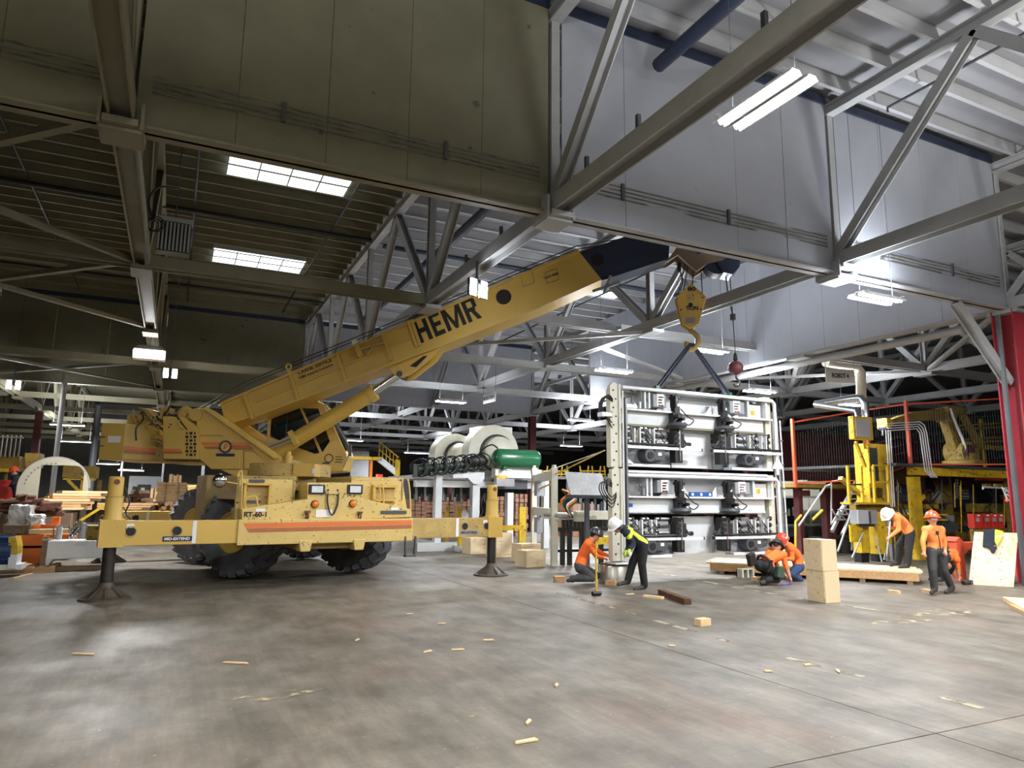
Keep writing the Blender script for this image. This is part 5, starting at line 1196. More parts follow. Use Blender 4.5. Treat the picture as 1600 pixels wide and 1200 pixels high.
B_('tank_body', box_px(73, 845, 163, 873, YT, .8), 'white', bevel=.02)
B_('end_plate', box_px(64, 844, 73, 884, YT+.02, .8), 'oldwood')
for x0, x1, x2 in ((71,83,73), (156,163,162)):
    B_('leg', MB().prism([atY(x0, 873, YT), atY(x1, 873, YT), atY(x2, 886, YT), atY(x0 if x0 < 100 else x2-1, 886, YT)], (0,.8,0)), 'lightgrey')
for cx, r, y0, y1 in ((91.5, 5, 822, 843), (130, 6, 817, 840)):
    a = atY(cx, y1, YT+.35); b = atY(cx, y0, YT+.35); R = abs(atY(cx+r, y1, YT+.35).x-a.x)
    B_('filter', MB().lathe([(R,0), (R,(b.z-a.z)*.85), (R*.8,(b.z-a.z)*.9), (R*.8,b.z-a.z), (0,b.z-a.z)], a, (0,0,1), 18), 'lightgrey', smooth=40)
a = atY(137, 832, YT+.4); b = atY(160, 832, YT+.4); B_('pump_motor', MB().cyl(a, b, .2, n=18), 'yel_mach_dark', smooth=40)
for k in range(4): a = atY(112+k*3.5, 838-k*4, YT+.3); B_('fitting', MB().ball(a, .07, 10, 6).cyl(a, a+V(0,0,.2), .04), 'chrome', smooth=50)
B_('pipe', MB().tube([atY(x, y, YT+.3) for x, y in ((84,843), (84,824), (90,821), (108,822), (110,840))], .02, 6), 'galv')
B_('pipe', MB().tube([atY(x, y, YT+.3) for x, y in ((136,818), (165,817))], .025, 6), 'galv')
B_('breather', MB().cyl(atY(73,845,YT+.4), atY(73,838,YT+.4), .05), 'midgrey')
B_('valve_plate', MB().prism([atY(x, y, YT-.005) for x, y in ((114,853), (122,846), (141,846), (133,853))], (0,.01,0)), 'lightgrey')
sk = thing('timber_skid', 'heavy dark timber skid under the white hydraulic tank', 'skid', V(-2.1, YT+.4, 0))
for k in range(2): P('timber', grounded(box_px(60, 885, 164, 893, YT-.1+k*.7, .22)), M['oldwood'], sk, world=True)
# orange frame behind
og = thing('orange_machine_base', 'orange steel machine base lying behind the hydraulic tank', 'machine base', V(-3.0, 22, 0))
def O_(name, mb, m_, **k): return P(name, mb, M[m_], og, world=True, **k)
O_('upper_beam', box_px(-15, 836, 66, 853, 21.8, .5), 'orange'); O_('lower_beam', grounded(box_px(-15, 857, 66, 880, 22.0, .6)), 'orange'); O_('gap_plate', box_px(-15, 853, 66, 857, 22.1, .4), 'ink')
O_('rear_beam', box_px(60, 835, 118, 848, 23.2, .4), 'orange')
O_('tray', MB().prism([atY(x, y, 22.0) for x, y in ((42,820), (64,820), (60,826), (46,826))], (0,.6,0)), 'orange'); O_('upright', box_px(80, 808, 92, 825, 22.6, .3), 'orange'); O_('cross_piece', box_px(60, 820, 92, 826, 22.5, .2), 'orange')
pl2 = atY(5, 834, 21.9)
t = thing('pallet', 'grey weathered pallet on top of the orange machine base', 'pallet', V(pl2.x, 21.9, pl2.z))
P('stringer', box_px(6, 824, 46, 834, 21.9, .1), M['oldwood'], t, world=True)
for k in range(3): P('block', box_px(5+k*15, 824, 9+k*15, 835, 21.88, .6), M['oldwood'], t, world=True)
P('deck_board', box_px(4, 820, 48, 824, 21.85, .8), M['oldwood'], t, world=True)
T('lumber_beam', box_px(45, 827, 118, 834, 21.75, .3), M['lumber'], 'pale squared timber lying on the orange machine base', 'timber')
def wrapped(x0, y0, x1, y1, Y, d, lab):
    a = atY(x0, y0, Y); b = atY(x1, y1, Y); mb = MB(); bm_ = bmesh.new(); bmesh.ops.create_cube(bm_, size=1); bmesh.ops.subdivide_edges(bm_, edges=bm_.edges, cuts=4, use_grid_fill=True); rg_ = random.Random(int(x0))
    vs = []
    for v in bm_.verts: vs.append(V(a.x+(v.co.x+.5)*(b.x-a.x), Y+(v.co.y+.5)*d, b.z+(v.co.z+.5)*(a.z-b.z)) + V(rg_.uniform(-1,1), rg_.uniform(-1,1), 0 if v.co.z < -.49 else rg_.uniform(-1,.4))*.04)
    mb.add(vs, [[v.index for v in f.verts] for f in bm_.faces]); bm_.free()
    return T('wrapped_parcel', mb, M['plastic'], lab, 'parcel')
wrapped(14, 789, 44, 820, 22.3, .8, 'large shrink-wrapped parcel on the weathered pallet'); wrapped(42, 804, 65, 820, 22.0, .6, 'smaller white shrink-wrapped parcel on the orange tray')
# round white plate with a square cut-out
YD = 27.0; cx, cy = 83, 762; c = atY(cx, cy, YD); R = abs(atY(cx+55, cy, YD).x-c.x)
dk = thing('saw_guard_plate', 'round bone-white plate with a rectangular cut-out behind the lumber pile', 'plate', V(c.x, YD, 0))
wx0, wx1, wz1 = atY(62, 745, YD).x, atY(131, 745, YD).x, atY(95, 727, YD).z
mb = MB(); outer = [c+V(R*math.cos(a_), 0, R*math.sin(a_)) for a_ in [PI*k/20 for k in range(0, 21)]]
inner = []
for p_ in outer: inner.append(V(min(max(p_.x, wx0), wx1), YD, min(p_.z, wz1) if True else 0))
for i in range(20): mb.prism([outer[i], outer[i+1], inner[i+1], inner[i]], (0, .05, 0))
mb.box(c.x-R, wx0, YD, YD+.05, 0.0, c.z); mb.box(wx1, c.x+R, YD, YD+.05, 0.0, c.z)
P('face', mb, M['disc'], dk, world=True)
P('rim', MB().tube([V(p_.x, YD+.15, p_.z) for p_ in outer], .04, 6).tube([V(p_.x, YD+.3, p_.z) for p_ in outer], .04, 6), M['midgrey'], dk, world=True)
for k in range(10): a_ = PI*(.5+k*.05); P('rivet', MB().cyl(c+V(R*.8*math.cos(a_), -.01, R*.8*math.sin(a_)), c+V(R*.8*math.cos(a_), .0, R*.8*math.sin(a_)), .03, n=6), M['midgrey'], dk, world=True)
# lumber: loose boards, every one of them an object
LB = []
def board(p, q, w_, h, m_, lab, grp): 
    o = T('lumber_board', MB().bar(p, q, w_, h), M[m_], lab, 'board', grp); return o
rg = random.Random(21)
bm1 = {}
def rboard(o, ang, L, w_, h, m_, lab, grp, tilt=0.0):
    key = (round(L, 1), w_, h, m_)
    if key not in bm1:
        bm1[key] = mesh_of(MB().box(0, L, -w_/2, w_/2, 0, h)); bm1[key].materials.append(M[m_])
    ob = P('lumber_board', bm1[key], None); ob.location = o; ob.rotation_euler = (0, tilt, ang)
    ob['label'] = lab; ob['category'] = 'board'; ob['group'] = grp; return ob
hp0 = atY(24, 797, 24.2); ha = math.radians(38); hd_ = V(math.cos(ha), math.sin(ha), 0); hn_ = V(-math.sin(ha), math.cos(ha), 0)
for r_ in range(7):
    for k in range(9-r_):
        o = hp0 + hn_*(k*.2+r_*.1) - hn_*.1 + hd_*(r_*.22+k*.1+rg.uniform(0,.25)) + V(0,0,r_*.082)
        rboard(o, ha, 1.5 if rg.random() < .5 else 1.8, .17, .07, 'lumber' if rg.random() < .75 else 'lumber2', 'pale rough board in the loose lumber heap before the round plate', 'boards of the loose lumber heap')
heap = MB()
for k in range(70):
    x = 8+rg.uniform(0,82); y = 800 - rg.uniform(0,30)*(1-abs(x-45)/90) ; p_ = atY(x, y+4, 23.9+rg.uniform(0,.4))
    heap.obox(p_, V(rg.uniform(.1,.28), rg.uniform(-.05,.1), rg.uniform(-.05,.05)), V(0,.12,.02), V(.01,0,rg.uniform(.03,.07)))
T('bark_heap', heap, M['bark'], 'dark bark-edged offcuts heaped under the pale boards', 'offcuts', kind='stuff')
T('heap_support', grounded(box_px(0, 802, 110, 822, 24.6, 1.6)), M['oldwood'], 'dark timber stack carrying the loose lumber heap', 'timber stack')
h2 = atY(112, 796, 27.6)
for r_ in range(3):
    for k in range(5-r_):
        rboard(h2 + V(r_*.25+rg.uniform(-.1,.2), k*.26+r_*.12, r_*.075), math.radians(8), 1.9, .22, .06, 'lumber' if k % 2 else 'veneer2', 'long pale board on the second heap behind the outrigger jack', 'boards of the second heap')
T('heap_support', grounded(box_px(96, 797, 168, 828, 28.5, 1.4)), M['oldwood'], 'timber stack carrying the second heap of boards', 'timber stack')
T('black_post', grounded(box_px(143, 782, 150, 818, 26.5, .2)), M['black'], 'square black post standing in the lumber behind the outrigger jack', 'post')
# logs: short round pieces with dark ends
lg = mesh_of(MB().cyl((0,0,0), (1.5,0,0), .085, n=9), None, 50); lg.materials.append(M['bark']); lg2 = mesh_of(MB().cyl((0,0,0), (1.5,0,0), .085, n=9), None, 50); lg2.materials.append(M['lumber2'])
def logpile(x0, x1, yb, Y, n0, rows, lab, grp):
    a = atY(x0, yb, Y); b = atY(x1, yb, Y); st_ = (b.x-a.x)/max(1, n0-1)
    for r_ in range(rows):
        for k in range(n0-r_):
            if r_ and rg.random() < .25: continue
            o = P('split_log', lg if rg.random() < .6 else lg2, None); o.location = V(a.x+(k+r_*.5)*st_, Y+rg.uniform(-.3,.1), a.z+.09+r_*.16); o.rotation_euler = (0, 0, math.radians(80)); o['label'] = lab; o['category'] = 'log'; o['group'] = grp
logpile(196, 226, 790, 34, 6, 4, 'dark-ended split log in the pile left of the strapped veneer', 'logs of the left pile')
logpile(234, 302, 804, 31, 12, 3, 'dark-ended split log in the long pile above the rear outrigger beam', 'logs of the long pile')
T('log_bed', grounded(box_px(190, 790, 235, 812, 33.8, 1.5)), M['lumber2'], 'plank bed under the left log pile', 'plank bed'); T('log_bed', grounded(box_px(200, 804, 305, 825, 30.8, 1.4)), M['oldwood'], 'plank bed under the long log pile', 'plank bed')
# green cabinets and grey wall far left
cbn = thing('transformer_cabinet', 'dark green electrical cabinet behind the left log pile', 'cabinet', V(0, 50, 0))
P('body', grounded(box_px(214, 757, 234, 785, 50, 1.5)), M['greenish'], cbn, world=True); P('notice', box_px(220, 762, 226, 766, 49.95, .04), M['label'], cbn, world=True)
T('transformer_cabinet', grounded(box_px(206, 760, 213, 785, 50.2, 1.4)), M['greenish'], 'narrow dark green cabinet left of the wider one', 'cabinet')
structure(T('wall_partition', grounded(box_px(200, 744, 250, 790, 58, .3)), M['steel_grey'], 'grey partition wall far behind the log piles', 'wall'))
# yellow saw line far left, built from posts, decks and rails
sl_ = thing('saw_line', 'yellow saw line machinery at the far left edge', 'machine', V(-8, 32, 0))
def SL(name, mb, m_, **k): return P(name, mb, M[m_], sl_, world=True, **k)
SL('deck', box_px(-30, 712, 30, 734, 33, 2.0), 'yel_mach_dark'); SL('deck_rail', box_px(-30, 732, 28, 737, 32.8, .2), 'yel_mach')
for k in range(6): SL('post', box_px(-6+k*7, 680, -4+k*7, 714, 32.9, .08), 'steel_olive')
SL('top_rail', box_px(-8, 682, 36, 684, 32.85, .08), 'steel_olive'); SL('guard_panel', box_px(38, 708, 62, 730, 34, 1.0), 'yel_mach_dark')
SL('leg', grounded(box_px(4, 730, 8, 800, 33.1, .15)), 'yel_mach_dark'); SL('leg', grounded(box_px(56, 726, 60, 800, 34, .15)), 'yel_mach_dark')
SL('red_cabinet', grounded(box_px(-10, 750, 26, 776, 30.5, .8)), 'red')
s2 = thing('log_deck', 'yellow steel log deck behind the round plate', 'machine', V(-4, 36, 0))
def S2(name, mb, m_, **k): return P(name, mb, M[m_], s2, world=True, **k)
S2('deck', box_px(98, 728, 150, 746, 36, 1.5), 'yel_mach_dark'); S2('leg', grounded(box_px(124, 744, 131, 800, 35.9, .2)), 'yel_mach'); S2('brace', MB().bar(atY(106, 750, 35.9), atY(126, 770, 35.9), .12, .12).bar(atY(146, 748, 35.9), atY(130, 758, 35.9), .12, .12), 'yel_mach')
S2('leg', grounded(box_px(150, 750, 156, 800, 36.3, .2)), 'yel_mach_dark'); S2('rail', box_px(98, 748, 150, 750, 35.9, .1), 'yel_mach')
for i, (x0, x1, Y, m_, lb) in enumerate(((77,86,33,'steel_grey','pale round column behind the round white plate'), (186,189,40,'steel_grey','slim grey pole right of the outrigger jack'), (250,253.5,40,'galv','galvanised pole at the strapped veneer'), (312,317,41,'galv','galvanised pole behind the front tyre'), (134,146,44,'darkgrey','dark steel column right of the round plate'))):
    c = atY((x0+x1)/2, 767, Y); r_ = abs(atY(x1, 767, Y).x-atY(x0, 767, Y).x)/2
    T('pole', MB().cyl((c.x, Y, 0), (c.x, Y, 6.6 if i != 1 else 5), r_, n=14), M[m_], lb, 'pole', smooth=50)
T('yellow_strut', MB().bar(atY(112, 822, 25.5), atY(166, 788, 25.5), .08, .08), M['yel_mach'], 'slanting yellow bar in the lumber left of the outrigger jack', 'bar')
# stair far behind the cab
st = thing('mezzanine_stair', 'white stair with yellow rails far behind the crane cab', 'stairs', V(12, 45, 0))
a = atY(592, 717, 45); b = atY(622, 741, 45); P('stringer', MB().bar(a, b, .3, .35), M['white'], st, world=True)
for k in range(6): p_ = a+(b-a)*(k/5.5); P('baluster', MB().bar(p_, p_+V(0,0,1.1), .05, .05), M['yel_mach'], st, world=True)
P('handrail', MB().bar(a+V(0,0,1.1), b+V(0,0,1.1), .08, .08).bar(a+V(0,0,.6), b+V(0,0,.6), .06, .06), M['yel_mach'], st, world=True)
P('landing', MB().bar(a, a+V(-2,0,0), .8, .2), M['yel_mach'], st, world=True)
P('post', grounded(box_px(578, 716, 582, 748, 44.8, .15)), M['orange'], st, world=True); P('post', grounded(box_px(618, 718, 625, 748, 44.8, .2)), M['yel_mach'], st, world=True)
structure(T('wall_cladding', grounded(box_px(548, 705, 576, 760, 52, .3)), M['steel_grey'], 'grey clad wall section far behind the crane cab', 'wall'))
T('red_box', box_px(590, 741, 598, 748, 40.6, .4), M['red'], 'small red box on the deck far behind the crane cab', 'box')
T('work_deck', grounded(box_px(575, 748, 640, 756, 40.5, 2.5)), M['darkgrey'], 'dark work deck far behind the crane front', 'deck')

for i, (x0, x1, lb) in enumerate(((842, 888, 'yellow guard rail far behind the white post frame'), (908, 946, 'yellow guard rail far behind the tilted board'))):
    t = thing('guard_rail', lb, 'guard rail', atY(x0, 745, 33))
    for y in (736, 741): P('rail', MB().bar(atY(x0, y, 33), atY(x1, y, 33), .07, .07), M['yel_mach'], t, world=True)
    for k in range(5): x = x0+(x1-x0)*k/4; P('post', MB().bar(atY(x, 745, 33), atY(x+(2 if k % 2 else -2), 728, 33), .06, .06), M['yel_mach'], t, world=True)
    P('walkway', box_px(x0-4, 744, x1+4, 748, 33, 1.0), M['midgrey'], t, world=True)
    for x in (x0, x1): P('leg', grounded(box_px(x-1, 748, x+1, 790, 33.3, .15)), M['midgrey'], t, world=True)
# ================================================================ right: robot cell
YR = 15.2
rb = thing('robot_platform', 'yellow steel mezzanine platform carrying the robot behind the red column', 'platform', V(21, 16, 0))
def R_(name, mb, m_, par=None, **k): return P(name, mb, M[m_], par or rb, world=True, **k)
R_('edge_beam', box_px(1430, 733, 1592, 745, YR, .3), 'yel_mach'); R_('deck', box_px(1400, 728, 1600, 732, YR-.05, 5.0), 'darkgrey')
R_('post', grounded(box_px(1431, 745, 1442, 850, YR+.02, .25)), 'yel_mach'); R_('knee', MB().bar(atY(1443, 775, YR+.1), atY(1426, 790, YR+.1), .12, .12), 'yel_mach')
R_('post', grounded(box_px(1583, 745, 1592, 850, YR+.3, .25)), 'yel_mach_dark')
R_('deck', box_px(1246, 757, 1395, 763, 17.6, 3.0), 'yel_mach_dark')
for x in (1250, 1292, 1300): R_('column', grounded(box_px(x, 762, x+6, 860, 18.2, .25)), 'maroon')
R_('column_plate', box_px(1250, 766, 1266, 775, 18.1, .1), 'maroon')
# inner machinery
mc = thing('press_machine', 'grimy yellow press machinery under the robot platform', 'machine', V(23, 17.5, 0))
def M_(name, mb, m_, **k): return P(name, mb, M[m_], mc, world=True, **k)
M_('side_frame', grounded(box_px(1396, 740, 1430, 865, 16.6, .4)), 'yel_mach_dark'); M_('window', box_px(1398, 757, 1428, 772, 16.55, .05), 'navy'); M_('lower_window', box_px(1398, 773, 1428, 784, 16.5, .06), 'darkgrey')
M_('gauge', MB().ring(atY(1404, 764, 16.5), (0,1,0), .12, .025, 16), 'midgrey')
M_('panel', grounded(box_px(1461, 757, 1488, 802, 16.8, .5)), 'yel_mach_dark'); M_('cross_beam', box_px(1440, 788, 1474, 795, 16.4, .2), 'yel_mach'); M_('lower_beam', box_px(1396, 825, 1500, 846, 17.0, .4), 'yel_mach_dark')
M_('dark_head', box_px(1446, 747, 1461, 770, 16.7, .4), 'black'); M_('hose_nest', MB().ring(atY(1448, 776, 16.6), (0,1,.3), .25, .05, 18), 'maroon', smooth=60)
M_('feed_opening', box_px(1488, 746, 1525, 790, 17.2, .1), 'navy'); M_('slatted_belt', MB().prism([atY(x, y, 17.0) for x, y in ((1496,748), (1512,748), (1514,780), (1494,780))], (0,.1,0)), 'midgrey'); M_('red_block', box_px(1498, 747, 1514, 764, 16.9, .1), 'maroon')
for k in range(7): M_('slat', MB().box(atY(1495,750+k*4.4,16.95).x, atY(1513,750,16.95).x, 16.9, 16.96, atY(1495,751+k*4.4,16.95).z, atY(1495,750+k*4.4,16.95).z), 'galv')
for p1, p2 in (((1418,803),(1436,823)), ((1452,803),(1438,823)), ((1436,800),(1436,850))): M_('brace', MB().bar(atY(*p1, 16.0), atY(*p2, 16.0), .14, .12), 'yel_mach')
M_('chute', MB().prism([atY(x, y, 15.9) for x, y in ((1462,797), (1503,826), (1484,832), (1455,838), (1448,815))], (.1,.5,0)), 'darkgrey'); M_('chute_lip', MB().bar(atY(1503, 828, 15.85), atY(1524, 822, 15.85), .2, .1), 'black')
for k in range(5): M_('guide_rod', MB().cyl(atY(1462+k*2, 767, 16.5), atY(1462+k*2, 787, 16.5), .025, n=6), 'midgrey' if k % 2 else 'yel_mach')
M_('right_beam', box_px(1526, 787, 1585, 800, 16.2, .4), 'yel_mach_dark'); M_('right_panel', grounded(box_px(1490, 800, 1600, 850, 17.5, .3)), 'yel_mach_dark'); M_('right_dark', grounded(box_px(1522, 746, 1583, 787, 18.5, .2)), 'black')
M_('red_tool', box_px(1535, 745, 1567, 751, 17.0, .3), 'red')
for k in range(2): M_('yellow_block', box_px(1542+k*18, 756, 1549+k*18, 760, 17.2, .2), 'yel_mach')
rg5 = random.Random(9)
for k in range(16):                                   # hoses, valves and housings crowding the press
    x = rg5.uniform(1398, 1580); y = rg5.uniform(752, 840); Y_ = rg5.uniform(15.9, 16.4); w5 = rg5.uniform(3, 9); h5 = rg5.uniform(3, 12)
    M_('valve_housing', box_px(x, y, x+w5, y+h5, Y_, .2), rg5.choice(['darkgrey', 'black', 'yel_mach_dark', 'midgrey', 'maroon']))
for k in range(14):
    x = rg5.uniform(1396, 1590); y = rg5.uniform(748, 800); q5 = atY(x, y, 15.9)
    M_('machine_hose', MB().tube([q5, q5+V(rg5.uniform(-.3,.3),-.05,-.3), q5+V(rg5.uniform(-.4,.4),.05,-.7), q5+V(rg5.uniform(-.3,.3),0,-1.1)], .022, 6, 4), 'black', smooth=50)
for k in range(10):
    x = rg5.uniform(1396, 1590); M_('conduit_drop', MB().cyl(atY(x, rg5.uniform(746, 760), 15.8), atY(x+1, rg5.uniform(790, 850), 15.8), .02, n=6), rg5.choice(['galv', 'darkgrey', 'yel_mach']))
for y in (806, 814, 854): M_('rail', MB().bar(atY(1398, y, 15.7), atY(1480, y-2, 15.7), .06, .06), 'yel_mach')
# robot
RY = 16.8
ro = thing('industrial_robot', 'large grimy yellow industrial robot arm behind the red mesh fence', 'robot', atY(1505, 725, RY))
def A2(name, mb, m_, **k): return P(name, mb, M[m_], ro, world=True, **k)
j0, j1, j2, j3 = atY(1500, 707, RY), atY(1478, 648, RY), atY(1425, 652, RY), atY(1388, 660, RY)
A2('base', MB().lathe([(.7,0), (.7,.15), (.55,.2), (.5,.45), (0,.45)], atY(1505,727,RY), (0,0,1), 24), 'yel_mach_dark', smooth=40)
A2('shoulder', MB().cyl(j0+V(0,-.35,0), j0+V(0,.4,0), .42, n=24), 'yel_mach_dark', smooth=40); A2('shoulder_motor', MB().cyl(j0+V(0,-.42,0), j0+V(0,-.3,0), .27, n=20), 'maroon', smooth=40)
for k in range(10): t_ = 2*PI*k/10; A2('bolt', MB().cyl(j0+V(.34*math.cos(t_),-.37,.34*math.sin(t_)), j0+V(.34*math.cos(t_),-.34,.34*math.sin(t_)), .035, n=6), 'midgrey')
A2('body_block', MB().box(j0.x+.25, j0.x+.85, RY-.25, RY+.3, j0.z-.25, j0.z+.2), 'yel_mach_dark', bevel=.04)
A2('lower_arm', MB().prism([j0+V(-.4,-.15,0), j0+V(.3,-.15,.05), j1+V(.32,-.15,0), j1+V(.1,-.15,.25), j1+V(-.3,-.15,.1)], (0,.35,0)), 'yel_mach_dark', bevel=.05)
A2('elbow', MB().cyl(j1+V(0,-.25,0), j1+V(0,.3,0), .3, n=20), 'yel_mach_dark', smooth=40)
A2('upper_arm', MB().prism([j1+V(.2,-.12,.28), j1+V(.2,-.12,-.2), j2+V(-.1,-.12,-.14), j3+V(0,-.12,-.1), j3+V(0,-.12,.1), j2+V(0,-.12,.2)], (0,.28,0)), 'yel_mach_dark', bevel=.04)
A2('wrist', MB().cyl(j3+V(-.25,0,0), j3+V(.1,0,0), .14, n=14).box(j3.x-.35, j3.x-.1, RY-.2, RY+.2, j3.z-.25, j3.z+.12), 'yel_mach', smooth=40)
A2('rear_link', MB().bar(atY(1500, 642, RY-.2), atY(1533, 700, RY-.2), .18, .2), 'yel_mach_dark'); A2('top_link', MB().bar(atY(1478, 640, RY-.2), atY(1502, 642, RY-.2), .2, .25), 'yel_mach_dark')
A2('cable_dress', MB().tube([j1+V(-.2,-.3,.2), j1+V(.0,-.35,-.4), j0+V(-.3,-.35,.4), j0+V(-.2,-.35,-.1)], .05, 6, 5), 'label', smooth=50)
A2('gripper', MB().bar(j3+V(-.3,0,-.1), j3+V(-.35,0,-.5), .05, .05).bar(j3+V(-.15,0,-.1), j3+V(-.12,0,-.45), .05, .05).cyl(j3+V(-.25,-.15,-.2), j3+V(-.25,.15,-.2), .12), 'darkgrey')
# red fence with wire mesh
fpts = [(1243, 655, 757, 17.6), (1361, 636, 752, 16.6), (1423, 627, 728, 15.4), (1592, 618, 728, 13.9)]
fc = thing('mesh_fence', 'orange-red fence of square posts and wire mesh on the robot platform', 'fence', V(20.5, 15.5, 2.6))
tops = [atY(x, yt, Y) for x, yt, yb, Y in fpts]; bots = [atY(x, yb, Y) for x, yt, yb, Y in fpts]
zt_ = 4.55
for i, (a, b) in enumerate(zip(tops, bots)):
    if i < 3: P('post', MB().bar(V(b.x, b.y, b.z-.1), V(b.x, b.y, a.z), .09, .09), M['redorange'], fc, world=True)
for i in range(3):
    t0, t1, b0, b1 = tops[i], tops[i+1], bots[i], bots[i+1]
    t0 = V(b0.x, b0.y, t0.z-.12); t1 = V(b1.x, b1.y, t1.z-.12)
    P('rail', MB().bar(t0, t1, .05, .05), M['redorange'], fc, world=True); P('rail', MB().bar(b0+V(0,0,.05), b1+V(0,0,.05), .05, .05), M['redorange'], fc, world=True)
    L = (b1-b0).length; n = int(L/.09); mw = MB()
    for k in range(1, n): f = k/n; mw.bar(b0.lerp(b1, f)+V(0,0,.05), t0.lerp(t1, f), .004, .004)
    for k in range(1, 8): f = k/8; mw.bar(b0.lerp(t0, f), b1.lerp(t1, f), .004, .004)
    P('wire_mesh', mw, M['darkgrey'], fc, world=True, kind='stuff')
# control tower with ladder frame and screen
tw = thing('control_tower', 'yellow control tower with dark door beside the robot fence', 'cabinet', V(20, 15.5, 0))
def W_(name, mb, m_, **k): return P(name, mb, M[m_], tw, world=True, **k)
W_('cabinet', box_px(1357, 694, 1394, 786, 15.6, .5), 'yel_mach', bevel=.02); W_('door', box_px(1360, 700, 1373, 752, 15.56, .06), 'greenish'); W_('door_frame', box_px(1358, 697, 1360, 755, 15.54, .08), 'yel_mach'); W_('door_frame', box_px(1373, 697, 1376, 755, 15.54, .08), 'yel_mach')
for k in range(6): W_('louvre', box_px(1362, 763+k*2.6, 1379, 764.3+k*2.6, 15.55, .06), 'ink')
for x in (1324, 1345, 1364, 1386): W_('rail_post', MB().bar(atY(x, 728, 15.2), atY(x+3, 786, 15.2), .07, .07), 'yel_mach')
for y in (730, 756): W_('guard_rail', MB().bar(atY(1364, y-3, 15.2), atY(1388, y-3, 15.2), .05, .05), 'yel_mach')
W_('guard_rail', MB().bar(atY(1326, 757, 15.2), atY(1346, 757, 15.2), .05, .05), 'darkgrey')
W_('brace', MB().bar(atY(1337, 690, 15.4), atY(1352, 730, 15.4), .08, .08), 'yel_mach'); W_('brace', MB().bar(atY(1313, 747, 15.9), atY(1348, 775, 15.9), .15, .12), 'yel_mach')
W_('walk_deck', box_px(1328, 785, 1394, 788, 15.0, .35), 'yel_mach'); W_('deck_beam', box_px(1338, 789, 1392, 800, 15.3, .25), 'yel_mach_dark')
for x0, x1, y1 in ((1345, 1358, 864), (1371, 1384, 866)):
    W_('leg', box_px(x0, 800, x1, y1, 15.15, .3), 'yel_mach'); W_('leg_sleeve', grounded(box_px(x0+1, y1, x1, 880, 15.2, .25)), 'black')
W_('yellow_plate', box_px(1329, 820, 1348, 847, 14.95, .05), 'yel_mach'); W_('yellow_plate', box_px(1385, 822, 1393, 850, 15.4, .06), 'yel_mach')
W_('service_post', grounded(box_px(1390, 735, 1394, 875, 15.5, .1)), 'galv')
sc_ = thing('operator_screen', 'grey operator screen in a square yellow frame at the tower top', 'screen', atY(1350, 690, 15.3))
P('frame', box_px(1334, 651, 1364, 687, 15.3, .2), M['yel_mach'], sc_, world=True, bevel=.02); P('display', box_px(1338, 655, 1360, 683, 15.28, .03), M['screen'], sc_, world=True); P('arm', MB().bar(atY(1350, 686, 15.4), atY(1352, 700, 15.6), .08, .08), M['yel_mach'], sc_, world=True)
eb_ = thing('electrical_box', 'light grey electrical box on the yellow legs behind the stacked boxes', 'box', atY(1355, 820, 14.8))
P('body', box_px(1341, 797, 1371, 819, 14.8, .3), M['midgrey'], eb_, world=True, bevel=.01); P('door', box_px(1341, 797.5, 1357, 818.5, 14.78, .03), M['screen'], eb_, world=True); P('handle', box_px(1359, 799, 1361, 818, 14.77, .03), M['darkgrey'], eb_, world=True); P('bracket', box_px(1345, 819, 1367, 823, 14.9, .15), M['darkgrey'], eb_, world=True)
# conduits, ducts
def duct(name, lab, pts, r, m_, cat):
    mb = MB().tube(pts, r, 10); return T(name, mb, M[m_], lab, cat, smooth=50)
cd = thing('conduit_bundle', 'bundle of bright steel conduits bending down past the fence', 'conduits', atY(1440, 745, 15.0))
for k in range(4):
    P('conduit', MB().tube([atY(1386+k, 662+k*3.6, 15.1), atY(1437-k*1.5, 659+k*3.6, 15.1), atY(1444-k*3, 664+k*3.4, 15.1), atY(1448-k*3.6, 676, 15.1), atY(1456-k*3.6, 735, 15.1), atY(1464-k*3, 746, 15.1)], .018, 6), M['white'], cd, world=True, smooth=50)
for k in range(3): P('conduit', MB().tube([atY(1384+k*3.5, 672, 15.3), atY(1392+k*3, 792, 15.3)], .016, 6), M['white'], cd, world=True, smooth=50)
sd_ = thing('silver_duct', 'silver insulated duct bending down to the operator screen', 'duct', atY(1352, 650, 15.8))
P('run', MB().tube([atY(1273, 632, 17.0), atY(1300, 628, 16.6), atY(1335, 622, 16.0), atY(1345, 622, 15.8), atY(1351, 630, 15.7), atY(1352, 652, 15.7)], .13, 12), M['alu'], sd_, world=True, smooth=60)
P('run', MB().tube([atY(1273, 632, 17.0), atY(1300, 636, 16.4), atY(1338, 641, 15.6), atY(1341, 652, 15.5)], .1, 12), M['alu'], sd_, world=True, smooth=60)
wd = thing('white_duct', 'pale round duct elbow right of the ROBOT 4 sign', 'duct', atY(1345, 590, 17.0)); P('elbow', MB().tube([atY(1290, 566, 17), atY(1325, 571, 17), atY(1338, 573, 17), atY(1345, 582, 17), atY(1346, 630, 17)], .17, 12), M['cream'], wd, world=True, smooth=60)
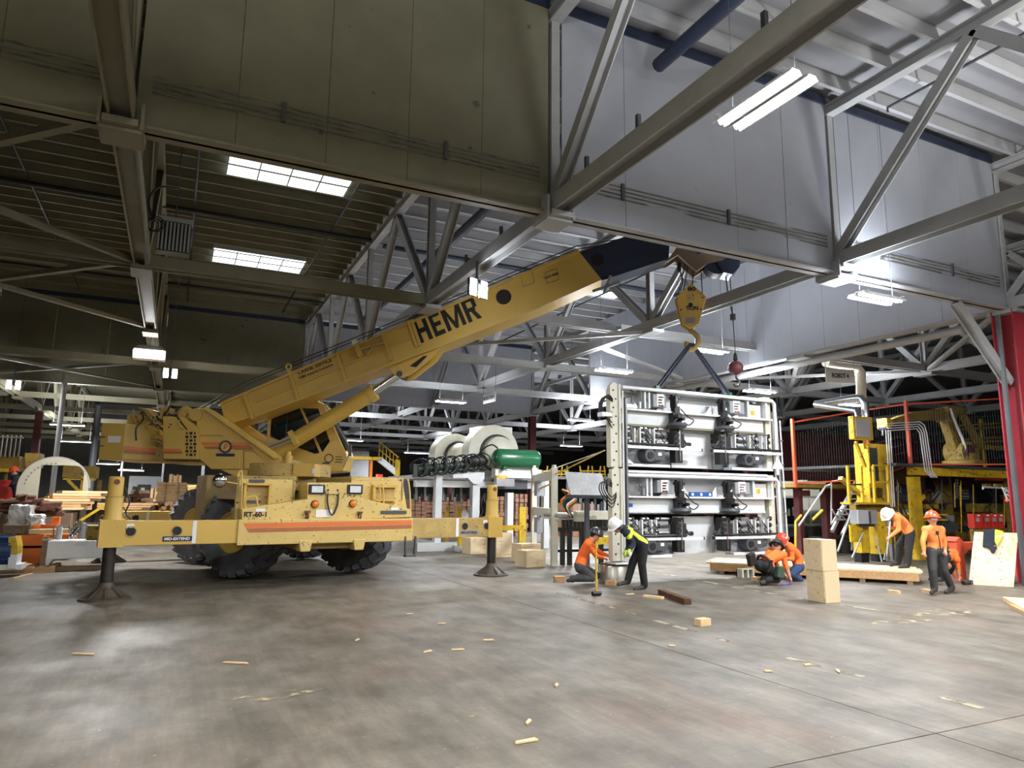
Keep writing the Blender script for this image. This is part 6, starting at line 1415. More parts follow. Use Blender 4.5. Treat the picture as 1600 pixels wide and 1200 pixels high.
# signs
def sign(name, lab, px, Y, dy, body, hgt, wid, m_='label'):
    a, b, c, d = [atY(x, y, Y+(dy if i in (1, 2) else 0)) for i, (x, y) in enumerate(px)]     # bl, br, tr, tl
    c = V(b.x, b.y, c.z); d = V(a.x, a.y, d.z)
    t = thing(name, lab, 'sign', (a+b)/2); nv = (b-a).cross(d-a).normalized()
    P('board', MB().prism([a, b, c, d], -nv*.02), M[m_], t, world=True)
    xd = (b-a); o = a+xd*((1-wid)/2)+(d-a)*((1-hgt)/2)+nv*.003
    text('lettering', body, M['ink'], t, o, xd, d-a, (d-a).length*hgt, xd.length*wid, bold=.03, world=True)
    for p_ in (c, d): P('hanger', MB().cyl(p_, p_+V(0,0,.9), .008, n=4), M['darkgrey'], t, world=True)
    return t
sign('hanging_sign', 'white hanging sign reading ROBOT 4', ((1291,597), (1336,599), (1336,578), (1291,575)), 16.0, 0, 'ROBOT 4', .34, .58)
sign('hanging_sign', 'small white hanging sign ending in LINE B', ((755,631.5), (774,627), (774,611), (755,617)), 25.5, -3.0, 'BOGGO LINE B', .36, .86)
cs = thing('call_box_sign', 'tilted white sign reading CALL BOX beside the red column', 'sign', atY(1573, 780, 12.2))
o_ = atY(1567, 783, 12.2); xd = (atY(1586, 779, 12.2)-o_)
ax_ = V(.94, 0, -.33).normalized(); up_ = V(-.45, 0, .9).normalized(); cc = atY(1575, 774, 12.2)
P('board', MB().obox(cc, ax_*.19, up_*.2, V(0,.01,0)), M['label'], cs, world=True)
nrm = V(0,-1,0)
text('lettering', 'CALL', M['ink'], cs, cc-ax_*.15+up_*.02+V(0,-.011,0), ax_, up_, .13, .3, bold=.03, world=True)
text('lettering', 'BOX', M['ink'], cs, cc-ax_*.11-up_*.16+V(0,-.011,0), ax_, up_, .13, .24, bold=.03, world=True)
P('lamp', MB().ball(atY(1573, 781.5, 12.15), .04, 10, 6), M['redlamp'], cs, world=True)
P('arm', MB().tube([atY(1536, 765, 12.3), atY(1536, 761, 12.3), atY(1575, 763, 12.3), atY(1590, 763, 12.3)], .03, 6), M['midgrey'], cs, world=True)
# red switch boxes
for i, (x0, x1) in enumerate(((1522, 1537), (1539, 1549), (1551, 1559.5), (1561.5, 1569))):
    t = thing('disconnect_switch', ['leftmost and widest red switch box beside the red column', 'second red switch box from the left beside the red column', 'third red switch box from the left beside the red column', 'rightmost red switch box nearest the red column'][i], 'switch box', atY((x0+x1)/2, 826, 13.6), 0, 'red switch boxes')
    P('body', box_px(x0, 803, x1, 826, 13.6, .2), M['red'], t, world=True, bevel=.01); xm = (x0+x1)/2
    P('handle', box_px(xm-1.5, 809, xm+1.5, 815, 13.55, .05), M['midgrey'], t, world=True); P('nameplate', box_px(xm-1.5, 804.5, xm+1.5, 806.5, 13.58, .03), M['label'], t, world=True)
T('switch_rail', grounded(box_px(1520, 826, 1572, 829, 13.65, .1)), M['yel_mach_dark'], 'grimy yellow rail under the red switch boxes', 'rail')
# rust-orange stand
rs = thing('steel_stand', 'rust-orange steel trestle between the standing worker and the leaning plywood', 'trestle', V(17.6, 11.2, 0))
P('leg', grounded(box_px(1497, 846, 1508, 905, 11.0, .2)), M['redorange'], rs, world=True); P('beam', box_px(1497, 847, 1600, 853, 11.1, .3), M['redorange'], rs, world=True); P('peak', MB().prism([atY(x, y, 11.0) for x, y in ((1493,846), (1499,839), (1506,846))], (0,.3,0)), M['redorange'], rs, world=True); P('leg', grounded(box_px(1590, 852, 1600, 905, 11.2, .2)), M['redorange'], rs, world=True)
P('gusset', MB().prism([atY(x, y, 11.0) for x, y in ((1508,853), (1520,853), (1508,866))], (0,.05,0)), M['redorange'], rs, world=True)
# leaning plywood sheet with jacket
a, b = atZ(1514, 913, 0), atZ(1584, 917, 0); ht = (atY(1523, 831, a.y+.2).z)
lean = V(.1, .22, 0)
d = atY(1523, 831, a.y+.12); c = b+(d-a)
ps = thing('plywood_sheet', 'pale plywood sheet leaning upright at the right edge', 'plywood sheet', (a+b)/2)
P('sheet', MB().prism([a, b, c, d], (.015,.02,0)), M['plywood'], ps, world=True)
nv = (b-a).cross(d-a).normalized()
for u_, v_ in ((.1,.85), (.08,.7), (.09,.5), (.06,.3), (.07,.12), (.62,.86), (.66,.72), (.64,.6), (.68,.45), (.66,.3), (.7,.12), (.62,.5)):
    p_ = a+(b-a)*u_+(d-a)*v_; P('screw', MB().cyl(p_, p_+nv*.004, .012, n=6), M['ink'], ps, world=True)
jk = thing('draped_jacket', 'dark jacket with yellow safety vest draped over the leaning plywood', 'jacket', a.lerp(b, .4)+V(0,0,.7))
def dr(pts, th, m_, nm): P(nm, MB().prism([a+(b-a)*u_+(d-a)*v_+nv*.03 for u_, v_ in pts], nv*th), M[m_], jk, world=True, bevel=.015)
M['navycloth'] = mat('dark_navy_cloth', (34,40,54), 0.9, var=0.25, scale=6, bump=.4, bscale=12); M['hivis'] = mat('yellow_safety_cloth', (206,226,60), 0.7, var=.12, scale=7, bump=.3, bscale=12); M['reflect'] = mat('silver_reflective_tape', (196,198,196), .4, var=.08)
dr(((.2,1.03), (.45,1.05), (.5,.75), (.38,.68), (.22,.7)), .05, 'navycloth', 'jacket_body'); dr(((.36,.72), (.56,.7), (.5,.58), (.42,.6)), .06, 'navycloth', 'jacket_sleeve')
dr(((.46,1.04), (.66,1.0), (.64,.85), (.55,.72), (.48,.8)), .055, 'hivis', 'vest'); dr(((.48,.9), (.66,.93), (.66,.89), (.48,.86)), .06, 'reflect', 'vest_tape')
# back of the cell: dark red wall with yellow racking and cream panels
structure(T('wall_maroon', MB().box(27, 48, 27.8, 28.1, 0, 5.6), M['maroon'], 'dark red wall behind the robot cell', 'wall'))
rk = thing('yellow_racking', 'yellow racking beams seen behind the robot arm', 'racking', V(33, 22, 0))
for y in (662, 668, 684, 690): P('beam', MB().bar(atY(1480, y+4, 21.5), atY(1600, y-3, 21.5), .1, .1), M['yel_mach'], rk, world=True)
P('upright', grounded(box_px(1538, 655, 1541, 760, 21.6, .12)), M['yel_mach'], rk, world=True); P('guard', box_px(1533, 697, 1600, 704, 20.5, .1), M['yel_mach'], rk, world=True)
for k, (x0, x1, lb) in enumerate(((1222, 1250, 'cream cabinet panel left behind the dark red columns'), (1254, 1262, 'narrow pale panel between the dark red columns'), (1266, 1291, 'cream ribbed panel right behind the dark red columns'))):
    T('cabinet_panel', grounded(box_px(x0, 752 if k != 1 else 750, x1, 775 if k != 1 else 768, 22.3, .3)), M['cream'], lb, 'panel')
dk_ = thing('dark_machine_bay', 'dark machine bay with hanging parts behind the stair rail', 'machine', V(25, 22, 0))
P('bay', grounded(box_px(1225, 778, 1255, 820, 21.3, .1)), M['black'], dk_, world=True); P('shelf', box_px(1222, 775, 1300, 778, 21.2, .4), M['cream'], dk_, world=True)
for k in range(6): P('hung_part', box_px(1228+k*4, 792+(k % 3)*3, 1230.5+k*4, 800+(k % 2)*6, 21.2, .06), M['label' if k % 2 else 'darkgrey'], dk_, world=True)
P('roller_table', box_px(1222, 822, 1300, 838, 20.5, .5), M['darkgrey'], dk_, world=True); P('ledge', box_px(1222, 820, 1300, 823, 20.4, .6), M['midgrey'], dk_, world=True)
for x in (1226, 1260, 1292): P('leg', grounded(box_px(x, 836, x+4, 862, 20.6, .15)), M['darkgrey'], dk_, world=True)
# stair with grey rails in front
sr = thing('access_stair', 'grey railed stair rising to the robot platform', 'stairs', V(20, 16.8, 0))
def T2(name, pts, r, m_='midgrey'): P(name, MB().tube([atY(x, y, Y) for x, y, Y in pts], r, 6), M[m_], sr, world=True, smooth=50)
T2('handrail', ((1248,822,16.6), (1290,760,17.2), (1298,757,17.3)), .035); T2('handrail', ((1300,818,16.3), (1316,790,16.8), (1330,765,17.0), (1336,752,17.0)), .035); T2('handrail', ((1299,820,17.0), (1299,752,17.2), (1325,749,17.0)), .03)
T2('handrail', ((1309,862,15.8), (1327,810,16.2), (1331,790,16.4)), .035); T2('baluster', ((1331,860,16.2), (1331,788,16.4)), .03)
for k in range(6): T2('tread', ((1305+k*4, 812-k*8, 16.4), (1322+k*4, 812-k*8, 16.4)), .03)
T2('stringer', ((1300,830,16.4), (1330,770,16.8)), .07); T2('stringer', ((1316,835,16.2), (1345,775,16.6)), .07)
T2('rail_post', ((1243,855,16.5), (1243,815,16.5), (1252,805,16.5)), .035, 'yel_mach'); T2('rail_post', ((1270,812,16.5), (1285,797,16.5)), .04, 'yel_mach')
T2('prop', ((1331,872,14.6), (1349,832,14.8)), .025); T2('prop', ((1378,878,14.5), (1368,838,14.7)), .025)
for k in range(4): P('cross_member', MB().bar(atY(1300+k*10, 796, 16.5), atY(1310+k*10, 812, 16.5), .04, .04), M['midgrey'], sr, world=True)
T('black_bucket', MB().lathe([(.3,0), (.33,.5), (.35,.52), (.3,.52), (0,.5)], V(atZ(1321,864,0).x, atZ(1321,864,0).y, 0), (0,0,1), 20), M['black'], 'black round bin behind the stacked plywood boxes', 'bin', smooth=40)
# ================================================================ timber platform and small things on the floor
pt = thing('timber_platform', 'long plank platform on timber skids between the lifted frame and the yellow machinery', 'platform', V(14.2, 13, 0))
A = V(12.55, 14.35, 0); B = V(15.45, 10.75, 0); d = (B-A); L = d.length; d.normalize(); n = V(-d.y, d.x, 0); n = n if n.x > 0 else -n
for k in range(6):
    o = A + n*(k*.24); P('plank', MB().bar(o+V(0,0,.27)-d*random.uniform(0,.12), o+d*L+V(0,0,.27)+d*random.uniform(0,.12), .23, .04), M['lumber'], pt, world=True)
P('side_beam', MB().bar(A-n*.08+V(0,0,.165), B-n*.08+V(0,0,.165), .06, .17), M['lumber2'], pt, world=True); P('side_beam', MB().bar(A+n*1.26+V(0,0,.165), B+n*1.26+V(0,0,.165), .06, .17), M['lumber2'], pt, world=True)
for f in (.06, .4, .75, .96): o = A+d*L*f; P('skid', MB().bar(o-n*.1+V(0,0,.04), o+n*1.3+V(0,0,.04), .12, .08), M['oldwood'], pt, world=True)
p0_ = atZ(1160, 903, 0); bl_ = thing('concrete_block', 'pale hollow concrete block beside the crouching worker', 'block', p0_)
for k in range(3): P('web', MB().box(p0_.x+k*.17, p0_.x+.05+k*.17, p0_.y, p0_.y+.2, 0, .19), M['cream'], bl_, world=True)
P('shell', MB().box(p0_.x, p0_.x+.39, p0_.y+.17, p0_.y+.2, 0, .19).box(p0_.x, p0_.x+.39, p0_.y, p0_.y+.2, .185, .2), M['cream'], bl_, world=True)
def stick(p, q, w_, h, m_, lab, cat='board'): 
    a, b = atZ(*p, 0), atZ(*q, 0); return T('wood_piece', MB().bar(a+V(0,0,h/2), b+V(0,0,h/2), w_, h), M[m_], lab, cat)
stick((1006,933), (1036,936), .12, .04, 'lumber', 'pale short board lying behind the brown beam end')
stick((1033,929), (1075,945), .13, .1, 'bark', 'rough brown beam lying on the floor right of the stooping worker')
stick((978,929), (990,928), .06, .01, 'lumber', 'thin white splinter beside the stooping worker')
stick((1388,926), (1406,928), .1, .06, 'lumber', 'wood offcut on the floor left of the standing worker')
stick((1443,925), (1456,928), .1, .07, 'lumber', 'wood offcut at the feet of the standing worker')
stick((866,909), (882,909), .2, .12, 'lumber2', 'wood block behind the kneeling worker')
stick((948,913), (962,914), .15, .09, 'lumber2', 'wood block before the steel pedestal')
stick((1177,907), (1188,909), .12, .09, 'lumber', 'pale wood block beside the crouching worker boots')
stick((1090,978), (1106,976), .13, .1, 'lumber', 'stubby wood offcut alone on the open floor')
stick((1584,940), (1620,960), .35, .08, 'lumber', 'cut timber end at the right edge of the floor'); stick((1588,950), (1620,966), .2, .06, 'lumber2', 'second timber end at the right edge of the floor')
stick((20,905), (50,898), .05, .03, 'lumber', 'thin lath on the floor before the small pallet')
for i, (x, y, l) in enumerate(((130,1023,.28), (368,1037,.3), (715,1016,.16), (763,1001,.14), (668,1019,.14), (870,1072,.1), (822,1160,.2), (826,1130,.12), (558,1001,.12), (1310,1050,.14), (1262,1040,.1), (1050,1010,.08), (640,960,.1), (690,975,.12), (1200,1050,.08))):
    c = atZ(x, y, 0); a_ = random.uniform(-.6, .9); e = V(math.cos(a_), math.sin(a_), 0)*l/2
    lbs = ['wood chip at the far left of the open floor', 'pale wood chip near the lower left of the floor', 'wood chip in the middle of the floor, right one of a pair', 'small chip in the middle of the floor farthest of the group', 'wood chip in the middle of the floor, left one of a pair', 'small chip right of the floor middle', 'pale wood chip nearest the bottom edge of the picture', 'tiny chip just behind the chip nearest the bottom edge', 'small chip left of the floor middle', 'pale chip near the right floor joint', 'tiny chip left of the one near the right floor joint', 'tiny chip on the long floor joint', 'tiny chip behind the middle floor chips', 'small chip between the crane and the middle floor chips', 'tiny chip right of the long floor joint']
    T('wood_chip', MB().prism([c-e+V(0,-.012,.004), c+e+V(0,-.02,.004), c+e*.9+V(0,.03,.004), c-e*.8+V(0,.025,.004)], (0,0,.012)), M['lumber'], lbs[i], 'wood chip')
# sledge hammer standing on its head
h0 = atZ(932, 931, 0); hm = thing('sledge_hammer', 'sledge hammer standing on its head with yellow handle upright', 'hammer', h0)
P('head', MB().cyl(V(-.09,0,.045), V(.09,0,.045), .045, n=10), M['black'], hm, smooth=40); P('handle', MB().tube([(0,0,.06), (.005,.01,.55), (0,.0,1.02)], .019, 8, 4), M['yel_mach'], hm, smooth=50)
# ================================================================ people
M['hi_orange'] = mat('orange_work_shirt', (236,108,40), 0.85, var=.12, scale=5, bump=.35, bscale=9)
M['hi_orange2'] = mat('light_orange_sweater', (240,140,72), 0.85, var=.1, scale=5, bump=.35, bscale=9)
M['trouser'] = mat('charcoal_trousers', (66,66,68), 0.9, var=.18, scale=6, bump=.4, bscale=10)
M['trouser_black'] = mat('black_trousers', (32,32,35), 0.9, var=.2, scale=6, bump=.4, bscale=10)
M['jeans'] = mat('blue_jeans', (44,62,98), 0.9, var=.25, scale=8, bump=.3, bscale=12)
M['skin'] = mat('skin', (206,150,124), 0.55, var=.06, scale=10)
M['boot'] = mat('dark_boot_leather', (52,46,42), 0.7, var=.2, scale=8)
M['glove'] = mat('yellow_green_glove', (188,204,70), 0.8, var=.12, scale=9)
M['hat_white'] = mat('white_hard_hat', (232,232,230), 0.3, var=.04); M['hat_red'] = mat('red_hard_hat', (206,62,40), 0.3, var=.05); M['hat_orange'] = mat('orange_hard_hat', (232,84,44), 0.3, var=.05); M['hat_black'] = mat('dark_grey_hard_hat', (44,46,50), 0.3, var=.1)
M['hair'] = mat('dark_hair', (44,34,28), 0.8, var=.2); M['belt'] = mat('brown_tool_belt', (62,44,40), 0.8, var=.2); M['pouch_green'] = mat('dark_green_pouch', (58,76,62), 0.85, var=.2)
def person(label, J, mats, face, up, hat='hat_orange', voxel=.016, bands=(), hat_name='hard_hat', sc=1.0):
    """one continuous body grown from tapered limbs, then coloured by what covers each part"""
    face = Vector(face).normalized(); up = Vector(up).normalized(); up = (up-face*up.dot(face)).normalized(); side = face.cross(up)
    pr = []
    def cap(a, b, r0, r1, reg): pr.append((Vector(a), Vector(b), r0*sc, r1*sc, reg))
    h = J['head']; nk = J['neck']
    cap(h+up*.02*sc, h-face*.015*sc, .098, .095, 'skin'); cap(h-up*.05*sc+face*.02*sc, h-up*.075*sc+face*.045*sc, .066, .05, 'skin')
    cap(h+face*.095*sc+up*.0, h+face*.112*sc-up*.03*sc, .014, .019, 'skin')
    for s in (-1, 1): cap(h+side*s*.094*sc+up*.02*sc, h+side*s*.097*sc-up*.02*sc, .016, .014, 'skin')
    cap(h-up*.06*sc, nk, .058, .062, 'skin')
    mid, pel = J['mid'], J['pelvis']; ch = nk.lerp(mid, .35)
    cap(nk.lerp(mid, .12), mid, .1, .13, 'shirt'); cap(mid, mid.lerp(pel, .75), .13, .135, 'shirt'); cap(mid.lerp(pel, .85), pel, .13, .13, 'trouser')
    for s in 'LR':
        sh, el, wr = J['sh'+s], J['el'+s], J['wr'+s]; hp, kn, an, to = J['hip'+s], J['kn'+s], J['an'+s], J['to'+s]
        cap(nk.lerp(sh, .3), sh, .075, .08, 'shirt'); cap(sh, mid.lerp(hp, .25), .095, .11, 'shirt'); cap(mid.lerp(hp, .3), mid.lerp(hp, .8), .11, .112, 'shirt')
        cap(sh, el, .068, .056, 'shirt'); cap(el, el.lerp(wr, .85), .054, .042, mats.get('sleeve', 'shirt')); cap(el.lerp(wr, .85), wr, .034, .031, 'hand')
        cap(pel, hp, .13, .115, 'trouser'); cap(hp, kn, .12, .09, 'trouser'); cap(kn, an, .088, .076, 'trouser')
        cap(an-V(0,0,.02), an.lerp(to, .0)-V(0,0,.04), .052, .05, 'boot'); cap(an-V(0,0,.03), to, .05, .042, 'boot')
        d = (wr-el).normalized(); q = d.cross(V(0,0,1)); q = q.normalized() if q.length > .1 else V(1,0,0); nn = d.cross(q)
        pm = wr+d*.07*sc; cap(wr, pm, .03, .034, 'hand')
        for k in range(4):
            b0 = pm + q*((k-1.5)*.021*sc); ln = (.06, .072, .068, .052)[k]*sc
            b1 = b0 + (d*.8+nn*.3).normalized()*ln*.55; b2 = b1 + (d*.3+nn*.9).normalized()*ln*.5
            cap(b0, b1, .0105, .0105, 'hand'); cap(b1, b2, .0105, .009, 'hand')
        t0 = wr + d*.03*sc + q*.03*sc; cap(t0, t0+(d*.6+q*.7+nn*.3).normalized()*.055*sc, .013, .011, 'hand')
    mb = MB()
    for a, b, r0, r1, _ in pr:
        mb.ball(a, r0, 10, 7); mb.ball(b, r1, 10, 7)
        if (b-a).length > 1e-3: mb.cyl(a, b, r0, r1, 10)
    base = V(pel.x, pel.y, min(J['toL'].z, J['toR'].z)-.045*sc)
    ob = bpy.data.objects.new('tmp', mesh_of(mb, None, None)); COL.objects.link(ob)
    r_ = ob.modifiers.new('r', 'REMESH'); r_.mode = 'VOXEL'; r_.voxel_size = voxel
    s_ = ob.modifiers.new('s', 'SMOOTH'); s_.factor = .5; s_.iterations = 3
    bpy.context.view_layer.update()
    me = bpy.data.meshes.new_from_object(ob.evaluated_get(bpy.context.evaluated_depsgraph_get())); bpy.data.objects.remove(ob)
    co = np.empty(len(me.vertices)*3); me.vertices.foreach_get('co', co); co = co.reshape(-1, 3)
    fc = np.empty(len(me.polygons)*3); me.polygons.foreach_get('center', fc); fc = fc.reshape(-1, 3)
    best = np.full(len(fc), 1e9); reg = np.zeros(len(fc), int); regs = ['skin', 'shirt', 'trouser', 'boot', 'hand', 'lowersleeve', 'band']
    for a, b, r0, r1, g in pr:
        a_, b_ = np.array(a), np.array(b); ab = b_-a_; t_ = np.clip(((fc-a_)@ab)/max(ab@ab, 1e-9), 0, 1)
        dd = np.linalg.norm(fc-(a_+t_[:, None]*ab), axis=1)-(r0+(r1-r0)*t_)
        k = dd < best; best[k] = dd[k]; reg[k] = regs.index('lowersleeve' if g == 'sleeve' else g)
    for a, b, w_ in bands:
        a_, b_ = np.array(a), np.array(b); ab = b_-a_; t_ = np.clip(((fc-a_)@ab)/max(ab@ab, 1e-9), 0, 1)
        vv = fc-(a_+t_[:, None]*ab); vv[:, 1] *= .25; k = (np.linalg.norm(vv, axis=1) < w_) & np.isin(reg, [1, 2]); reg[k] = 6
    for g in regs: me.materials.append(M[mats.get({'lowersleeve': 'lower', 'hand': 'hand', 'band': 'band'}.get(g, g), 'skin')] if True else None)
    me.polygons.foreach_set('material_index', reg.astype(np.int32)); me.polygons.foreach_set('use_smooth', [True]*len(me.polygons))
    me.vertices.foreach_set('co', (co-np.array(base)).ravel()); me.update()
    o = P('person', me, None); o.location = base; o['label'] = label; o['category'] = 'person'
    def ch_(nm, mb_, m_, **k): return P(nm, mb_.tr(lambda v: v-base), M[m_], o, **k)
    ht = h+up*.045*sc; q = sc
    dome = MB().lathe([(.15*q,0), (.145*q,.03*q), (.125*q,.09*q), (.085*q,.135*q), (.04*q,.155*q), (0,.16*q)], ht, up, 20)
    hh = ch_(hat_name, dome, hat, smooth=50)
    br = MB().lathe([(.14*q,-.004*q), (.172*q,-.012*q), (.175*q,-.004*q), (.14*q,.01*q)], ht, up, 20)
    br.prism([ht+side*s*.13*q+face*f*q for s, f in ((-1,.1), (-.7,.19), (.7,.19), (1,.1))], -up*.012*q)
    ch_('hat_brim', br, hat, hh, smooth=40) if False else P('hat_brim', br.tr(lambda v: v-base), M[hat], hh, smooth=40)
    P('hat_ridge', MB().tube([ht+up*.1*q+face*.12*q, ht+up*.165*q, ht+up*.1*q-face*.12*q], .014*q, 6, 4).tr(lambda v: v-base), M[hat], hh, smooth=50)
    ch_('hair', MB().lathe([(.102*q,-.06*q), (.106*q,0), (.1*q,.05*q)], h-face*.02*q, up, 16), 'hair', smooth=50) if False else None
    ey = MB()
    for s in (-1, 1): ey.ball(h+face*.1*q+side*s*.034*q+up*.018*q, .013*q, 8, 5)
    ch_('eyes', ey, 'ink'); ch_('mouth', MB().bar(h+face*.103*q-up*.06*q-side*.02*q, h+face*.103*q-up*.06*q+side*.02*q, .008*q, .008*q), 'maroon')
    ch_('hair', MB().ball(h-face*.055*q+up*.01*q, (.07*q,.07*q,.08*q), 12, 8), 'hair', smooth=60)
    return o, ch_, base
def joints(Y, **k): return {n: (atY(v[0], v[1], Y+(v[2] if len(v) > 2 else 0))) for n, v in k.items()}
def mirror(J):
    for n in ('el', 'wr', 'kn', 'an', 'to', 'hip', 'sh'): pass
    return J
# 1 kneeling at the post
J = joints(13.45, head=(930,838), neck=(921,845), mid=(912,866), pelvis=(906,884), shR=(918,851,-.17), shL=(921,849,.17), elR=(932,869,-.2), wrR=(944,872,-.1), elL=(935,862,.2), wrL=(949,868,.1),
    hipR=(906,887,-.1), hipL=(908,886,.1), knR=(925,903,-.16), anR=(895,904,-.14), toR=(887,907,-.14), knL=(931,899,.16), anL=(903,902,.16), toL=(893,906,.16))
person('kneeling worker in orange shirt and dark hard hat at the foot of the frame post', J, dict(shirt='hi_orange', trouser='trouser', boot='boot', skin='skin', hand='skin', lower='hi_orange', band='skin'), (.95,.1,-.3), (.25,0,1), 'hat_black')
# 2 stooping in dark clothes with yellow bands
J = joints(12.4, head=(963,823), neck=(972,826), mid=(990,836), pelvis=(1004,848), shL=(979,833,-.17), shR=(981,827,.17), elL=(990,849,-.24), wrL=(984,859,-.28), elR=(984,848,.1), wrR=(978,862,-.05),
    hipL=(1005,851,-.1), hipR=(1004,850,.1), knL=(1003,882,-.12), anL=(1007,914,-.1), toL=(992,921,-.12), knR=(989,878,.1), anR=(981,907,.1), toR=(966,913,.05))
bands = [(atY(993,818,12.3), atY(977,838,12.3), .06), (atY(984,830,12.3), atY(1007,846,12.3), .05)]
pe, ch_, bs = person('stooping worker in black with crossed yellow safety bands and white hard hat', J, dict(shirt='navycloth', trouser='trouser_black', boot='boot', skin='skin', hand='glove', lower='navycloth', band='hivis'), (-.75,-.15,-.65), (-.6,0,.8), 'hat_white', bands=bands)
hd = J['head']; 
for s in (-1, 1): ch_('ear_muff', MB().ball(hd+V(.02, s*.13, .0), (.055,.04,.06), 12, 8), 'darkgrey', smooth=60)
# 3 crouching with tool belt
J = joints(12.0, head=(1213,855), neck=(1214,864), mid=(1204,872), pelvis=(1192,882), shL=(1203,863,.14), shR=(1224,867,-.12), elR=(1229,888,-.2), wrR=(1234,902,-.22), elL=(1215,884,.2), wrL=(1226,898,.2),
    hipL=(1187,884,.02), hipR=(1199,886,-.12), knL=(1205,897,.3), anL=(1193,905,.1), toL=(1191,912,-.05), knR=(1214,905,-.1), anR=(1196,906,-.15), toR=(1190,911,-.18))
pe, ch_, bs = person('crouching worker in orange tee shirt with loaded tool belt, hand on the floor', J, dict(shirt='hi_orange', trouser='trouser_black', boot='boot', skin='skin', hand='skin', lower='skin', band='skin', sleeve='sleeve'), (.6,.5,-.6), (.4,.1,.9), 'hat_black')
c = J['pelvis'].lerp(J['mid'], .25)
ch_('tool_belt', MB().ring(c, (J['mid']-J['pelvis']).normalized(), .185, .035, 20), 'belt', smooth=60)
a = atY(1174,874,11.9); ch_('tool_pouch', MB().obox(a, (.09,0,.03), (0,.06,0), (-.03,0,.13)), 'black', bevel=.02)
a = atY(1218,894,11.72); ch_('tool_pouch', MB().obox(a, (.1,0,-.02), (0,.06,0), (.02,0,.12)), 'pouch_green', bevel=.02)
a = atY(1204,886,11.75); ch_('hammer_handle', MB().bar(a+V(-.08,0,-.1), a+V(.05,0,.14), .04, .05), 'black')
# 4 in red hat beside him
J = joints(12.35, head=(1223,846), neck=(1232,852), mid=(1243,866), pelvis=(1248,883), shL=(1236,858,-.17), shR=(1236,855,.17), elL=(1238,874,-.22), wrL=(1229,873,-.2), elR=(1232,872,.2), wrR=(1226,878,.1),
    hipL=(1249,886,-.1), hipR=(1248,886,.1), knL=(1237,898,-.15), anL=(1250,906,-.12), toL=(1242,910,-.12), knR=(1235,897,.15), anR=(1249,903,.12), toR=(1241,907,.12))
pe, ch_, bs = person('crouching worker in orange sweater, red hard hat and blue jeans', J, dict(shirt='hi_orange', trouser='jeans', boot='boot', skin='skin', hand='white', lower='hi_orange', band='skin'), (-.8,-.2,-.5), (-.35,0,.95), 'hat_red')
ch_('hat_sticker', MB().ball(J['head']+V(-.02,-.14,.09), (.03,.012,.03), 10, 6), 'label')
# 5 stooping on the platform with a pry bar
Yp = atZ(1408, 887, .29).y
J = joints(Yp, head=(1388,805), neck=(1397,804), mid=(1409,815), pelvis=(1421,831), shL=(1403,810,-.17), shR=(1402,806,.17), elL=(1404,828,-.22), wrL=(1391,838,-.16), elR=(1400,826,.2), wrR=(1391,824,.0),
    hipL=(1422,834,-.1), hipR=(1420,833,.1), knL=(1420,858,-.12), anL=(1418,882,-.1), toL=(1406,887,-.12), knR=(1405,852,.1), anR=(1403,878,.1), toR=(1392,883,.1))
pe, ch_, bs = person('worker in orange shirt and white hard hat stooping on the plank platform', J, dict(shirt='hi_orange2', trouser='trouser_black', boot='boot', skin='skin', hand='skin', lower='hi_orange2', band='black'), (-.6,-.1,-.75), (-.85,0,.55), 'hat_white', bands=[(atY(1397,800,Yp), atY(1421,826,Yp), .02)])
pb = thing('pry_bar', 'steel pry bar held by the worker on the plank platform', 'pry bar', atY(1384, 872, Yp-.12))
P('shaft', MB().tube([atY(1391, 815, Yp-.1), atY(1388, 845, Yp-.12), atY(1385, 870, Yp-.12)], .022, 8), M['galv'], pb, world=True, smooth=50); P('blade', MB().prism([atY(x, y, Yp-.13) for x, y in ((1383,864), (1388,864), (1387,875), (1381,875))], (0,.02,0)), M['galv'], pb, world=True)
# 6 standing woman
J = joints(9.55, head=(1457,812), neck=(1458,824), mid=(1460,842), pelvis=(1462,858), shR=(1447,828), shL=(1470,828), elR=(1442,846,-.03), wrR=(1444,862,-.08), elL=(1476,846,-.02), wrL=(1477,860,-.12),
    hipR=(1455,861), hipL=(1469,861), knR=(1457,890,-.03), anR=(1460,919), toR=(1455,926,-.16), knL=(1475,891,-.02), anL=(1487,918,.05), toL=(1478,925,-.12))
pe, ch_, bs = person('worker standing in light orange sweater and orange hard hat looking at the camera', J, dict(shirt='hi_orange2', trouser='trouser', boot='boot', skin='skin', hand='skin', lower='hi_orange2', band='skin'), (-.55,-.8,.12), (0,0,1), 'hat_orange', voxel=.014, sc=.95)
dF = V(-.55,-.8,0).normalized(); c = J['neck'].lerp(J['mid'], .45)+dF*.17
ch_('radio_microphone', MB().obox(c, V(.8,-.55,0)*.03, dF*.015, V(0,0,.04)), 'black', bevel=.008)
ch_('radio_cord', MB().tube([c, c+V(.05,0,-.15), c+V(.1,.02,-.32), J['hipL']+dF*.12+V(.05,0,.1)], .009, 6, 4), 'black'); ch_('radio', MB().obox(J['hipL']+V(.14,-.05,.03), (.03,0,0), (0,.02,0), (0,0,.09)), 'black', bevel=.01)
ch_('hat_badge', MB().ball(J['head']+dF*.13+V(0,0,.1), (.02,.02,.02), 8, 6), 'label'); ch_('safety_glasses', MB().bar(J['head']+dF*.105*.95+V(.8,-.55,0)*.06+V(0,0,.015), J['head']+dF*.105*.95-V(.8,-.55,0)*.06+V(0,0,.015), .02, .03), 'lens')
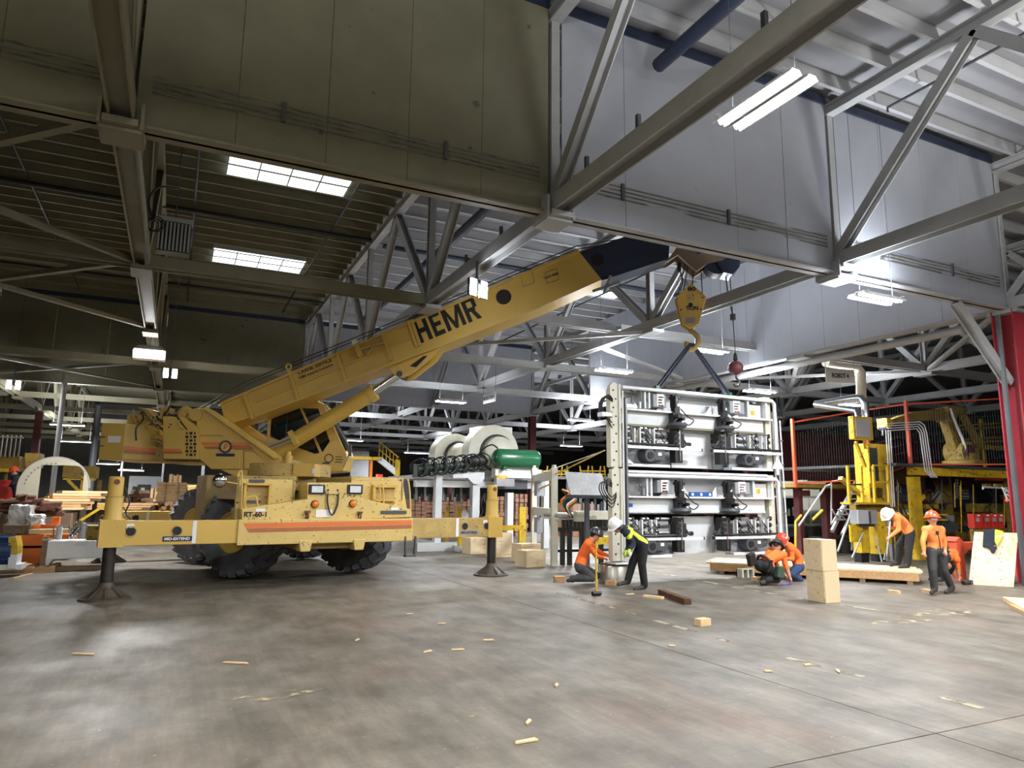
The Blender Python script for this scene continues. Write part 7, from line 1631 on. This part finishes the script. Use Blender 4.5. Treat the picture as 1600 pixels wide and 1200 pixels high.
# 7 bent worker behind her
J = joints(10.65, head=(1479,884), neck=(1486,876), mid=(1489,866), pelvis=(1480,868), shL=(1492,874,.1), shR=(1494,874,-.12), elR=(1497,888,-.12), wrR=(1498,899,-.1), elL=(1488,888,.2), wrL=(1490,898,.2),
    hipL=(1477,872,.1), hipR=(1477,872,-.1), knL=(1462,884,.1), anL=(1462,901,.1), toL=(1453,905,.1), knR=(1467,886,-.1), anR=(1471,903,-.1), toR=(1462,907,-.1))
person('worker in orange tee shirt bent to the floor behind the standing worker', J, dict(shirt='hi_orange', trouser='trouser_black', boot='boot', skin='skin', hand='skin', lower='skin', band='skin', sleeve='sleeve'), (.1,.1,-1), (.9,.1,-.2), 'hat_black')
# 8 far operator
J = joints(29.6, head=(22,738), neck=(25,744), mid=(26,755), pelvis=(26,768), shL=(23,748,-.18), shR=(28,748,.18), elL=(19,756,-.2), wrL=(15,760,-.1), elR=(25,757,.2), wrR=(18,760,.2), hipL=(26,770,-.1), hipR=(27,770,.1), knL=(25,784,-.1), knR=(26,784,.1), anL=(26,797,-.1), anR=(27,797,.1), toL=(22,799,-.1), toR=(23,799,.1))
pe, ch_, bs = person('far worker in navy shirt and orange hard hat at the left edge', J, dict(shirt='navycloth', trouser='trouser_black', boot='boot', skin='skin', hand='skin', lower='navycloth', band='skin'), (-1,0,-.2), (0,0,1), 'hat_orange', voxel=.025)
T('operator_deck', MB().box(bs.x-1, bs.x+1.2, bs.y-.5, bs.y+.8, 0, bs.z), M['steel_olive'], 'low steel deck under the far worker at the left edge', 'deck')
# tool on the floor behind the standing worker
gr = atZ(1512, 914, 0); gt = thing('angle_grinder', 'dark power tool lying on the floor right of the standing worker', 'power tool', gr)
P('body', MB().cyl((-.16,0,.05), (.12,.02,.05), .045, .035, 12), M['black'], gt, smooth=40); P('head', MB().cyl((.14,.02,.0), (.14,.02,.1), .055, n=14), M['darkgrey'], gt, smooth=40)
T('purple_glove', MB().ball(atZ(1231, 912, .02), (.1,.05,.025), 12, 8).ball(atZ(1224, 913, .02), (.08,.04,.02), 10, 6), M['purple'] if 'purple' in M else mat('purple_cloth', (110,100,190), .8), 'crumpled purple glove under the crouching worker hand', 'glove', smooth=60)
